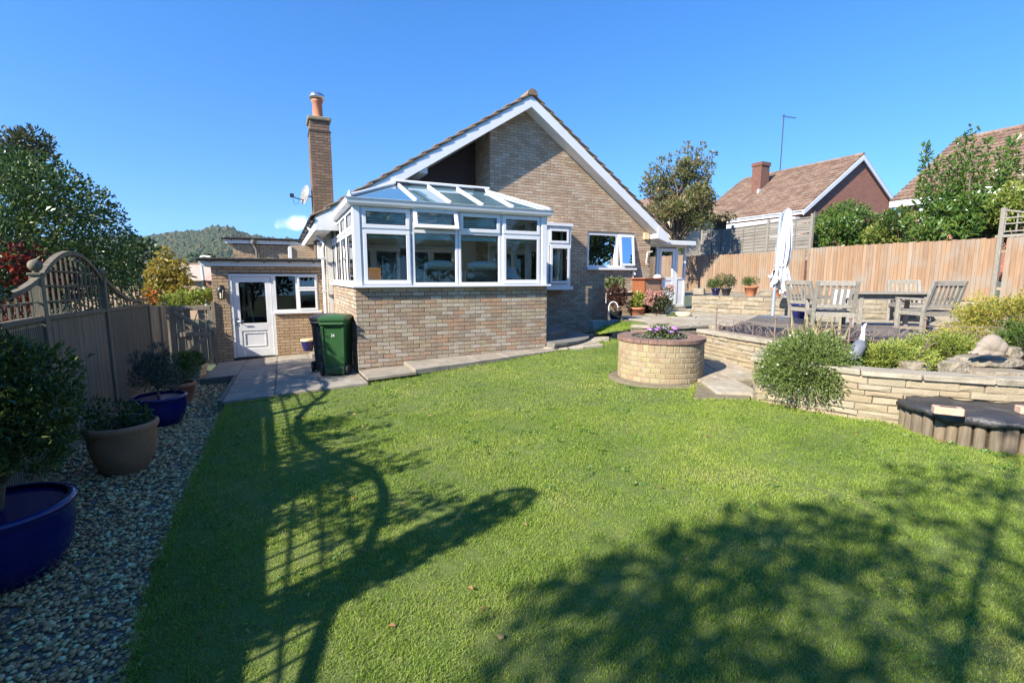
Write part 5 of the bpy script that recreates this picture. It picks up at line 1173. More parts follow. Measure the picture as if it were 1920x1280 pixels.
bpos = hp(-.42, 1.0); wheelie_bin('wheelie_bin', 'charcoal wheelie bin standing behind the green one', (bpos.x, bpos.y, slab_z(bpos.x, bpos.y)), rad(192), (m_bin, m_bin, m_black)).scale = (.9, .95, 1.0)

def flower_pot(name, label, loc, prof, mat, soil=.9, group=None, bands=None, n=32):
    t = thing(name, label, 'plant pot', loc, R.random() * 6, group); r_in = [(max(r - .022, .01), z) for r, z in prof]
    m = MB(); m.lathe(prof + r_in[::-1][:3], n); m.build('body', mat, t)
    zt = prof[-1][1] * soil; rs = np.interp(zt, [z for r, z in prof], [r for r, z in prof]) - .02
    m = MB(); m.lathe([(0, zt + .015), (rs * .6, zt + .008), (rs, zt - .005)], n); m.build('soil', m_soil, t)
    return t
# --- leaf clouds
def leaf_geo(P, Dv, size, aspect=.45, fold=.18, rng=NP):
    """P leaf bases, Dv leaf directions (unit), returns verts and tris: a folded lozenge with a curled tip"""
    n = len(P); size = np.asarray(size).reshape(-1, 1) * np.ones((n, 1))
    rnd = rng.normal(size=(n, 3)); side = np.cross(Dv, rnd); side /= np.linalg.norm(side, axis=1, keepdims=True) + 1e-9
    nor = np.cross(side, Dv)
    mid = P + Dv * size * .5; tip = P + Dv * size - nor * size * .12
    l = mid + side * size * aspect * .5 + nor * size * fold; r = mid - side * size * aspect * .5 + nor * size * fold
    V = np.stack([P, l, tip, r], 1).reshape(-1, 3); b = np.arange(n)[:, None] * 4
    F = np.concatenate([b + np.array([[0, 1, 2]]), b + np.array([[0, 2, 3]])], 0)
    return V, F
def unit(v): return v / (np.linalg.norm(v, axis=1, keepdims=True) + 1e-9)
def cloud(clumps, n, size, aspect=.45, up=.35, out=.7, shell=.55, rng=NP, sv=.35, flat=0.0):
    """leaves spread through clumps [(centre, radii)] ; most of them near each clump's skin, facing outwards and up"""
    C_ = np.array([c for c, r in clumps], float); Rr = np.array([r if hasattr(r, '__len__') else (r, r, r) for c, r in clumps], float)
    wgt = Rr.prod(1) ** (2 / 3); k = rng.choice(len(clumps), n, p=wgt / wgt.sum())
    d = unit(rng.normal(size=(n, 3))); rad_ = shell + (1 - shell) * rng.random((n, 1)) ** .6; rad_ *= np.where(rng.random((n, 1)) < .12, 1.0 + .25 * rng.random((n, 1)), 1)
    P = C_[k] + d * Rr[k] * rad_
    D = unit(d * out + rng.normal(size=(n, 3)) * .55 + np.array([[0, 0, up]]))
    if flat: D[:, 2] *= (1 - flat); D = unit(D)
    return leaf_geo(P, D, size * (1 - sv + 2 * sv * rng.random(n)), aspect)
def blob_clumps(c, r, n, cr, rng=R, seed_top=0.0, skin=.75):
    """clump centres over an ellipsoid"""
    o = []
    for _ in range(n):
        while True:
            d = Vector((rng.gauss(0, 1), rng.gauss(0, 1), rng.gauss(0, 1))).normalized()
            if d.z > -.75: break
        f = skin + (1 - skin) * rng.random() if rng.random() < .8 else rng.random() * skin
        s = cr * rng.uniform(.65, 1.3); o.append(((c[0] + d.x * r[0] * f, c[1] + d.y * r[1] * f, c[2] + d.z * r[2] * f), (s, s, s * .8)))
    return o
def limbs(base, clumps, r0, mat, parent, name='trunk', frac=.5, fork=.35, n=14):
    base = Vector(base); m = MB(); top = sum((Vector(c) for c, r in clumps), Vector()) / len(clumps)
    h = top.z - base.z; fk = base + Vector((top.x - base.x, top.y - base.y, 0)) * .4 + Vector((0, 0, max(h * fork, .05)))
    m.tube([base, base.lerp(fk, .5) + Vector((R.uniform(-.03, .03), R.uniform(-.03, .03), 0)) * h * .5, fk], [r0, r0 * .85, r0 * .7], 8)
    cs = clumps[:]; R.shuffle(cs)
    for c, r in cs[:n]:
        c = Vector(c); mid = fk.lerp(c, .5) + Vector((R.uniform(-.1, .1), R.uniform(-.1, .1), .12)) * (c - fk).length
        m.tube([fk - Vector((0, 0, .02)), mid, c], [r0 * .45, r0 * .28, r0 * .08], 6)
    return m.build(name, mat, parent)
def plant(name, label, cat, base, clumps, nleaf, size, mat, aspect=.45, r0=.03, up=.35, group=None, trunk_mat=None, fork=.35, nl=14, crown='foliage', **kw):
    t = thing(name, label, cat, base, 0, group); B = Vector(base)
    loc = [((c[0] - B.x, c[1] - B.y, c[2] - B.z), r) for c, r in clumps]
    V, F = cloud(loc, nleaf, size, aspect, up, **kw); np_obj(crown, V, F, mat, t)
    if r0: limbs((0, 0, 0), loc, r0, trunk_mat or m_bark, t, fork=fork, n=nl)
    return t
L_holly = leafmat('holly_leaf', [(0.039, 0.09, 0.016), (0.058, 0.124, 0.02), (0.031, 0.073, 0.013), (0.078, 0.149, 0.024), (0.065, 0.105, 0.023), (0.132, 0.179, 0.033)], rough=.36, spec=.45, trans=.2)
L_dark = leafmat('dark_leaf', [(0.035, 0.073, 0.014), (0.055, 0.106, 0.02), (0.041, 0.087, 0.018), (0.076, 0.125, 0.027)], rough=.4, trans=.2)
L_bush = leafmat('bush_leaf', [(0.046, 0.083, 0.018), (0.069, 0.116, 0.023), (0.057, 0.094, 0.02), (0.098, 0.143, 0.032), (0.138, 0.176, 0.041)], rough=.35, trans=.25)
L_mid = leafmat('mid_leaf', [(0.072, 0.144, 0.026), (0.102, 0.186, 0.036), (0.06, 0.12, 0.024), (0.144, 0.216, 0.042), (0.12, 0.168, 0.036)], rough=.4, trans=.3)
L_laurel = leafmat('laurel_leaf', [(0.065, 0.163, 0.027), (0.096, 0.213, 0.037), (0.058, 0.134, 0.024), (0.122, 0.234, 0.042), (0.205, 0.242, 0.049)], rough=.3, spec=.6, trans=.25)
L_yell = leafmat('gold_leaf', [(.38, .30, .045), (.30, .26, .05), (.42, .27, .04), (.22, .24, .05), (.45, .34, .06)], rough=.5, trans=.4)
L_lime = leafmat('lime_leaf', [(.24, .32, .05), (.30, .36, .06), (.18, .26, .05), (.36, .38, .08)], rough=.45, trans=.4)
L_conif = leafmat('gold_conifer', [(0.357, 0.374, 0.057), (0.26, 0.309, 0.057), (0.488, 0.439, 0.073), (0.179, 0.244, 0.049), (0.552, 0.406, 0.081)], rough=.6, trans=.25)
L_junip = leafmat('juniper', [(0.244, 0.332, 0.05), (0.188, 0.273, 0.05), (0.338, 0.39, 0.066), (0.15, 0.225, 0.05), (0.413, 0.41, 0.083)], rough=.6, trans=.25)
L_rose = leafmat('rosemary_leaf', [(0.156, 0.232, 0.05), (0.211, 0.29, 0.067), (0.125, 0.196, 0.045), (0.251, 0.316, 0.084), (0.173, 0.244, 0.062)], rough=.6, trans=.25)
L_grey = leafmat('lavender_leaf', [(.10, .125, .085), (.13, .155, .11), (.08, .10, .07), (.15, .17, .12)], rough=.6, trans=.25)
L_red = leafmat('red_leaf', [(.26, .025, .018), (.34, .05, .03), (.20, .02, .02), (.12, .06, .03), (.05, .08, .03)], rough=.35, trans=.3)
L_olive = leafmat('feather_leaf', [(.075, .10, .035), (.10, .125, .045), (.13, .13, .05), (.09, .085, .04)], rough=.5, trans=.3)
L_autumn = leafmat('turning_leaf', [(0.128, 0.181, 0.054), (0.181, 0.226, 0.064), (0.254, 0.236, 0.073), (0.164, 0.154, 0.064), (0.09, 0.145, 0.045), (0.271, 0.164, 0.073)], rough=.45, trans=.3)
L_pink = leafmat('pink_petal', [(.62, .30, .26), (.70, .42, .36), (.55, .22, .2), (.66, .5, .4)], rough=.6, trans=.3)
L_purple = leafmat('purple_petal', [(.52, .20, .62), (.62, .30, .70), (.45, .15, .55), (.68, .42, .74)], rough=.6, trans=.3)
L_whitef = leafmat('white_petal', [(.72, .72, .76), (.8, .8, .8), (.66, .66, .74)], rough=.6, trans=.3)
L_straw = leafmat('reed_leaf', [(.42, .38, .18), (.34, .36, .14), (.50, .44, .24)], rough=.6, trans=.3)
L_maroon = leafmat('maroon_leaf', [(.07, .025, .02), (.10, .03, .03), (.05, .03, .025), (.14, .06, .03)], rough=.4, trans=.2)

# --- the row of pots on the gravel
def g3(u, v, dz=0): p = at_surf(u, v, gravel_z); return Vector((p.x, p.y, p.z))
BIGBLUE = [(.20, 0), (.27, .03), (.33, .16), (.355, .30), (.345, .38), (.36, .405), (.375, .425), (.37, .445), (.345, .45)]
p = g3(2, 1130); p = Vector((p.x - .22, p.y + .24, p.z)); p.z = gravel_z(p.x, p.y); HB = Vector((.16, .04, 0))
p1 = p
flower_pot('blue_pot', 'largest cobalt blue glazed pot, nearest on the gravel, holding a bushy evergreen', p, [(r * 1.02, z * 1.06) for r, z in BIGBLUE], m_blue, .86, 'glazed and clay pots along the gravel')
bush = [((p.x + .02 + x * .82, p.y + .06 + y * .9, p.z + z), s * .84) for x, y, z, s in ((0, 0, 1.15, .30), (-.25, .1, 1.05, .30), (.22, .05, 1.02, .27), (.05, -.18, .95, .3), (-.1, .22, 1.25, .26), (.02, .05, 1.36, .2), (-.32, -.05, 1.2, .25), (.2, .2, 1.25, .22), (.3, -.05, .85, .2), (-.2, -.1, .82, .25), (.12, .1, .78, .2), (-.02, 0, 1.46, .13), (.36, .1, 1.12, .15))]
plant('potted_bush', 'dense dark evergreen bush growing from the largest blue pot', 'shrub', (p.x, p.y, p.z + .4), bush, 6600, .050, L_bush, .36, .032, fork=.3, group=None)
p = g3(212, 893); p.y += .16
TERRA = [(.17, 0), (.19, .02), (.25, .18), (.272, .30), (.275, .40), (.295, .43), (.30, .47), (.285, .485)]
flower_pot('clay_pot', 'big weathered clay pot with trailing greenery, between the two blue pots', (p.x, p.y, gravel_z(p.x, p.y)), TERRA, m_oldterra, .88, 'glazed and clay pots along the gravel')
cl = [((p.x + x, p.y + y, p.z + z), s) for x, y, z, s in ((-.12, .05, .56, .14), (.05, .1, .54, .12), (.08, -.08, .5, .12), (-.2, -.15, .5, .13), (-.05, -.22, .44, .10), (-.27, .0, .62, .10), (.15, .05, .52, .1))]
plant('trailing_plant', 'straggly trailing plant in the weathered clay pot', 'plant', (p.x, p.y, p.z + .43), cl, 900, .045, L_dark, .4, .008, up=.1, fork=.1)
p = g3(282, 803); p.y += .2
flower_pot('blue_pot', 'second cobalt blue pot, further along the gravel, with a grey-green shrub', (p.x, p.y, gravel_z(p.x, p.y)), [(r * .83, z * .86) for r, z in BIGBLUE], m_blue, .86, 'glazed and clay pots along the gravel')
cl = [((p.x + x, p.y + y, p.z + z), s) for x, y, z, s in ((-.12, .1, .72, .17), (.02, 0, .62, .16), (-.22, .05, .6, .15), (.05, .1, .78, .13), (-.05, .12, .92, .12), (-.28, .1, .8, .12), (.12, .05, .55, .12))]
plant('grey_shrub', 'airy grey-green shrub in the second blue pot', 'shrub', (p.x, p.y, p.z + .3), cl, 2400, .05, L_grey, .14, .02, up=.9, fork=.4)
p = g3(336, 757); p.y += .1
POT = [(.10, 0), (.15, .26), (.165, .262), (.165, .32), (.15, .325)]
flower_pot('terracotta_pot', 'plain terracotta pot on the gravel just beyond the second blue pot', (p.x, p.y, gravel_z(p.x, p.y)), [(r * 1.15, z) for r, z in POT], m_terra, .9, 'glazed and clay pots along the gravel')
cl = [((p.x + x, p.y + y, p.z + z), s) for x, y, z, s in ((-.1, 0, .50, .18), (.05, 0, .48, .16), (-.2, .05, .62, .15), (0, .1, .66, .14), (.12, .1, .55, .13))]
plant('green_shrub', 'fine-leaved green shrub in the terracotta pot beside the stone trough', 'shrub', (p.x, p.y, p.z + .27), cl, 2200, .04, L_mid, .2, .014, up=.8, fork=.2)
p = g3(356, 716); p.y += .12
tr = thing('stone_trough', 'pale ridged square planter with leafy plant near the gate', 'planter', (p.x, p.y, gravel_z(p.x, p.y)), rad(12))
m = MB(); m.ext([(-.16, -.14, 0), (.16, -.14, 0), (.16, .14, 0), (-.16, .14, 0)], (0, 0, .02))
for k in range(4): w = .17 + .012 * k; m.box(-w, w, -w * .9, w * .9, .02 + k * .075, .02 + k * .075 + .068, 0, .012)
m.build('body', m_cream if False else pm('sand_stoneware', [(.46, .36, .22), (.54, .44, .29)], 6, rough=.8, bump=.2), tr); m = MB(); m.box(-.17, .17, -.15, .15, .30, .325); m.build('soil', m_soil, tr)
cl = [((p.x + x, p.y + y, p.z + z), s) for x, y, z, s in ((-.1, 0, .40, .13), (.08, .02, .38, .12), (-.2, .02, .42, .1), (.0, .1, .45, .1))]
plant('leafy_plant', 'low broad-leaved green plant in the pale ridged planter', 'plant', (p.x, p.y, p.z + .32), cl, 700, .06, L_mid, .6, 0, up=.7)
# pots by the extension wall
q = hp(-.62, 3.72); zq = slab_z(q.x, q.y) + .10
flower_pot('banded_pot', 'dark blue pot with a cream rim by the extension wall', hp(-.66, 3.85, zq), [(.09, 0), (.11, .02), (.135, .14), (.15, .22), (.152, .23)], m_blue, .8)
flower_pot('banded_pot', 'cream-rimmed dark blue pot stacked inside the lower one', hp(-.66, 3.85, zq + .09), [(.115, .0), (.135, .08), (.152, .155), (.158, .16), (.158, .2), (.14, .2)], pm('banded_glaze', [(.012, .014, .10), (.02, .02, .14)], 4, rough=.15), .8)
m = MB(); m.lathe([(.160, .155), (.166, .165), (.166, .2), (.15, .205)], 30); o = m.build('cream_rim', m_cream, [o for o in COL.objects if o.name.startswith('banded_pot')][-1])
flower_pot('terracotta_pot', 'orange terracotta pot by the extension wall, half hidden by the charcoal bin', hp(-.33, 3.72, zq), [(.10, 0), (.15, .22), (.165, .222), (.168, .29), (.15, .295)], m_terra, .8)

# ------------------------------------------------------------------ garden furniture
def chair_at(label, x, y, rz):
    t = thing('garden_armchair', label, 'chair', (x, y, PZT), rz, 'slatted wooden armchairs round the table')
    W, D = .60, .56
    for s in (-1, 1):
        m = MB(); m.box(s * (W / 2) - .03, s * (W / 2) + .03, D / 2 - .06, D / 2, 0, .64, 0, .005); m.build('leg', m_teak, t)
        m = MB(); m.bar((s * (W / 2), -D / 2 + .03, 0), (s * (W / 2), -D / 2 + .03, .44), .06, .05, 0, (0, 1, 0), .005); m.bar((s * (W / 2), -D / 2 + .03, .42), (s * (W / 2), -D / 2 - .13, .98), .06, .05, 0, (0, 1, 0), .005); m.build('leg', m_teak, t)
        m = MB(); m.obox((s * W / 2, .0, .655), Vector((.035, 0, 0)), Vector((0, D / 2 + .03, 0)), Vector((0, 0, .014)), 0, .006); m.build('armrest', m_teak, t)
        m = MB(); m.box(s * W / 2 - .015, s * W / 2 + .015, -D / 2 + .05, D / 2 - .06, .36, .43); m.build('side_rail', m_teak, t)
    for (y_, z0) in ((D / 2 - .03, .35), (-D / 2 + .03, .35)): m = MB(); m.box(-W / 2 + .03, W / 2 - .03, y_ - .014, y_ + .014, z0, z0 + .08); m.build('rail', m_teak, t)
    for k in range(6): m = MB(); y_ = -D / 2 + .07 + k * .085; m.box(-W / 2 + .02, W / 2 - .02, y_, y_ + .07, .432 - .01 * abs(k - 2.5) * -.4, .452, 0, .004); m.build('seat_slat', m_teak, t)
    bp = lambda z: -D / 2 + .03 - .16 * (z - .42) / .56
    for (z0, z1) in ((.50, .57), (.89, .98)): m = MB(); m.bar((-W / 2 + .03, bp((z0 + z1) / 2), (z0 + z1) / 2), (W / 2 - .03, bp((z0 + z1) / 2), (z0 + z1) / 2), z1 - z0, .026, 0, (0, 1, 0), .004); m.build('back_rail', m_teak, t)
    for k in range(6): m = MB(); x_ = -W / 2 + .075 + k * .09; m.bar((x_, bp(.57), .57), (x_, bp(.89), .89), .046, .014, 0, (0, 1, 0)); m.build('back_slat', m_teak, t)
    return t
def px_on_patio(u, y): d = ray(u, 600); return d.x / d.y * y
chair_at('slatted armchair at the parasol end of the table, above the blue pot', px_on_patio(1520, 10.0), 10.0, rad(-75))
chair_at('slatted armchair with its back squarely to the lawn', px_on_patio(1553, 8.8), 8.8, rad(-20))
chair_at('slatted armchair on the fence side of the table, facing the lawn', px_on_patio(1700, 11.3), 11.3, rad(160))
chair_at('slatted armchair with its leaning back to the lawn, nearest the yellow conifers', px_on_patio(1733, 8.9), 8.9, rad(6))
tb = thing('garden_table', 'silvery wooden garden table among the slatted armchairs', 'table', (px_on_patio(1655, 10.0), 10.0, PZT), rad(-8))
for k in range(9): m = MB(); y_ = -.45 + k * .1; w = .80 - (.06 if k in (0, 8) else 0); m.box(-w, w, y_ + .004, y_ + .096, .705, .735, 0, .006); m.build('slat', m_teak, tb)
for x in (-.62, .62):
    for y_ in (-.32, .32): m = MB(); m.box(x - .035, x + .035, y_ - .035, y_ + .035, 0, .70, 0, .005); m.build('leg', m_teak, tb)
m = MB(); m.box(-.6, .6, -.335, -.315, .6, .70); m.box(-.6, .6, .315, .335, .6, .70); m.box(-.63, -.61, -.3, .3, .6, .70); m.box(.61, .63, -.3, .3, .6, .7); m.build('apron', m_teak, tb)
t = thing('white_cushion', 'white cushion leaning on the table seat seen between chairs', 'cushion', (px_on_patio(1583, 9.6), 9.75, PZT + .46), rad(15)); m = MB(); m.box(-.2, .2, -.05, .05, 0, .34, 0, .04); m.build('cover', m_cloth, t)
# parasol
uy = 12.4; ux = px_on_patio(1448, uy)
par = thing('cantilever_parasol', 'closed white parasol hanging from a grey metal mast', 'parasol', (ux, uy, PZT))
m = MB(); m.tube([(0, 0, 0), (0, 0, 1.3), (.03, 0, 2.62)], .043, 12); m.build('mast', m_alu, par)
m = MB(); m.box(-.45, .45, -.04, .04, 0, .06, 0, .01); m.box(-.04, .04, -.45, -.045, .0, .06); m.box(-.04, .04, .045, .45, 0, .06); m.build('base', m_alu, par)
m = MB(); m.box(-.05, .06, -.07, .05, 1.05, 1.22, 0, .01); m.tube([(0, -.06, 1.13), (0, -.14, 1.13), (0, -.14, 1.03)], .01, 6); m.build('crank_box', m_black, par)
m = MB(); m.bar((.02, 0, 2.58), (.22, 0, 2.74), .05, .06, 0, (0, 0, 1), .01); m.bar((-.0, 0, 1.9), (.12, 0, 2.62), .035, .035); m.build('arm', m_alu, par)
cx = .21; n = 64
prof = [(.02, 2.74), (.06, 2.70), (.09, 2.55), (.12, 2.2), (.135, 1.8), (.125, 1.5), (.10, 1.32), (.135, 1.2), (.18, 1.0), (.20, .86), (.19, .80)]
m = MB(); rows = []
for (r_, z) in prof:
    amp = min(.42, .08 + (2.74 - z) * .34)
    rows.append([Vector((cx - (2.74 - z) * .05 + r_ * (1 + amp * math.cos(9 * q + .8 * math.sin(3 * z))) * math.cos(q) + (.03 if z < 1.2 else 0) * (1.2 - z), r_ * (1 + amp * math.cos(9 * q + .8 * math.sin(3 * z))) * math.sin(q), z + (0.10 * math.sin(5 * q) - .16 * math.cos(q) if z < .95 else 0))) for q in [2 * math.pi * i / n for i in range(n)]])
m.add([v for r_ in rows for v in r_], [(k * n + i, (k + 1) * n + i, (k + 1) * n + (i + 1) % n, k * n + (i + 1) % n) for k in range(len(prof) - 1) for i in range(n)], 0, True); m.build('canopy', m_cloth, par)
m = MB(); m.lathe([(.145, 1.31), (.15, 1.34), (.145, 1.37)], 24, (cx - .10, 0, 0)); m.build('tie_strap', m_cloth, par)
t = flower_pot('blue_planter', 'bright blue pot under the parasol-end armchair', (px_on_patio(1500, 11.0), 11.0, PZT), [(.12, 0), (.16, .12), (.21, .42), (.22, .44), (.2, .45)], m_blue, .9)
# pots on the terrace wall
def wall_pot(u, f, label, mat, s=1.0, green=L_mid, nm='wall_pot', leaf=.05, bs=(.18, .14)):
    a, b = Vector((5.55, 14.95, 0)), Vector((7.5, 13.05, 0)); d = ray(u, 560); best = None
    for i in range(101):
        q = a.lerp(b, i / 100 * 1.4); e = abs(q.x / q.y - d.x / d.y)
        if best is None or e < best[0]: best = (e, q)
    q = best[1]; q = q + Vector((-.0, .12 + f, 0)); z = 1.13
    flower_pot(nm, label, (q.x, q.y, z), [(.10 * s, 0), (.15 * s, .2 * s), (.165 * s, .2 * s), (.17 * s, .25 * s), (.155 * s, .25 * s)], mat, .9, 'pots along the terrace wall')
    if green:
        cl = [((q.x + R.uniform(-1, 1) * bs[0], q.y + R.uniform(-.12, .12), z + .25 * s + bs[1] * R.uniform(.4, 1.4)), bs[1] * R.uniform(.6, .9)) for _ in range(8)]
        plant('potted_shrub', 'small bright green shrub growing in the ' + label.split(' pot')[0] + ' pot on the terrace wall', 'shrub', (q.x, q.y, z + .22 * s), cl, 900, leaf, green, .3, .01, up=.6, fork=.1)
wall_pot(1344, 0, 'purple glazed pot on the terrace wall left of the grey one', m_blue, .8, L_mid)
wall_pot(1364, 0, 'dark grey pot on the terrace wall, holding the tallest greenery', m_bin, .9, L_dark, bs=(.2, .2))
wall_pot(1411, 0, 'orange terracotta pot with a clipped dome on the terrace wall', m_terra, 1.15, L_mid, leaf=.04)
wall_pot(1463, .1, 'low terracotta bowl on the terrace wall behind the parasol mast', m_terra, .9, None)
def sandblock(u, label, dz=.0):
    a, b = Vector((5.55, 14.95, 0)), Vector((7.5, 13.05, 0)); d = ray(u, 560); q = min((a.lerp(b, i / 100 * 1.2) for i in range(101)), key=lambda q: abs(q.x / q.y - d.x / d.y)); q = q + Vector((0, .12, 0))
    t = thing('stone_block', label, 'stone block', (q.x, q.y, 1.13), rad(-30)); m = MB(); m.obox((0, 0, .10), Vector((.16, 0, 0)), Vector((0, .12, 0)), Vector((0, 0, .10)), 0, .02); m.build('block', m_cream if False else m_rock, t)
sandblock(1313, 'pale square planter block at the porch end of the terrace wall'); sandblock(1440, 'pale stone block between terracotta pots on the terrace wall')
# plants by the gable wall
def clutter(u, v, z): p = at_z(u, v, z); return p
p = at_y(1148, 607, 12.0)
def near_wall(a, b, z=.34): return hp(a, b, z)
b0 = near_wall(7.35, 2.25); 
for k, (a, b, z, lab) in enumerate(((6.55, 2.0, .36, 'grey concrete block at the house end of the row below the kitchen window'), (7.0, 1.9, .36, 'grey concrete block in the middle of the row below the kitchen window'), (7.55, 1.55, .3, 'pale green-grey concrete block nearest the lawn'))):
    t = thing('concrete_block', lab, 'block', near_wall(a, b, z), YAW + R.uniform(-.2, .2)); m = MB(); m.box(-.22, .22, -.1, .1, -.1, .14 if k < 2 else .2, 0, .012); m.build('block', pm('block_concrete', [(.28, .30, .25), (.38, .40, .33)], 9, rough=.95, bump=.5) if not bpy.data.materials.get('block_concrete') else bpy.data.materials['block_concrete'], t)
b1 = near_wall(7.45, 2.35, .5)
flower_pot('dark_pot', 'dark pot with bronze foliage by the gable wall', b1 - Vector((0, 0, .1)), [(.12, 0), (.16, .1), (.19, .3), (.2, .32)], m_black, .9)
cl = [((b1.x + x, b1.y + y, b1.z + z), s) for x, y, z, s in ((0, 0, .45, .18), (.15, 0, .55, .16), (-.1, 0, .65, .15), (.2, .1, .72, .13), (-.05, -.1, .82, .13))]
plant('bronze_plant', 'bronze-leaved plant in the dark pot under the waste pipe', 'plant', (b1.x, b1.y, b1.z + .2), cl, 700, .09, L_maroon, .4, .012, up=.5)
cl = [((b1.x + x, b1.y + y + .1, b1.z + z), s) for x, y, z, s in ((-.1, 0, .95, .15), (.1, 0, 1.02, .15), (-.2, 0, 1.05, .12))]
plant('climbing_plant', 'bright green climber rising above the bronze-leaved plant', 'plant', (b1.x, b1.y + .15, b1.z - .1), cl, 320, .08, L_mid, .5, .01, up=.3)
m = MB(); t = thing('hose_hoop', 'curved white hose hanging beside the bronze-leaved plant', 'hose', (b1.x - .12, b1.y - .28, b1.z - .1)); m.tube([(.12 * math.cos(q), .03 * q, .42 + .16 * math.sin(q)) for q in [math.pi * i / 10 for i in range(11)]] + [(-.1, .1, .2), (-.02, .1, 0)], .014, 6); m.build('tube', m_cloth, t)
b2 = near_wall(8.15, 2.25, .52)
flower_pot('terracotta_pot', 'terracotta pot of yellow-green leaves between bronze plant and pink hydrangea', b2 - Vector((0, 0, .06)), [(.13, 0), (.2, .28), (.22, .28), (.22, .34), (.2, .34)], m_terra, .9)
cl = [((b2.x + x, b2.y, b2.z + z), s) for x, z, s in ((0, .42, .17), (-.14, .36, .13), (.12, .5, .13), (0, .58, .12))]
plant('leafy_plant', 'yellow-green leafy plant in the terracotta pot beside the hydrangea', 'plant', (b2.x, b2.y, b2.z + .24), cl, 500, .08, L_lime, .5, .01, up=.6)
b3 = near_wall(8.45, 1.75, .45)
cl = [((b3.x + R.uniform(-.32, .34), b3.y + R.uniform(-.2, .2), b3.z + R.uniform(.3, .75)), .17) for _ in range(9)]
plant('hydrangea', 'faded pink hydrangea in front of the brown timber cabinet', 'shrub', (b3.x, b3.y, b3.z - .1), cl, 900, .085, L_olive, .55, .014, up=.4, fork=.2)
hy = [o for o in COL.objects if o.name == 'hydrangea'][0]
for k in range(11):
    c = (R.uniform(-.34, .36), R.uniform(-.25, .05), R.uniform(.62, 1.02)); V, F = cloud([(c, .085)], 130, .045, .9, .1, out=1.0, shell=.85); np_obj('flower_head', V, F, L_pink, hy)
b4 = near_wall(8.2, 1.2, .3); cl = [((b4.x + R.uniform(-.3, .3), b4.y + R.uniform(-.2, .2), b4.z + R.uniform(.05, .28)), .15) for _ in range(7)]
plant('ground_cover', 'low fresh green clump at the foot of the hydrangea', 'plant', tuple(b4), cl, 800, .07, L_mid, .55, 0, up=.6)
t = thing('watering_can', 'small white watering can beside the brown timber cabinet', 'watering can', near_wall(8.95, 1.9, .64), rad(20)); m = MB(); m.lathe([(.1, 0), (.1, .26), (.085, .29), (.06, .29)], 16); m.build('body', m_wpaint, t); m = MB(); m.tube([(.08, 0, .08), (.2, 0, .24), (.24, 0, .34)], .018, 7); m.build('spout', m_wpaint, t); m = MB(); m.tube([(-.09, 0, .06), (-.17, 0, .15), (-.12, 0, .3), (0, 0, .34)], .011, 6); m.build('handle', m_wpaint, t)
pd = at_z(1281, 590, .66); t = thing('stone_disc', 'round pale stone disc lying on the upper patio', 'stone', (pd.x, pd.y, .63)); m = MB(); m.lathe([(.2, 0), (.22, .04), (.2, .09), (.17, .1), (0, .1)], 24); m.build('disc', pm('sandstone', [(.55, .44, .26), (.62, .52, .34)], 8, rough=.9), t)
# flowers in the round planter
def pl_cl(lst): return [((PC.x + x, PC.y + y, pz + .66 + z), s) for x, y, z, s in lst]
plant('purple_flowers', 'bright purple daisies in the round brick planter', 'flowers', (PC.x + .02, PC.y - .05, pz + .65), pl_cl([(-.06, -.05, .08, .12), (.08, -.05, .08, .12), (0, .05, .1, .12), (.16, 0, .06, .09), (-.14, .02, .06, .08)]), 700, .05, L_mid, .35, 0, up=.6)
pf = [o for o in COL.objects if o.name == 'purple_flowers'][0]
for k in range(26):
    c = Vector((R.uniform(-.2, .22), R.uniform(-.14, .12), R.uniform(.13, .22))); pts = []; V = []; 
    m = MB(); m.lathe([(0, .004), (.012, .006), (.038, -.004)], 10, mod=lambda t, z, r: r * (1 + (.25 * math.sin(5 * t) if r > .03 else 0))); m.build('flower_head', L_purple, pf, loc=c, rot=(R.uniform(-.2, .8), R.uniform(-.5, .5), R.random() * 6))
plant('bedding_plants', 'sparse grey-green bedding plants round the purple daisies', 'plants', (PC.x, PC.y, pz + .65), pl_cl([(-.3, -.02, .02, .06), (-.22, -.15, .02, .06), (.3, -.1, .02, .07), (.36, .05, .02, .06), (-.36, .06, .03, .05), (.2, -.22, .02, .06), (-.1, -.25, .01, .05)]), 420, .04, L_grey, .5, 0, up=.5)

# ------------------------------------------------------------------ rosemary over the wall, bed plants, heron, animal statue, rocks
RC = Vector((3.56, 5.72, .56))
t = thing('rosemary_bush', 'round rosemary bush with pale flowers spilling over the cream wall', 'shrub', RC)
n = 2300; d = unit(NP.normal(size=(n, 3))); d[:, 2] = np.abs(d[:, 2]) * .9 - .35; d = unit(d)
st_b = d * np.array([[.30, .30, .2]]) * NP.random((n, 1)); rr_ = np.array([[.58, .48, .52]]) * (.82 + .26 * NP.random((n, 1)))
tipv = d * rr_; tipv[:, 2] -= .05; low = d[:, 1] < -.2
tipv[low, 2] -= .16 * NP.random(low.sum()); 
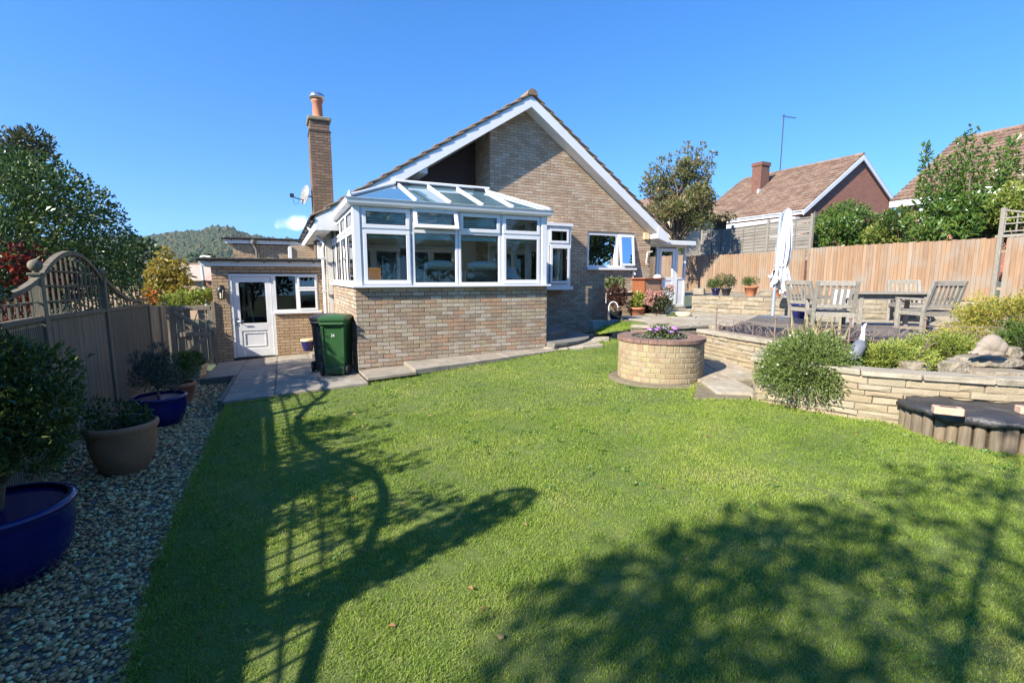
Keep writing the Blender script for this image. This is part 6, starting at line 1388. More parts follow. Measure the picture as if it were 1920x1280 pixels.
# sprigs: needles set along each stem
K = 12; f = (np.arange(K) + .5) / K; P_ = (st_b[:, None, :] * (1 - f[None, :, None]) + tipv[:, None, :] * f[None, :, None]) + np.array([0, 0, .06]) * (f * (1 - f))[None, :, None] * 4
sd_ = unit(tipv - st_b + np.array([[0, 0, .12]])); D_ = np.repeat(sd_[:, None, :], K, 1) + NP.normal(size=(n, K, 3)) * .42
keep = (f[None, :] > .35) | (NP.random((n, K)) < .3)
V, F = leaf_geo(P_[keep], unit(D_[keep]), .040 * (.7 + .6 * NP.random(keep.sum())), .3); np_obj('foliage', V, F, L_rose, t)
fl_ = NP.random((n,)) < .06; V, F = leaf_geo(tipv[fl_] * .97, unit(NP.normal(size=(fl_.sum(), 3))), .028, .9); np_obj('blossom', V, F, L_whitef, t)
m = MB()
for k in range(26): q = NP.integers(n); m.tube([(0, 0, -.05), tuple(st_b[q] * 1.0), tuple(tipv[q] * .85)], [.014, .008, .003], 5)
m.build('stems', m_bark, t)
def spray_shrub(name, label, c, rad3, n, mat, size=.035, K=9, flat=.35, up=.25, group=None, stems=8, spread=.35):
    """layered conifer: short sprays fanned over a lumpy mound"""
    t = thing(name, label, 'shrub', c, 0, group); d = unit(NP.normal(size=(n, 3))); d[:, 2] = np.abs(d[:, 2]) - .12; d = unit(d)
    lump = 1 + .28 * np.sin(d[:, 0] * 7 + 1) * np.cos(d[:, 1] * 6) + .14 * np.sin(11 * d[:, 2] + 5 * d[:, 0])
    tip = d * np.array([rad3]) * (lump * (.62 + .42 * NP.random(n)))[:, None]
    dr = unit(d * np.array([[1, 1, flat]]) + np.array([[0, 0, up]]) + NP.normal(size=(n, 3)) * .25)
    L = .14 * (.6 + .8 * NP.random(n)); f = np.arange(K) / K
    P_ = tip[:, None, :] + dr[:, None, :] * (L[:, None] * f[None, :])[:, :, None] + NP.normal(size=(n, K, 3)) * .008
    D_ = np.repeat(dr[:, None, :], K, 1) + NP.normal(size=(n, K, 3)) * spread
    V, F = leaf_geo(P_.reshape(-1, 3), unit(D_.reshape(-1, 3)), size * (.6 + .8 * NP.random(n * K)), .42); np_obj('foliage', V, F, mat, t)
    m = MB()
    for k in range(stems): q = NP.integers(n); m.tube([(R.uniform(-.1, .1), R.uniform(-.1, .1), -.08), tuple(tip[q] * .5 + np.array([0, 0, .03])), tuple(tip[q])], [.022, .014, .004], 6)
    m.build('stems', m_bark, t); return t
def bed(u, v, y): p = at_y(u, v, y); return p
c = bed(1672, 690, 5.75); spray_shrub('low_juniper', 'low spreading juniper beside the heron ornament', (c.x, c.y, .62), (.36, .26, .17), 900, L_junip)
c = bed(1775, 690, 6.1); spray_shrub('low_juniper', 'taller open juniper between heron and animal statue, bare branch on its near side', (c.x, c.y, .66), (.46, .32, .20), 1100, L_junip, stems=14)
c = bed(1890, 640, 7.6); spray_shrub('golden_conifer', 'golden yellow conifer mound at the right end of the fence', (c.x + .15, c.y, .85), (.85, .6, .46), 2200, L_conif)
c = bed(1905, 660, 5.7); spray_shrub('dark_conifer', 'small dark green conifer behind the animal statue', (c.x + .45, c.y + .25, .78), (.3, .25, .26), 420, L_mid)
c = bed(1800, 630, 7.3); spray_shrub('golden_conifer', 'smaller yellow-green conifer between the nearest armchair and golden mound', (c.x + .15, c.y, .66), (.42, .3, .16), 800, L_conif)
m = MB(); c = bed(1720, 672, 5.55); t = thing('dead_branch', 'forked bare branch standing in the planting bed before the juniper', 'branch', (c.x, c.y, .58)); m.tube([(0, 0, 0), (.0, 0, .16), (.10, .02, .27), (.26, .06, .33)], [.018, .016, .013, .006], 7); m.tube([(.09, .02, .26), (.12, .02, .36), (.2, .0, .42)], [.01, .008, .004], 6); m.build('wood', m_bark, t)
# reeds
rc = at_y(1530, 620, 7.35); t = thing('pond_reeds', 'straw-coloured iris leaves rising behind the rosemary', 'plant', (rc.x, rc.y, .55)); 
nb_ = 46; bx_ = NP.normal(size=(nb_, 3)) * np.array([[.24, .12, 0]]); tp = bx_ + np.stack([NP.normal(size=nb_) * .12, NP.normal(size=nb_) * .08, .30 + .32 * NP.random(nb_)], 1)
V, F = leaf_geo(bx_, unit(tp - bx_), np.linalg.norm(tp - bx_, axis=1), .05, .01); np_obj('leaves', V, F, L_straw, t)
# heron
hb = bed(1612, 668, 5.75); t = thing('heron_ornament', 'grey and white heron ornament standing beside the rosemary', 'ornament', (hb.x, hb.y, .60), rad(35)); t.scale = (.85, .85, .88)
m = MB(); m.tube([(.0, 0, .36), (-.02, 0, .33), (-.07, 0, .27), (-.15, 0, .20), (-.24, 0, .13), (-.33, 0, .07)], [.02, .065, .088, .08, .05, .008], 14); m.build('body', pm('heron_grey', [(.11, .12, .14), (.17, .18, .205)], 8, rough=.5), t)
m = MB(); m.tube([(-.02, 0, .30), (.03, 0, .38), (.045, 0, .45), (.03, 0, .51), (.04, 0, .555), (.075, 0, .57), (.10, 0, .565)], [.05, .032, .026, .024, .03, .026, .012], 12); m.build('neck', m_cloth, t)
m = MB(); m.tube([(.09, 0, .566), (.22, 0, .545)], [.013, .002], 8); m.build('beak', m_cream, t); m = MB(); m.tube([(.07, 0, .592), (.0, 0, .59), (-.05, 0, .56)], [.012, .012, .003], 7); m.build('crest', m_black, t)
for s in (-.03, .03): m = MB(); m.tube([(-.06, s, .22), (-.05, s, .1), (-.06, s, -.05)], .008, 6); m.build('leg', m_cream, t)
# statue of a resting animal
def fused(name, balls, mat, parent, vox=.010):
    m = MB()
    for ce, r3, rot in balls: m.ball(ce, *r3, nu=16, nv=12, rot=rot)
    o = m.build(name, mat, parent); md = o.modifiers.new('fuse', 'REMESH'); md.mode = 'VOXEL'; md.voxel_size = vox; md.use_smooth_shade = True
    s2 = o.modifiers.new('ease', 'SMOOTH'); s2.iterations = 5; s2.factor = .6; return o
sp_ = at_z(1868, 664, .86); t = thing('stone_animal', 'pale stone statue of a crouched animal lowering its head, on flat rocks', 'statue', (sp_.x, sp_.y + .08, .835), rad(8))
ry = lambda a: Matrix.Rotation(rad(a), 3, 'Y')
fused('body', [((.02, 0, .115), (.125, .085, .11), ry(10)), ((.075, -.03, .085), (.085, .07, .085), None), ((-.07, 0, .09), (.085, .065, .06), ry(35)), ((-.135, 0, .05), (.05, .04, .038), ry(15)), ((-.185, 0, .03), (.035, .028, .022), None), ((-.11, -.055, .03), (.09, .022, .022), ry(-6)), ((-.11, .055, .03), (.09, .022, .022), ry(-6)), ((.03, -.065, .02), (.10, .028, .02), None), ((.03, .065, .02), (.1, .028, .02), None)], m_statue, t, .008)
for s in (-1, 1): m = MB(); m.ball((-.125, s * .03, .088), .012, .008, .022, 8, 6); m.build('ear', m_statue, t)
def rock(label, c, r3, seed, mat=m_rock, rz=0, flat=1.0, group='rocks in the planting bed'):
    t = thing('rock', label, 'rock', c, rz, group); m = MB(); m.ball((0, 0, 0), 1, 1, 1, 30, 20); vv = []
    for v in m.v:
        v = Vector(v); q = 1 + .30 * (noise.noise(v * 1.6 + Vector((seed, 0, 0)))) + .16 * noise.noise(v * 3.5 + Vector((seed, 3, 0))) + .06 * noise.noise(v * 9 + Vector((seed, 7, 0))); w = Vector([max(-.72, min(.72, x * q)) / .85 for x in v]); vv.append((w.x * r3[0], w.y * r3[1], w.z * r3[2]))
    m.v = vv; m.build('stone', mat, t); return t
q = at_z(1806, 700, .66); rock('pale rounded boulder at the back of the wall coping', (q.x, q.y + .12, .70), (.13, .10, .085), 1)
q = at_z(1880, 690, .70); rock('wide flat layered rock directly under the animal statue', (q.x + .02, q.y + .22, .74), (.33, .22, .055), 5, rz=.1)
q = at_z(1890, 705, .66); rock('flat rock slab, lowest in the stack below the animal statue', (q.x + .05, q.y + .16, .655), (.36, .2, .05), 9, rz=-.1)
q = at_z(1915, 664, .84); rock('round pale stone beside the animal statue, at the picture edge', (q.x + .03, q.y + .15, .84), (.10, .09, .07), 12)
q = at_z(1735, 696, .63); rock('half-buried tan rock below the juniper', (q.x, q.y + .16, .63), (.16, .12, .10), 15)
q = at_z(1708, 700, .62); rock('small pale rock at the foot of the bare branch', (q.x, q.y + .1, .60), (.10, .09, .06), 19)
q = at_z(1236, 615, .3); 
q = at_y(1342, 612, 8.75); rock('rounded grey boulder on the end of the pond wall', (q.x, q.y, .74), (.12, .1, .075), 23, group=None)
# ================================================================== NEIGHBOURING HOUSES
def tiled_slope(P, O, along, upv, n_al, n_up, tw, tl, ang_z, pitch, mat):
    pass
def red_house(name, label, A, w1, z1, w2, z2, zr, ridge_len, zg, chim=None, flip=1, overhang=.14, limit=300):
    """gable at apex A (world xy), ridge running along E2; eaves left/right at w1,w2 with heights z1,z2"""
    t = thing(name, label, 'house', (A.x, A.y, 0), YAW)
    fy = overhang
    m = MB(); m.ext([(-w1 + .3, fy, zg), (w2 - .3, fy, zg), (w2 - .3, fy, z2 + .05), (0, fy, zr - .2), (-w1 + .3, fy, z1 + .05)], (0, ridge_len - .4, 0)); m.build('wall', m_redbrick, t)
    for s, w, ze in ((-1, w1, z1), (1, w2, z2)):
        e = Vector((s * w, 0, ze)); r_ = Vector((0, 0, zr)); d = (r_ - e); L = d.length; d /= L; nn = Vector((-d.z * (1 if s < 0 else -1), 0, abs(d.x)))
        m = MB(); m.obox(e + d * L / 2 + Vector((0, ridge_len / 2, 0)) + nn * .02, d * L / 2, Vector((0, ridge_len / 2, 0)), nn * .03); m.build('roof_deck', m_tile2, t)
        m = MB(); m.ext([e + Vector((0, -.03, -.02)), r_ + Vector((0, -.03, -.02)), r_ + Vector((0, -.03, -.30)), e + Vector((0, -.03, -.28))], (0, .04, 0)); m.build('barge_board', m_white, t)
        m = MB(); m.obox(e + d * L / 2 + Vector((0, fy / 2 + .01, -.20)), d * L / 2, Vector((0, fy / 2 - .01, 0)), nn * .008); m.build('soffit', m_wpaint, t)
        m = MB(); m.box(s * w - .03, s * w + .03, 0, ridge_len, ze - .22, ze - .0); m.build('fascia', m_white, t)
        if s < 0:
            gutter(t, (-w - .08, .02, ze - .02), (-w - .08, ridge_len, ze - .02), .06, m_wpaint, brackets=0)
            nr = int(L / .30); nc = int(ridge_len / .31); tm = MB()
            cols = []
            for k in range(nr):
                for j in range(nc): cols.append((k, j))
            g = L / nr; tw = ridge_len / nc
            def tile_mesh():
                mm = MB(); a = d * (g * .56); prof = [(-tw * .49, .0), (-tw * .3, .045), (-tw * .08, .0), (tw * .12, .0), (tw * .3, .045), (tw * .49, .0)]
                lo = [Vector((0, y, 0)) - a + nn * (.075 + z) for y, z in prof]; hi = [Vector((0, y, 0)) + a + nn * (.015 + z) for y, z in prof]; lb = [Vector((0, y, 0)) - a + nn * .01 for y, z in prof]
                k_ = len(prof); mm.add(lo + hi + lb, [(i, k_ + i, k_ + i + 1, i + 1) for i in range(k_ - 1)] + [(i, i + 1, 2 * k_ + i + 1, 2 * k_ + i) for i in range(k_ - 1)]); return mm
            base = tile_mesh(); me = base.mesh('tile', m_tile2); M_ = Matrix.Translation(t.location) @ Matrix.Rotation(YAW, 4, 'Z')
            pos = []
            for k, j in cols:
                c = e + d * (g * (k + .5)) + Vector((0, tw * (j + .5), 0)); wpt = M_ @ c - Vector((0, 0, EYE)); u_ = 960 + FP * wpt.x / wpt.y; pos.append((wpt.length + (0 if -50 < u_ < 1960 else 1000), c))
            pos.sort(key=lambda q: q[0]); st_ = MB()
            for i, (dd, c) in enumerate(pos):
                jz = R.uniform(-.008, .012)
                if i < limit: o = bpy.data.objects.new('tile', me); o.location = c + nn * jz; finish(o, t)
                else: st_.add([Vector(v) + c + nn * jz for v in base.v], base.f)
            if st_.v: st_.build('tiles', m_tile2, t, kind='stuff')
    for k in range(int(ridge_len / .45)): m = MB(); m.ext([(.14 * math.cos(q), k * .45, zr + .0 + .13 * math.sin(q)) for q in [math.pi * i / 6 for i in range(7)]], (0, .44, 0)); m.build('ridge_tile', m_tile2, t)
    return t
A1 = at_y(1620, 290, 29.5); h1 = red_house('neighbour_house', 'red brick house with brown tiled roof and chimney, gable facing the garden', Vector((A1.x, A1.y, 0)), 5.05, 5.35, 3.8, 6.3, A1.z, 8.3, 1.5)
m = MB(); cx_, cy_ = -1.75, 5.4
m.box(cx_ - .45, cx_ + .35, cy_ - .35, cy_ + .35, 6.3, 9.15); m.box(cx_ - .5, cx_ + .4, cy_ - .4, cy_ + .4, 9.0, 9.22); m.build('chimney', m_farchim, h1)
m = MB(); m.box(cx_ - .75, cx_ + .45, cy_ - .5, cy_ - .36, 7.15, 7.42); m.build('flashing', m_lead, h1)
m = MB(); m.lathe([(0, .0), (.2, .04), (.34, .13)], 16); m.lathe([(.34, .13), (.2, .05), (0, .01)], 16); m.build('satellite_dish', pm('buff_dish', [(.45, .40, .30), (.55, .5, .4)], 6, rough=.6), h1, loc=(-4.1, .0, 5.0), rot=(rad(75), 0, rad(20)))
m = MB(); m.box(.2, 1.5, .22, .27, 3.2, 4.3); m.build('window', m_white, h1)
m = MB(); m.box(-5.3, -3.6, .3, 6.0, 2.0, 5.0); m.build('porch_wall', m_white, h1)
mast = thing('television_aerial', 'tall thin aerial mast rising behind the red brick chimney', 'aerial', (at_y(1464, 300, 38.5).x, 38.5, 6.5), 0)
m = MB(); m.tube([(0, 0, 0), (0, 0, 7.4)], .035, 6); m.build('mast', m_bin, mast); m = MB(); m.tube([(-.15, 0, 7.25), (.95, .0, 7.1)], .022, 5)
for k in range(7): m.tube([(-.05 + k * .14, -.22, 7.22 - k * .02), (-.05 + k * .14, .22, 7.22 - k * .02)], .010, 4)
m.build('antenna', m_bin, mast)
# second house at the right edge: its ridge runs towards us
R2 = at_y(1792, 264, 24.0); t2 = thing('neighbour_house', 'second brick house with a big brown tiled roof cut off by the right edge', 'house', (R2.x, R2.y, 0), YAW)
RL, W2, ZE2, ZR2 = 13.0, 4.9, 4.95, R2.z
m = MB(); m.ext([(-W2 + .3, -RL, 1.5), (W2 - .3, -RL, 1.5), (W2 - .3, -RL, ZE2 + .1), (0, -RL, ZR2 - .2), (-W2 + .3, -RL, ZE2 + .1)], (0, RL - .3, 0)); m.build('wall', m_redbrick, t2)
e = Vector((-W2, 0, ZE2)); r_ = Vector((0, 0, ZR2)); d = r_ - e; L = d.length; d /= L; nn = Vector((-d.z, 0, d.x))
for s in (-1, 1):
    dd_ = Vector((d.x * -s, 0, d.z)); n2 = Vector((nn.x * -s, 0, nn.z)); m = MB(); m.obox(Vector((s * W2, 0, ZE2)) + dd_ * L / 2 + Vector((0, -RL / 2, 0)) + n2 * .02, dd_ * L / 2, Vector((0, RL / 2, 0)), n2 * .03); m.build('roof_deck', m_tile2, t2)
m = MB(); m.box(-W2 - .03, -W2 + .03, -RL, 0, ZE2 - .25, ZE2); m.build('fascia', m_white, t2); m = MB(); m.box(-W2 + .031, -W2 + .3, -RL, 0, ZE2 - .25, ZE2 - .22); m.build('soffit', m_wpaint, t2)
nr, nc = int(L / .32), int(RL / .31); g, tw = L / nr, RL / nc
prof = [(-tw * .49, .0), (-tw * .3, .048), (-tw * .08, .0), (tw * .12, .0), (tw * .3, .048), (tw * .49, .0)]; a = d * (g * .56)
k_ = len(prof); bv = [Vector((0, y, 0)) - a + nn * (.08 + z) for y, z in prof] + [Vector((0, y, 0)) + a + nn * (.015 + z) for y, z in prof] + [Vector((0, y, 0)) - a + nn * .01 for y, z in prof]
bfc = [(i, k_ + i, k_ + i + 1, i + 1) for i in range(k_ - 1)] + [(i, i + 1, 2 * k_ + i + 1, 2 * k_ + i) for i in range(k_ - 1)]
base = MB(); base.add(bv, bfc); me = base.mesh('tile', m_tile2); M_ = Matrix.Translation(t2.location) @ Matrix.Rotation(YAW, 4, 'Z'); pos = []
for k in range(nr):
    for j in range(nc):
        c = e + d * (g * (k + .5)) + Vector((0, -tw * (j + .5), 0)); wpt = M_ @ c - Vector((0, 0, EYE)); u_ = 960 + FP * wpt.x / max(wpt.y, .1); pos.append((wpt.length + (0 if u_ < 1960 else 1000), c))
pos.sort(key=lambda q: q[0]); st_ = MB()
for i, (dd_, c) in enumerate(pos):
    jz = R.uniform(-.008, .012)
    if i < 300: o = bpy.data.objects.new('tile', me); o.location = c + nn * jz; finish(o, t2)
    else: st_.add([v + c + nn * jz for v in bv], bfc)
st_.build('tiles', m_tile2, t2, kind='stuff')
for k in range(28): m = MB(); m.ext([(.14 * math.cos(q), -.45 * (k + 1), ZR2 + .13 * math.sin(q)) for q in [math.pi * i / 6 for i in range(7)]], (0, .44, 0)); m.build('ridge_tile', m_tile2, t2)
cpx = at_y(1950, 262, 21.2); lc = M_.inverted() @ cpx; m = MB(); m.box(lc.x - .35, lc.x + .5, lc.y - .45, lc.y + .45, lc.z - 1.6, lc.z + 1.3); m.build('chimney', m_farchim, t2); m = MB(); m.box(lc.x - .5, lc.x - .34, lc.y - .5, lc.y + .5, lc.z - .75, lc.z - .45); m.build('flashing', m_lead, t2)
pwx = at_y(1714, 392, 19.8); lw = M_.inverted() @ pwx; m = MB(); m.box(-W2 + .2, -W2 + .28, lw.y - .5, lw.y + .6, 3.6, 4.6); m.build('window', m_white, t2)
# gable behind the tree
A3 = at_y(1318, 352, 36.0); t3 = thing('neighbour_house', 'small dark gable of a third house behind the bushy tree', 'house', (A3.x, A3.y, 0), YAW)
m = MB(); m.ext([(-3, .2, 2), (3, .2, 2), (3, .2, A3.z - 2.2), (0, .2, A3.z - .1), (-3, .2, A3.z - 2.2)], (0, 7, 0)); m.build('wall', m_redbrick, t3)
for s in (-1, 1):
    m = MB(); m.ext([(s * 3.2, 0, A3.z - 2.35), (0, 0, A3.z), (0, 0, A3.z + .12), (s * 3.2, 0, A3.z - 2.2)], (0, 7.3, 0)); m.build('roof', m_tile2, t3)
    m = MB(); m.ext([(s * 3.2, -.04, A3.z - 2.37), (0, -.04, A3.z), (0, -.04, A3.z - .2), (s * 3.2, -.04, A3.z - 2.6)], (0, .03, 0)); m.build('barge_board', m_white, t3)
# shed with dead creeper
s0 = at_y(1268, 440, 25.5); sh = thing('garden_shed', 'pale rendered shed with a corrugated roof and dead creeper, behind the porch', 'shed', (s0.x, s0.y, 0), YAW)
zt_ = at_y(1290, 400, 25.5).z
m = MB(); m.ext([(0, 0, 1), (2.6, 0, 1), (2.6, 0, zt_ - .35), (.9, 0, zt_ + .0), (0, 0, zt_ - .5)], (0, 3.5, 0)); m.build('wall', pm('cream_render', [(.50, .43, .31), (.60, .53, .41)], 4, rough=.95, bump=.3, dirt=((.3, .26, .17), 2, .5)), sh)
m = MB(); sx = np.linspace(-.15, 3.8, 40)
m.add([(x, -.25, zt_ + .1 - .02 * x + .018 * math.sin(x * 40)) for x in sx] + [(x, 3.6, zt_ + .1 - .02 * x + .018 * math.sin(x * 40)) for x in sx], [(i, i + 1, 41 + i, 40 + i) for i in range(39)], 0, True); o = m.build('roof', m_flag, sh); md = o.modifiers.new('t', 'SOLIDIFY'); md.thickness = .02
m = MB(); m.box(2.62, 3.7, .1, 3.4, 1.0, zt_ - .1); m.build('side_wall', m_dark, sh)
L_dead = leafmat('dead_creeper', [(.28, .22, .13), (.36, .29, .18), (.22, .17, .10), (.42, .35, .22)], rough=.9, trans=.2)
cl = [((R.uniform(-.1, 3.6), R.uniform(-.35, .2), zt_ + R.uniform(-.1, .22)), (.4, .25, .12)) for _ in range(10)] + [((R.uniform(-.1, 1.0), -.1, zt_ - R.uniform(.3, 1.3)), (.3, .12, .3)) for _ in range(6)]
V, F = cloud(cl, 1800, .22, .08, -.3); np_obj('creeper', V, F, L_dead, sh)

# ================================================================== TREES AND SHRUBS BEYOND THE FENCES
def pz_at(u, v, y): p = at_y(u, v, y); return (p.x, p.y, p.z)
# bushy autumn tree right of the house, with long upright shoots
c = Vector(pz_at(1272, 372, 20.5)); cl = blob_clumps((c.x, c.y, c.z - .3), (1.25, 1.1, 1.6), 34, .42)
for du, top, h in ((1222, 312, 5), (1240, 300, 5), (1256, 296, 5), (1288, 272, 7), (1300, 282, 6), (1316, 276, 7), (1330, 292, 5), (1210, 330, 4), (1275, 290, 5)):
    q = Vector(pz_at(du, top, 20.5)); 
    for k in range(h): cl.append(((q.x + R.uniform(-.08, .08), q.y + R.uniform(-.2, .2), q.z - .24 * k), .13 + .02 * k))
plant('autumn_tree', 'bushy tree turning bronze with upright shoots, right of the bungalow gable', 'tree', (c.x, c.y, 1.0), cl, 8500, .12, L_autumn, .5, .10, up=.5, crown='crown', fork=.45, nl=30)
# round laurel
c = Vector(pz_at(1580, 425, 19.0)); cl = blob_clumps((c.x, c.y, c.z - .25), (1.12, 1.0, 1.0), 40, .34)
plant('round_laurel', 'rounded bright green laurel bush between the two brick houses', 'shrub', (c.x, c.y, 1.6), cl, 8000, .125, L_laurel, .42, .06, crown='crown', up=.3)
for (u, v, y, r3, lab, mt, n_) in ((1655, 440, 17.6, (.75, .6, .45), 'low yellowing bush along the fence top beside the round laurel', L_yell, 1500), (1695, 425, 17.0, (.8, .7, .75), 'mid green bush between the yellowing bush and tall laurel', L_mid, 2600)):
    c = Vector(pz_at(u, v, y)); cl = blob_clumps((c.x, c.y, c.z - .1), r3, 22, .3); plant('fence_bush', lab, 'shrub', (c.x, c.y, 1.4), cl, n_, .12, mt if mt is not L_yell else L_lime, .42, .04, crown='crown')
# tall laurel with spires
cl = []
for (u, v, y, n, r_) in ((1740, 275, 14.8, 9, .18), (1762, 300, 15, 8, .2), (1825, 238, 14.4, 12, .17), (1802, 262, 14.6, 11, .2), (1785, 300, 14.6, 8, .2), (1850, 270, 14.3, 10, .2), (1880, 285, 14.2, 10, .22), (1905, 262, 14.5, 11, .22), (1940, 290, 14, 10, .25)):
    q = Vector(pz_at(u, v, y))
    for k in range(n): cl.append(((q.x + R.uniform(-.06, .06), q.y + R.uniform(-.06, .06), q.z - .22 * k), r_ * (.5 + .055 * k)))
c = Vector(pz_at(1815, 395, 14.6)); cl += blob_clumps((c.x, c.y, c.z - .55), (1.5, .8, .95), 36, .34)
plant('tall_laurel', 'tall glossy laurel with upright leafy spires above the right-hand fence', 'tree', (c.x, c.y, 1.2), cl, 15000, .13, L_laurel, .34, .09, crown='crown', up=.55, nl=34)
c = Vector(pz_at(1905, 380, 13.2)); cl = blob_clumps((c.x + .5, c.y, c.z - .2), (.9, .6, .9), 22, .32); plant('yellowing_shrub', 'yellow-green shrub behind the trellis at the right edge', 'shrub', (c.x + .5, c.y, 1.2), cl, 2600, .13, L_lime, .4, .05, crown='crown')
# --- left: holly, feathery tree, red-leaved shrub, autumn tree, border plants
cl = []
for (u, v, y, r_) in ((20, 345, 6.6, .5), (75, 330, 6.8, .42), (110, 335, 7.2, .42), (150, 362, 7.4, .42), (185, 380, 7.6, .4), (60, 360, 6.2, .55), (20, 390, 5.9, .6), (110, 385, 6.4, .6), (165, 400, 7.0, .55), (205, 410, 7.8, .45), (215, 440, 8.0, .48), (235, 470, 8.4, .42), (180, 450, 7.0, .6), (120, 450, 6.3, .6), (60, 440, 5.8, .6), (15, 450, 5.6, .5), (230, 505, 8.3, .45), (190, 510, 7.4, .55), (250, 520, 8.8, .36), (140, 510, 6.6, .5), (80, 505, 6.0, .5), (205, 545, 8.0, .5), (160, 550, 7.4, .5), (95, 318, 7.6, .28), (40, 325, 7.4, .35), (245, 545, 8.7, .4)):
    p = at_y(u, v, y); cl.append(((p.x - .25, p.y, p.z), (r_, r_, r_ * .9)))
for _ in range(10): cl.append(((-8.2 + R.uniform(-1, .6), 5.5 + R.uniform(-1.5, 1.5), R.uniform(1.0, 2.8)), .7))
cl = [(c, r) for c, r in cl]
hol = plant('holly_tree', 'huge dark glossy holly rising behind the trellis fence', 'tree', (-7.6, 6.6, -.3), cl, 27000, .060, L_holly, .5, .13, crown='crown', up=.15, nl=30, out=.9)
cl = []
for (u, v, y) in ((20, 250, 13.5), (50, 262, 13.5), (15, 290, 13.5), (45, 300, 13.5), (70, 285, 13.5), (0, 320, 13.5), (-30, 270, 13.5), (60, 250, 13.6), (30, 320, 13.5)):
    p = at_y(u, v, y); cl.append(((p.x, p.y, p.z - .2), (.42, .4, .3)))
plant('feathery_tree', 'lighter feathery tree peeping above the holly at the left edge', 'tree', (cl[0][0][0], 13.5, 0), cl, 2600, .15, L_olive, .22, .12, crown='crown', up=.3)
cl = []
for (u, v, y) in ((15, 480, 5.3), (40, 500, 5.4), (5, 525, 5.1), (60, 530, 5.5), (100, 545, 5.9), (140, 540, 6.2), (30, 560, 5.2), (110, 515, 6.1), (75, 500, 5.8)):
    p = at_y(u, v, y); cl.append(((p.x - .15, p.y, p.z), .24))
plant('red_shrub', 'red-leaved shrub glowing behind the trellis below the holly', 'shrub', (cl[0][0][0] - .2, 5.6, -.2), cl, 1700, .085, L_red, .4, .03, up=.4)
cl = []
for (u, v, y, r_) in ((310, 480, 13.2, .14), (300, 500, 13.2, .22), (325, 505, 13.2, .22), (340, 500, 13.2, .16), (290, 515, 13, .2), (315, 525, 13.2, .26), (338, 530, 13.2, .22), (300, 545, 13, .25), (330, 555, 13, .24), (285, 540, 13, .18), (349, 520, 13.2, .14), (312, 470, 13.2, .08)):
    p = at_y(u, v, y); cl.append(((p.x, p.y, p.z), r_))
plant('yellow_tree', 'small tree with hanging yellow autumn leaves beyond the low fence', 'tree', (cl[5][0][0], 13.2, -.6), cl, 1500, .14, L_yell, .38, .04, crown='crown', up=-.5, fork=.3)
cl = []
for (u, v, y, r_) in ((300, 570, 11.6, .16), (318, 565, 11.8, .15), (345, 560, 12, .18), (365, 562, 12, .18), (385, 560, 12.2, .14), (330, 575, 11.7, .16), (372, 552, 12.2, .12), (392, 550, 12.4, .1)):
    p = at_y(u, v, y); cl.append(((p.x, p.y, p.z), r_))
plant('lime_shrub', 'lime green shrub showing over the top of the garden gate', 'shrub', (cl[2][0][0], 11.9, -.5), cl, 1500, .09, L_lime, .5, .025, up=.4)
cl = [((at_y(u, v, 10.6).x, 10.6, at_y(u, v, 10.6).z), .12) for u, v in ((280, 568), (288, 560), (276, 555))]
plant('orange_flowers', 'few orange flowers above the fence corner beside the yellow tree', 'flowers', (cl[0][0][0], 10.6, -.4), cl, 200, .08, leafmat('orange_petal', [(.62, .20, .02), (.55, .15, .02), (.10, .14, .03), (.08, .12, .03)], trans=.3), .6, .015)
# beyond the gate: bungalow, hedge, lamp post, little roof
b_ = at_y(300, 500, 34); t = thing('bungalow', 'distant brick bungalow with pale roof behind the yellow tree', 'house', (b_.x - 2, 34, 0), rad(8))
zr = at_y(350, 494, 34).z; m = MB(); m.box(-4, 5.3, 0, 5, -2, zr - 1.15); m.build('wall', m_gbrick, t)
m = MB(); m.ext([(-4.3, -.3, zr - 1.2), (5.5, -.3, zr - 1.2), (5.0, 2.5, zr), (-3.8, 2.5, zr)], (0, .0, .06)); m.build('roof', pm('pale_tile', [(.36, .28, .22), (.44, .36, .29)], 3, rough=.95, stretch=(1, 1, 14)), t); m = MB(); m.box(-3.8, 5.0, 2.3, 2.6, zr - .05, zr + .12); m.build('ridge', m_tile2, t)
m = MB(); m.box(5.0, 5.25, -.08, -.01, zr - 2.6, zr - 1.5); m.build('window', m_white, t)
b_ = at_y(398, 505, 24); t = thing('tiled_outbuilding', 'little pink-tiled roof just left of the extension gutter', 'outbuilding', (b_.x, 24, 0), rad(5)); zr = b_.z
m = MB(); m.box(-.4, 1.6, .1, 3, -2, zr - .55); m.build('wall', m_redbrick, t)
for k in range(8): m = MB(); m.ext([(-.5 + k * .27, -.1, zr - .55), (-.25 + k * .27, -.1, zr - .55), (-.25 + k * .27, 1.5, zr + .1), (-.5 + k * .27, 1.5, zr + .1)], (0, 0, .05)); m.build('tile', pm('pink_tile', [(.42, .25, .19), (.5, .33, .26)], 6, rough=.9) if not bpy.data.materials.get('pink_tile') else bpy.data.materials['pink_tile'], t)
p = at_y(388, 560, 15.5); t = thing('lamp_post', 'slim pale green post standing beyond the garden gate', 'post', (p.x, 15.5, -1)); zt_ = at_y(376, 482, 15.5).z + 1; dx = at_y(376, 482, 15.5).x - p.x
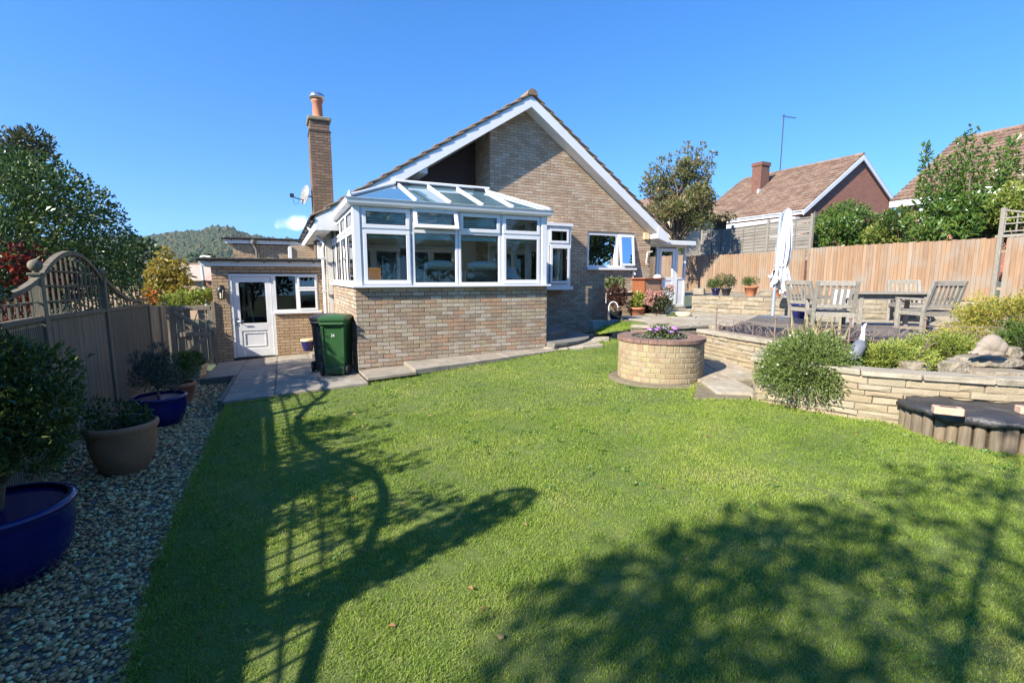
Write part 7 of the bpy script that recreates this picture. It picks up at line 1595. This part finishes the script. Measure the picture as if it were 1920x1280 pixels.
m = MB(); m.tube([(0, 0, 0), (dx * .4, 0, zt_ * .6), (dx, 0, zt_)], .045, 8); m.build('pole', pm('pale_green_paint', [(.52, .60, .56), (.6, .68, .64)], 4, rough=.4), t); m = MB(); m.tube([(dx, 0, zt_), (dx + .1, 0, zt_ + .03), (dx + .32, 0, zt_)], .035, 7); m.build('bracket', m_wpaint, t); m = MB(); m.lathe([(.06, zt_ * .72), (.06, zt_ * .78)], 8, (dx * .55, 0, 0)); m.build('clamp', m_black, t)
c = Vector(pz_at(398, 545, 18)); cl = blob_clumps((c.x, c.y, c.z - .35), (.55, .5, .55), 16, .2); plant('clipped_bush', 'dark clipped bush against the extension corner beyond the gate', 'shrub', (c.x, c.y, -1), cl, 1300, .07, L_dark, .4, .04, crown='crown')
for (u, v, y, r3, lab) in ((255, 480, 24, (1.4, 1, 1.3), 'grey-green tree just right of the holly, before the hillside'), (385, 505, 40, (1.4, 1.2, 1.6), 'distant dark tree beside the pale green post')):
    c = Vector(pz_at(u, v, y)); cl = blob_clumps((c.x, c.y, c.z - .5), r3, 20, .5); plant('distant_tree', lab, 'tree', (c.x, c.y, -1.3), cl, 1400, .26, L_dark, .5, .1, crown='crown')

# ================================================================== WOODED HILL
prof_px = [(-700, 470), (-300, 455), (0, 448), (150, 446), (240, 444), (265, 441), (300, 435), (335, 431), (375, 431), (398, 428), (412, 424), (445, 424), (462, 433), (500, 440), (560, 443), (620, 447), (720, 452), (900, 470), (1100, 492)]
def hill_pt(u, f):
    """f=0 foot, 1 crest; distance grows towards the crest"""
    v = np.interp(u, [p[0] for p in prof_px], [p[1] for p in prof_px]); y = 260 + 330 * f; zt_ = at_y(u, v, 590).z - 6
    x = (u - 960) / FP * y; zz = -1.3 + (zt_ + 1.3) * (f ** 1.25) + 3 * noise.noise(Vector((x * .01, y * .01, 0))); return Vector((x, y, zz))
us = list(range(-700, 1101, 40)); K = 14; m = MB()
m.add([hill_pt(u, k / (K - 1)) for k in range(K) for u in us] + [hill_pt(u, 1) + Vector((0, 120, -40)) for u in us], [(k * len(us) + i, k * len(us) + i + 1, (k + 1) * len(us) + i + 1, (k + 1) * len(us) + i) for k in range(K) for i in range(len(us) - 1)], 0, True)
m.build('hills', pm('hill_pasture', [(.06, .075, .03), (.12, .12, .05), (.09, .10, .04)], .02, rough=1), kind='structure')
ico_v, ico_f = [], []
import bmesh as _bm
b0 = _bm.new(); _bm.ops.create_icosphere(b0, subdivisions=1, radius=1); IV = np.array([v.co[:] for v in b0.verts]); IF = np.array([[v.index for v in f.verts] for f in b0.faces]); b0.free()
nT = 9000; VV, FF = [], []
for i in range(nT):
    u = R.uniform(120, 720); f = R.random() ** .8
    if f < .12 and R.random() < .6: continue
    if .30 < f < .42 and R.random() < .5: continue
    p = hill_pt(u, f); s = R.uniform(1.7, 3.6) * (1.15 if 405 < u < 452 and f > .9 else 1)
    off = np.array([R.uniform(0, 50)] * 3); q = IV.copy()
    ln = 1 + .22 * np.sin(q[:, 0] * 4 + off[0]) * np.cos(q[:, 1] * 5 + off[0]) + .15 * np.sin(q[:, 2] * 7 + q[:, 0] * 6 + off[0]) + NP.normal(size=len(q)) * .09
    q = q * ln[:, None] * np.array([s, s, s * R.uniform(.8, 1.25)]) + np.array([p.x, p.y, p.z + s * .6]); FF.append(IF + len(VV) * len(IV)); VV.append(q)
m_wood = pm('far_wood', [(.03, .05, .018), (.07, .085, .03)], .4, rough=1, bump=.8, bscale=1.2, bdist=1.0, rand=[(.028, .05, .02), (.045, .07, .024), (.075, .085, .03), (.022, .042, .022), (.06, .075, .026), (.105, .085, .03), (.035, .06, .026)], randmix=.7)
np_obj('hillside_wood', np.concatenate(VV), np.concatenate(FF), m_wood, label='dense mixed wood covering the distant hillside', cat='woodland', kind='stuff')

# ================================================================== TREES BEHIND THE CAMERA (they throw the dappled shade on the lawn)
SO_ = 1 / math.tan(SUN_EL)
def shade_at(x, y, h): return (x - SHD.x * h * SO_, y - SHD.y * h * SO_, h)
cl = []
for (x, y, h, r_) in ((1.0, 1.5, 4.2, .5), (.2, 1.0, 4.4, .6), (1.7, 1.9, 4.6, .55), (2.4, 1.9, 4.3, .5), (3.0, 2.1, 4.7, .5), (1.6, 1.0, 4.8, .8), (2.7, 1.3, 5.2, .8), (3.8, 2.6, 4.5, .5), (4.4, 3.0, 4.9, .45), (3.7, 1.9, 5.4, .8), (4.8, 2.6, 5.2, .7), (.8, .3, 5.2, .8), (2.1, .2, 5.6, .9), (3.4, .8, 5.8, .9), (5.2, 3.6, 4.8, .35), (4.6, 4.2, 4.6, .2), (5.4, 4.3, 4.7, .25)):
    cl.append((shade_at(x, y, h), (r_, r_, r_ * .8)))
for (u, v, h, r_) in ((1010, 1240, 4.4, .42), (1100, 1190, 4.5, .42), (1180, 1120, 4.4, .40), (1270, 1090, 4.6, .42), (1090, 1265, 4.8, .5), (1360, 1050, 4.5, .40), (1450, 1035, 4.7, .42), (1540, 1010, 4.5, .36), (1250, 1200, 4.9, .6), (1400, 1150, 5, .6), (1560, 1100, 5, .55), (1840, 890, 4.9, .22), (1700, 880, 4.7, .14), (1310, 1015, 4.3, .18), (940, 1262, 4.2, .2), (1700, 1010, 5, .5), (1830, 960, 5, .45)):
    p = at_surf(u, v, lawn_z); cl.append((shade_at(p.x, p.y, h), (r_, r_, r_ * .8)))
cx_ = sum(c[0][0] for c in cl) / len(cl); cy_ = sum(c[0][1] for c in cl) / len(cl)
plant('garden_tree', 'broad leafy tree behind the viewpoint shading the near lawn', 'tree', (cx_ - .3, cy_ - .6, -.4), cl, 6600, .105, L_mid, .55, .10, crown='crown', fork=.35, nl=7)
cl = []
for _ in range(34): q = FA + FD * R.uniform(-3.4, -.9); cl.append(((q.x - .12 + R.uniform(-.1, .1), q.y + R.uniform(-.1, .1), R.uniform(.9, 1.75)), .17))
for _ in range(30):
    q = FA + FD * R.uniform(-4.3, -.7); L_ = R.uniform(.2, .55)
    for k in range(5): cl.append(((q.x - .1 + .12 * k * L_, q.y, 1.6 + L_ * k * .25), .07))
plant('climbing_shrub', 'loose climbing shrub tangled in the trellis just outside the left edge', 'shrub', (FA.x + .95 - .25, FA.y - 1.9, -.25), cl, 5200, .065, L_dark, .45, .02, up=.3)
p = FA + FD * -4.22; 
t = thing('shadow_column', 'slim unseen leafy column added behind the trellis fence to cast the bar shadow on the lawn', 'tree', (p.x - .12, p.y - .05, -.2)); cl = [((0, 0, .3 + .22 * k), (.19, .19, .22)) for k in range(12)]  # unseen column of assumed kind, added and sized to cast the lawn's bar shadow
V, F = cloud(cl, 7000, .05, .5, .6, shell=.75); np_obj('crown', V, F, L_holly, t); m = MB(); m.tube([(0, 0, 0), (0, 0, 2.8)], .04, 7); m.build('trunk', m_bark, t)
for i, (x, y, r_, h) in enumerate(((2.5, -9.5, 2.6, 5.2), (8.5, -8.5, 2.8, 5.6), (13.5, -5, 2.6, 5.4), (17, -1, 2.6, 5.5), (17, 3.5, 2.2, 6.4), (17.8, 6.8, 2.0, 6.6), (18.2, 9.8, 1.9, 6.4))):
    cl = blob_clumps((x, y, h * .5), (r_, r_ * .7, h * .45), 26, .8)
    plant('boundary_tree', 'dark boundary tree outside the picture, reflected in the kitchen window', 'tree', (x, y, -.5), cl, 4200, .28, L_dark, .55, .14, crown='crown', group='boundary trees outside the picture')

# ================================================================== GRAVEL STONES AND GRASS
def in_poly(X, Y, poly):
    c = np.zeros(len(X), bool); n = len(poly)
    for a in range(n):
        x1, y1 = poly[a][:2]; x2, y2 = poly[(a + 1) % n][:2]
        if y1 == y2: continue
        c ^= ((y1 > Y) != (y2 > Y)) & (X < (x2 - x1) * (Y - y1) / (y2 - y1) + x1)
    return c
GP = [(FA.x + FD.x * s, FA.y + FD.y * s) for s in (4.6, 2, 0, -2, -3.6)] + [(-1.2, .9)] + GEDGE[2:] + [tuple(hp(-2.03, 1.5)[:2]), tuple(hp(-2.62, 1.5)[:2]), tuple(hp(-2.62, 3.2)[:2])]
m_peb = pm('pebbles', [(.24, .18, .12), (.42, .34, .24)], 30, rough=.75, rand=[(0.495, 0.289, 0.119), (0.672, 0.411, 0.174), (0.356, 0.197, 0.078), (0.75, 0.608, 0.294), (0.554, 0.289, 0.102), (0.416, 0.259, 0.119), (0.731, 0.424, 0.165), (0.257, 0.152, 0.065), (0.75, 0.75, 0.386), (0.573, 0.349, 0.157)], randmix=.85, spec=.4)
b0 = _bm.new(); _bm.ops.create_icosphere(b0, subdivisions=1, radius=1); PV1 = np.array([v.co[:] for v in b0.verts]); PF1 = np.array([[v.index for v in f.verts] for f in b0.faces]); b0.free()
b0 = _bm.new(); _bm.ops.create_icosphere(b0, subdivisions=2, radius=1); PV2 = np.array([v.co[:] for v in b0.verts]); PF2 = np.array([[v.index for v in f.verts] for f in b0.faces]); b0.free()
def pebbles(name, n, y0, y1, rr, PV, PF):
    X, Y = NP.uniform(-8, 0, n), NP.uniform(y0, y1, n); k = in_poly(X, Y, GP); X, Y = X[k], Y[k]; n = len(X)
    Z = -.215 - .036 * np.maximum(0, Y - 5.5)
    s = rr * (.6 + .9 * NP.random(n) ** 1.6); sc = np.stack([s * (1 + .5 * NP.random(n)), s, s * (.5 + .25 * NP.random(n))], 1)
    a = NP.random(n) * 6.28; tx = NP.normal(size=n) * .3; ca, sa = np.cos(a), np.sin(a)
    P = PV[None] * sc[:, None, :] * (1 + .10 * NP.normal(size=(n, len(PV), 1)))
    x = P[..., 0]; y = P[..., 1] * np.cos(tx)[:, None] - P[..., 2] * np.sin(tx)[:, None]; z = P[..., 1] * np.sin(tx)[:, None] + P[..., 2] * np.cos(tx)[:, None]
    V = np.stack([x * ca[:, None] - y * sa[:, None] + X[:, None], x * sa[:, None] + y * ca[:, None] + Y[:, None], z + (Z + s * .35 + .012 * NP.random(n))[:, None]], 2)
    F = PF[None] + (np.arange(n) * len(PV))[:, None, None]; return V.reshape(-1, 3), F.reshape(-1, 3)
parts_ = [pebbles('a', 46000, 1.2, 3.6, .0115, PV1, PF1), pebbles('b', 30000, 3.6, 6.4, .0145, PV1, PF1), pebbles('c', 14000, 6.4, 10.5, .019, PV1, PF1)]
VV, FF, o_ = [], [], 0
for V, F in parts_: VV.append(V); FF.append(F + o_); o_ += len(V)
np_obj('gravel', np.concatenate(VV), np.concatenate(FF), m_peb, smooth=True, label='loose mixed pebbles beside the lawn', cat='gravel', kind='stuff')

m_grass = pm('grass_blade', [(0.122, 0.234, 0.025), (0.236, 0.370, 0.042), (0.310, 0.409, 0.058), (0.490, 0.467, 0.145)], .8, rough=.5, spec=.3, rand=[(0.236, 0.361, 0.042), (0.292, 0.409, 0.052), (0.178, 0.302, 0.033), (0.348, 0.439, 0.078), (0.254, 0.380, 0.045), (0.396, 0.419, 0.124), (0.310, 0.409, 0.058), (0.490, 0.448, 0.250)], randmix=.4, trans=.35)
def blades(n, poly, h, w, y0, y1, zf, rng=NP, keepw=None):
    xs = [p[0] for p in poly]; X = rng.uniform(max(min(xs), -6), min(max(xs), 7), n); Y = rng.uniform(y0, y1, n)
    k = in_poly(X, Y, poly) & ((X - PC.x) ** 2 + (Y - PC.y) ** 2 > (PR + .15) ** 2) & (np.abs(X) < 1.12 * np.maximum(Y, .5) + .4); X, Y = X[k], Y[k]; n = len(X); Z = zf(X, Y)
    # mown turf: clumpy height
    cl_ = .75 + .25 * np.sin(X * 5.1 + np.sin(Y * 3.3) * 2) * np.cos(Y * 4.7 + X) + .18 * np.sin(X * 23 + 1) * np.sin(Y * 21)
    H = h * (.5 + .75 * rng.random(n)) * cl_; a = rng.random(n) * 6.28; lean = rng.normal(size=(n, 2)) * .55
    lx, ly = lean[:, 0] * H, lean[:, 1] * H; wx, wy = np.cos(a) * w * .5, np.sin(a) * w * .5
    B = np.stack([X, Y, Z - .004], 1); S = np.stack([wx, wy, np.zeros(n)], 1)
    M1 = B + np.stack([lx * .35, ly * .35, H * .6], 1); T = B + np.stack([lx, ly, H], 1)
    V = np.stack([B - S, B + S, M1 + S * .8, M1 - S * .8, T], 1).reshape(-1, 3); b = (np.arange(n) * 5)[:, None]
    return V, np.concatenate([b + np.array([[0, 1, 2]]), b + np.array([[0, 2, 3]]), b + np.array([[3, 2, 4]])], 0)
lz = lambda X, Y: -0.19 + 0.0371 * X + 0.0307 * Y
sets = [blades(420000, LAWN, .026, .0038, 1.5, 3.4, lz), blades(330000, LAWN, .027, .0054, 3.4, 6.0, lz), blades(200000, LAWN, .029, .0080, 6.0, 11.2, lz)]
BANK = [(1.9, 11.35), (2.25, 11.1), (2.9, 10.55), (3.42, 10.35), (2.95, 11.25), (2.75, 12.3), (2.2, 12.1)]
sets.append(blades(26000, BANK, .05, .012, 10.2, 12.4, lambda X, Y: .3 + .28 * np.clip((X - 1.9) / 1.0, 0, 1)))
# longer fringe where the mower misses: along the gravel, path, planter and wall
eb = []
for a, b in zip(LAWN[1:], LAWN[2:] + LAWN[:1]):
    L_ = math.hypot(b[0] - a[0], b[1] - a[1]); k = int(L_ * 420); f = NP.random(k); X = a[0] + (b[0] - a[0]) * f + NP.normal(size=k) * .025; Y = a[1] + (b[1] - a[1]) * f + NP.normal(size=k) * .025; eb.append((X, Y))
q = NP.random(1500) * 6.28; eb.append((PC.x + (PR + .17) * np.cos(q), PC.y + (PR + .15) * np.sin(q)))
X = np.concatenate([e[0] for e in eb]); Y = np.concatenate([e[1] for e in eb]); k = Y > 1.4; X, Y = X[k], Y[k]; k = len(X); H = .035 + .045 * NP.random(k) ** 2; D_ = unit(np.stack([NP.normal(size=k) * .5, NP.normal(size=k) * .5, np.ones(k)], 1)); W_ = unit(np.cross(D_, NP.normal(size=(k, 3)))) * .0028; B = np.stack([X, Y, lz(X, Y) - .006], 1)
V = np.stack([B - W_, B + W_, B + D_ * H[:, None] * .6 + W_ * .8, B + D_ * H[:, None] * .6 - W_ * .8, B + D_ * H[:, None] + np.array([0, 0, -.006])], 1).reshape(-1, 3); b = (np.arange(k) * 5)[:, None]
sets.append((V, np.concatenate([b + np.array([[0, 1, 2]]), b + np.array([[0, 2, 3]]), b + np.array([[3, 2, 4]])], 0)))
VV, FF, o_ = [], [], 0
for V, F in sets: VV.append(V); FF.append(F + o_); o_ += len(V)
print('grass tris', sum(len(f) for f in FF))
np_obj('grass', np.concatenate(VV), np.concatenate(FF), m_grass, label='closely mown green lawn grass', cat='grass', kind='stuff')
# flat weeds in the turf
k = 420; X, Y = NP.uniform(-3.5, 5, k), NP.uniform(1.7, 9.5, k) ; sel = in_poly(X, Y, LAWN) & (np.sin(X * 1.7 + 1) * np.cos(Y * 1.3) > -.1); X, Y = X[sel], Y[sel]; nn_ = 9
B = np.repeat(np.stack([X, Y, lz(X, Y) + .012], 1), nn_, 0) + NP.normal(size=(len(X) * nn_, 3)) * np.array([[.03, .03, .002]]); D_ = unit(np.concatenate([NP.normal(size=(len(B), 2)), .35 + .3 * NP.random((len(B), 1))], 1))
V, F = leaf_geo(B, D_, .028 * (.6 + .8 * NP.random(len(B))), .7); np_obj('lawn_weeds', V, F, leafmat('clover', [(.09, .20, .03), (.12, .24, .035), (.16, .27, .05)], trans=.3), label='clover and flat weeds scattered in the lawn turf', cat='weeds', kind='stuff')
# fallen leaves
L_fall = leafmat('fallen_leaf', [(.30, .14, .05), (.38, .2, .07), (.24, .12, .05), (.42, .28, .12)], rough=.8, trans=.1)
k = 60; X, Y = NP.uniform(-3, 5, k), NP.uniform(1.8, 9, k); sel = in_poly(X, Y, LAWN); X, Y = X[sel], Y[sel]; B = np.stack([X, Y, lz(X, Y) + .024], 1); D_ = unit(np.concatenate([NP.normal(size=(len(X), 2)), NP.normal(size=(len(X), 1)) * .15], 1)); V, F = leaf_geo(B, D_, .04, .7); np_obj('fallen_leaves', V, F, L_fall, label='scattered brown fallen leaves on the lawn', cat='leaves', kind='stuff')

# thin summer air between here and the hills
m = MB(); m.box(-900, 900, -60, 760, -2.4, 90); hz = m.build('haze', [], kind='stuff')
hm = bpy.data.materials.new('haze'); hm.use_nodes = True; ht = hm.node_tree; ht.nodes.remove(ht.nodes['Principled BSDF']); pv = ht.nodes.new('ShaderNodeVolumePrincipled'); pv.inputs['Color'].default_value = (.86, .92, 1.0, 1); pv.inputs['Density'].default_value = .00016; pv.inputs['Anisotropy'].default_value = .2
ht.links.new(pv.outputs[0], ht.nodes['Material Output'].inputs['Volume']); hz.data.materials.append(hm)
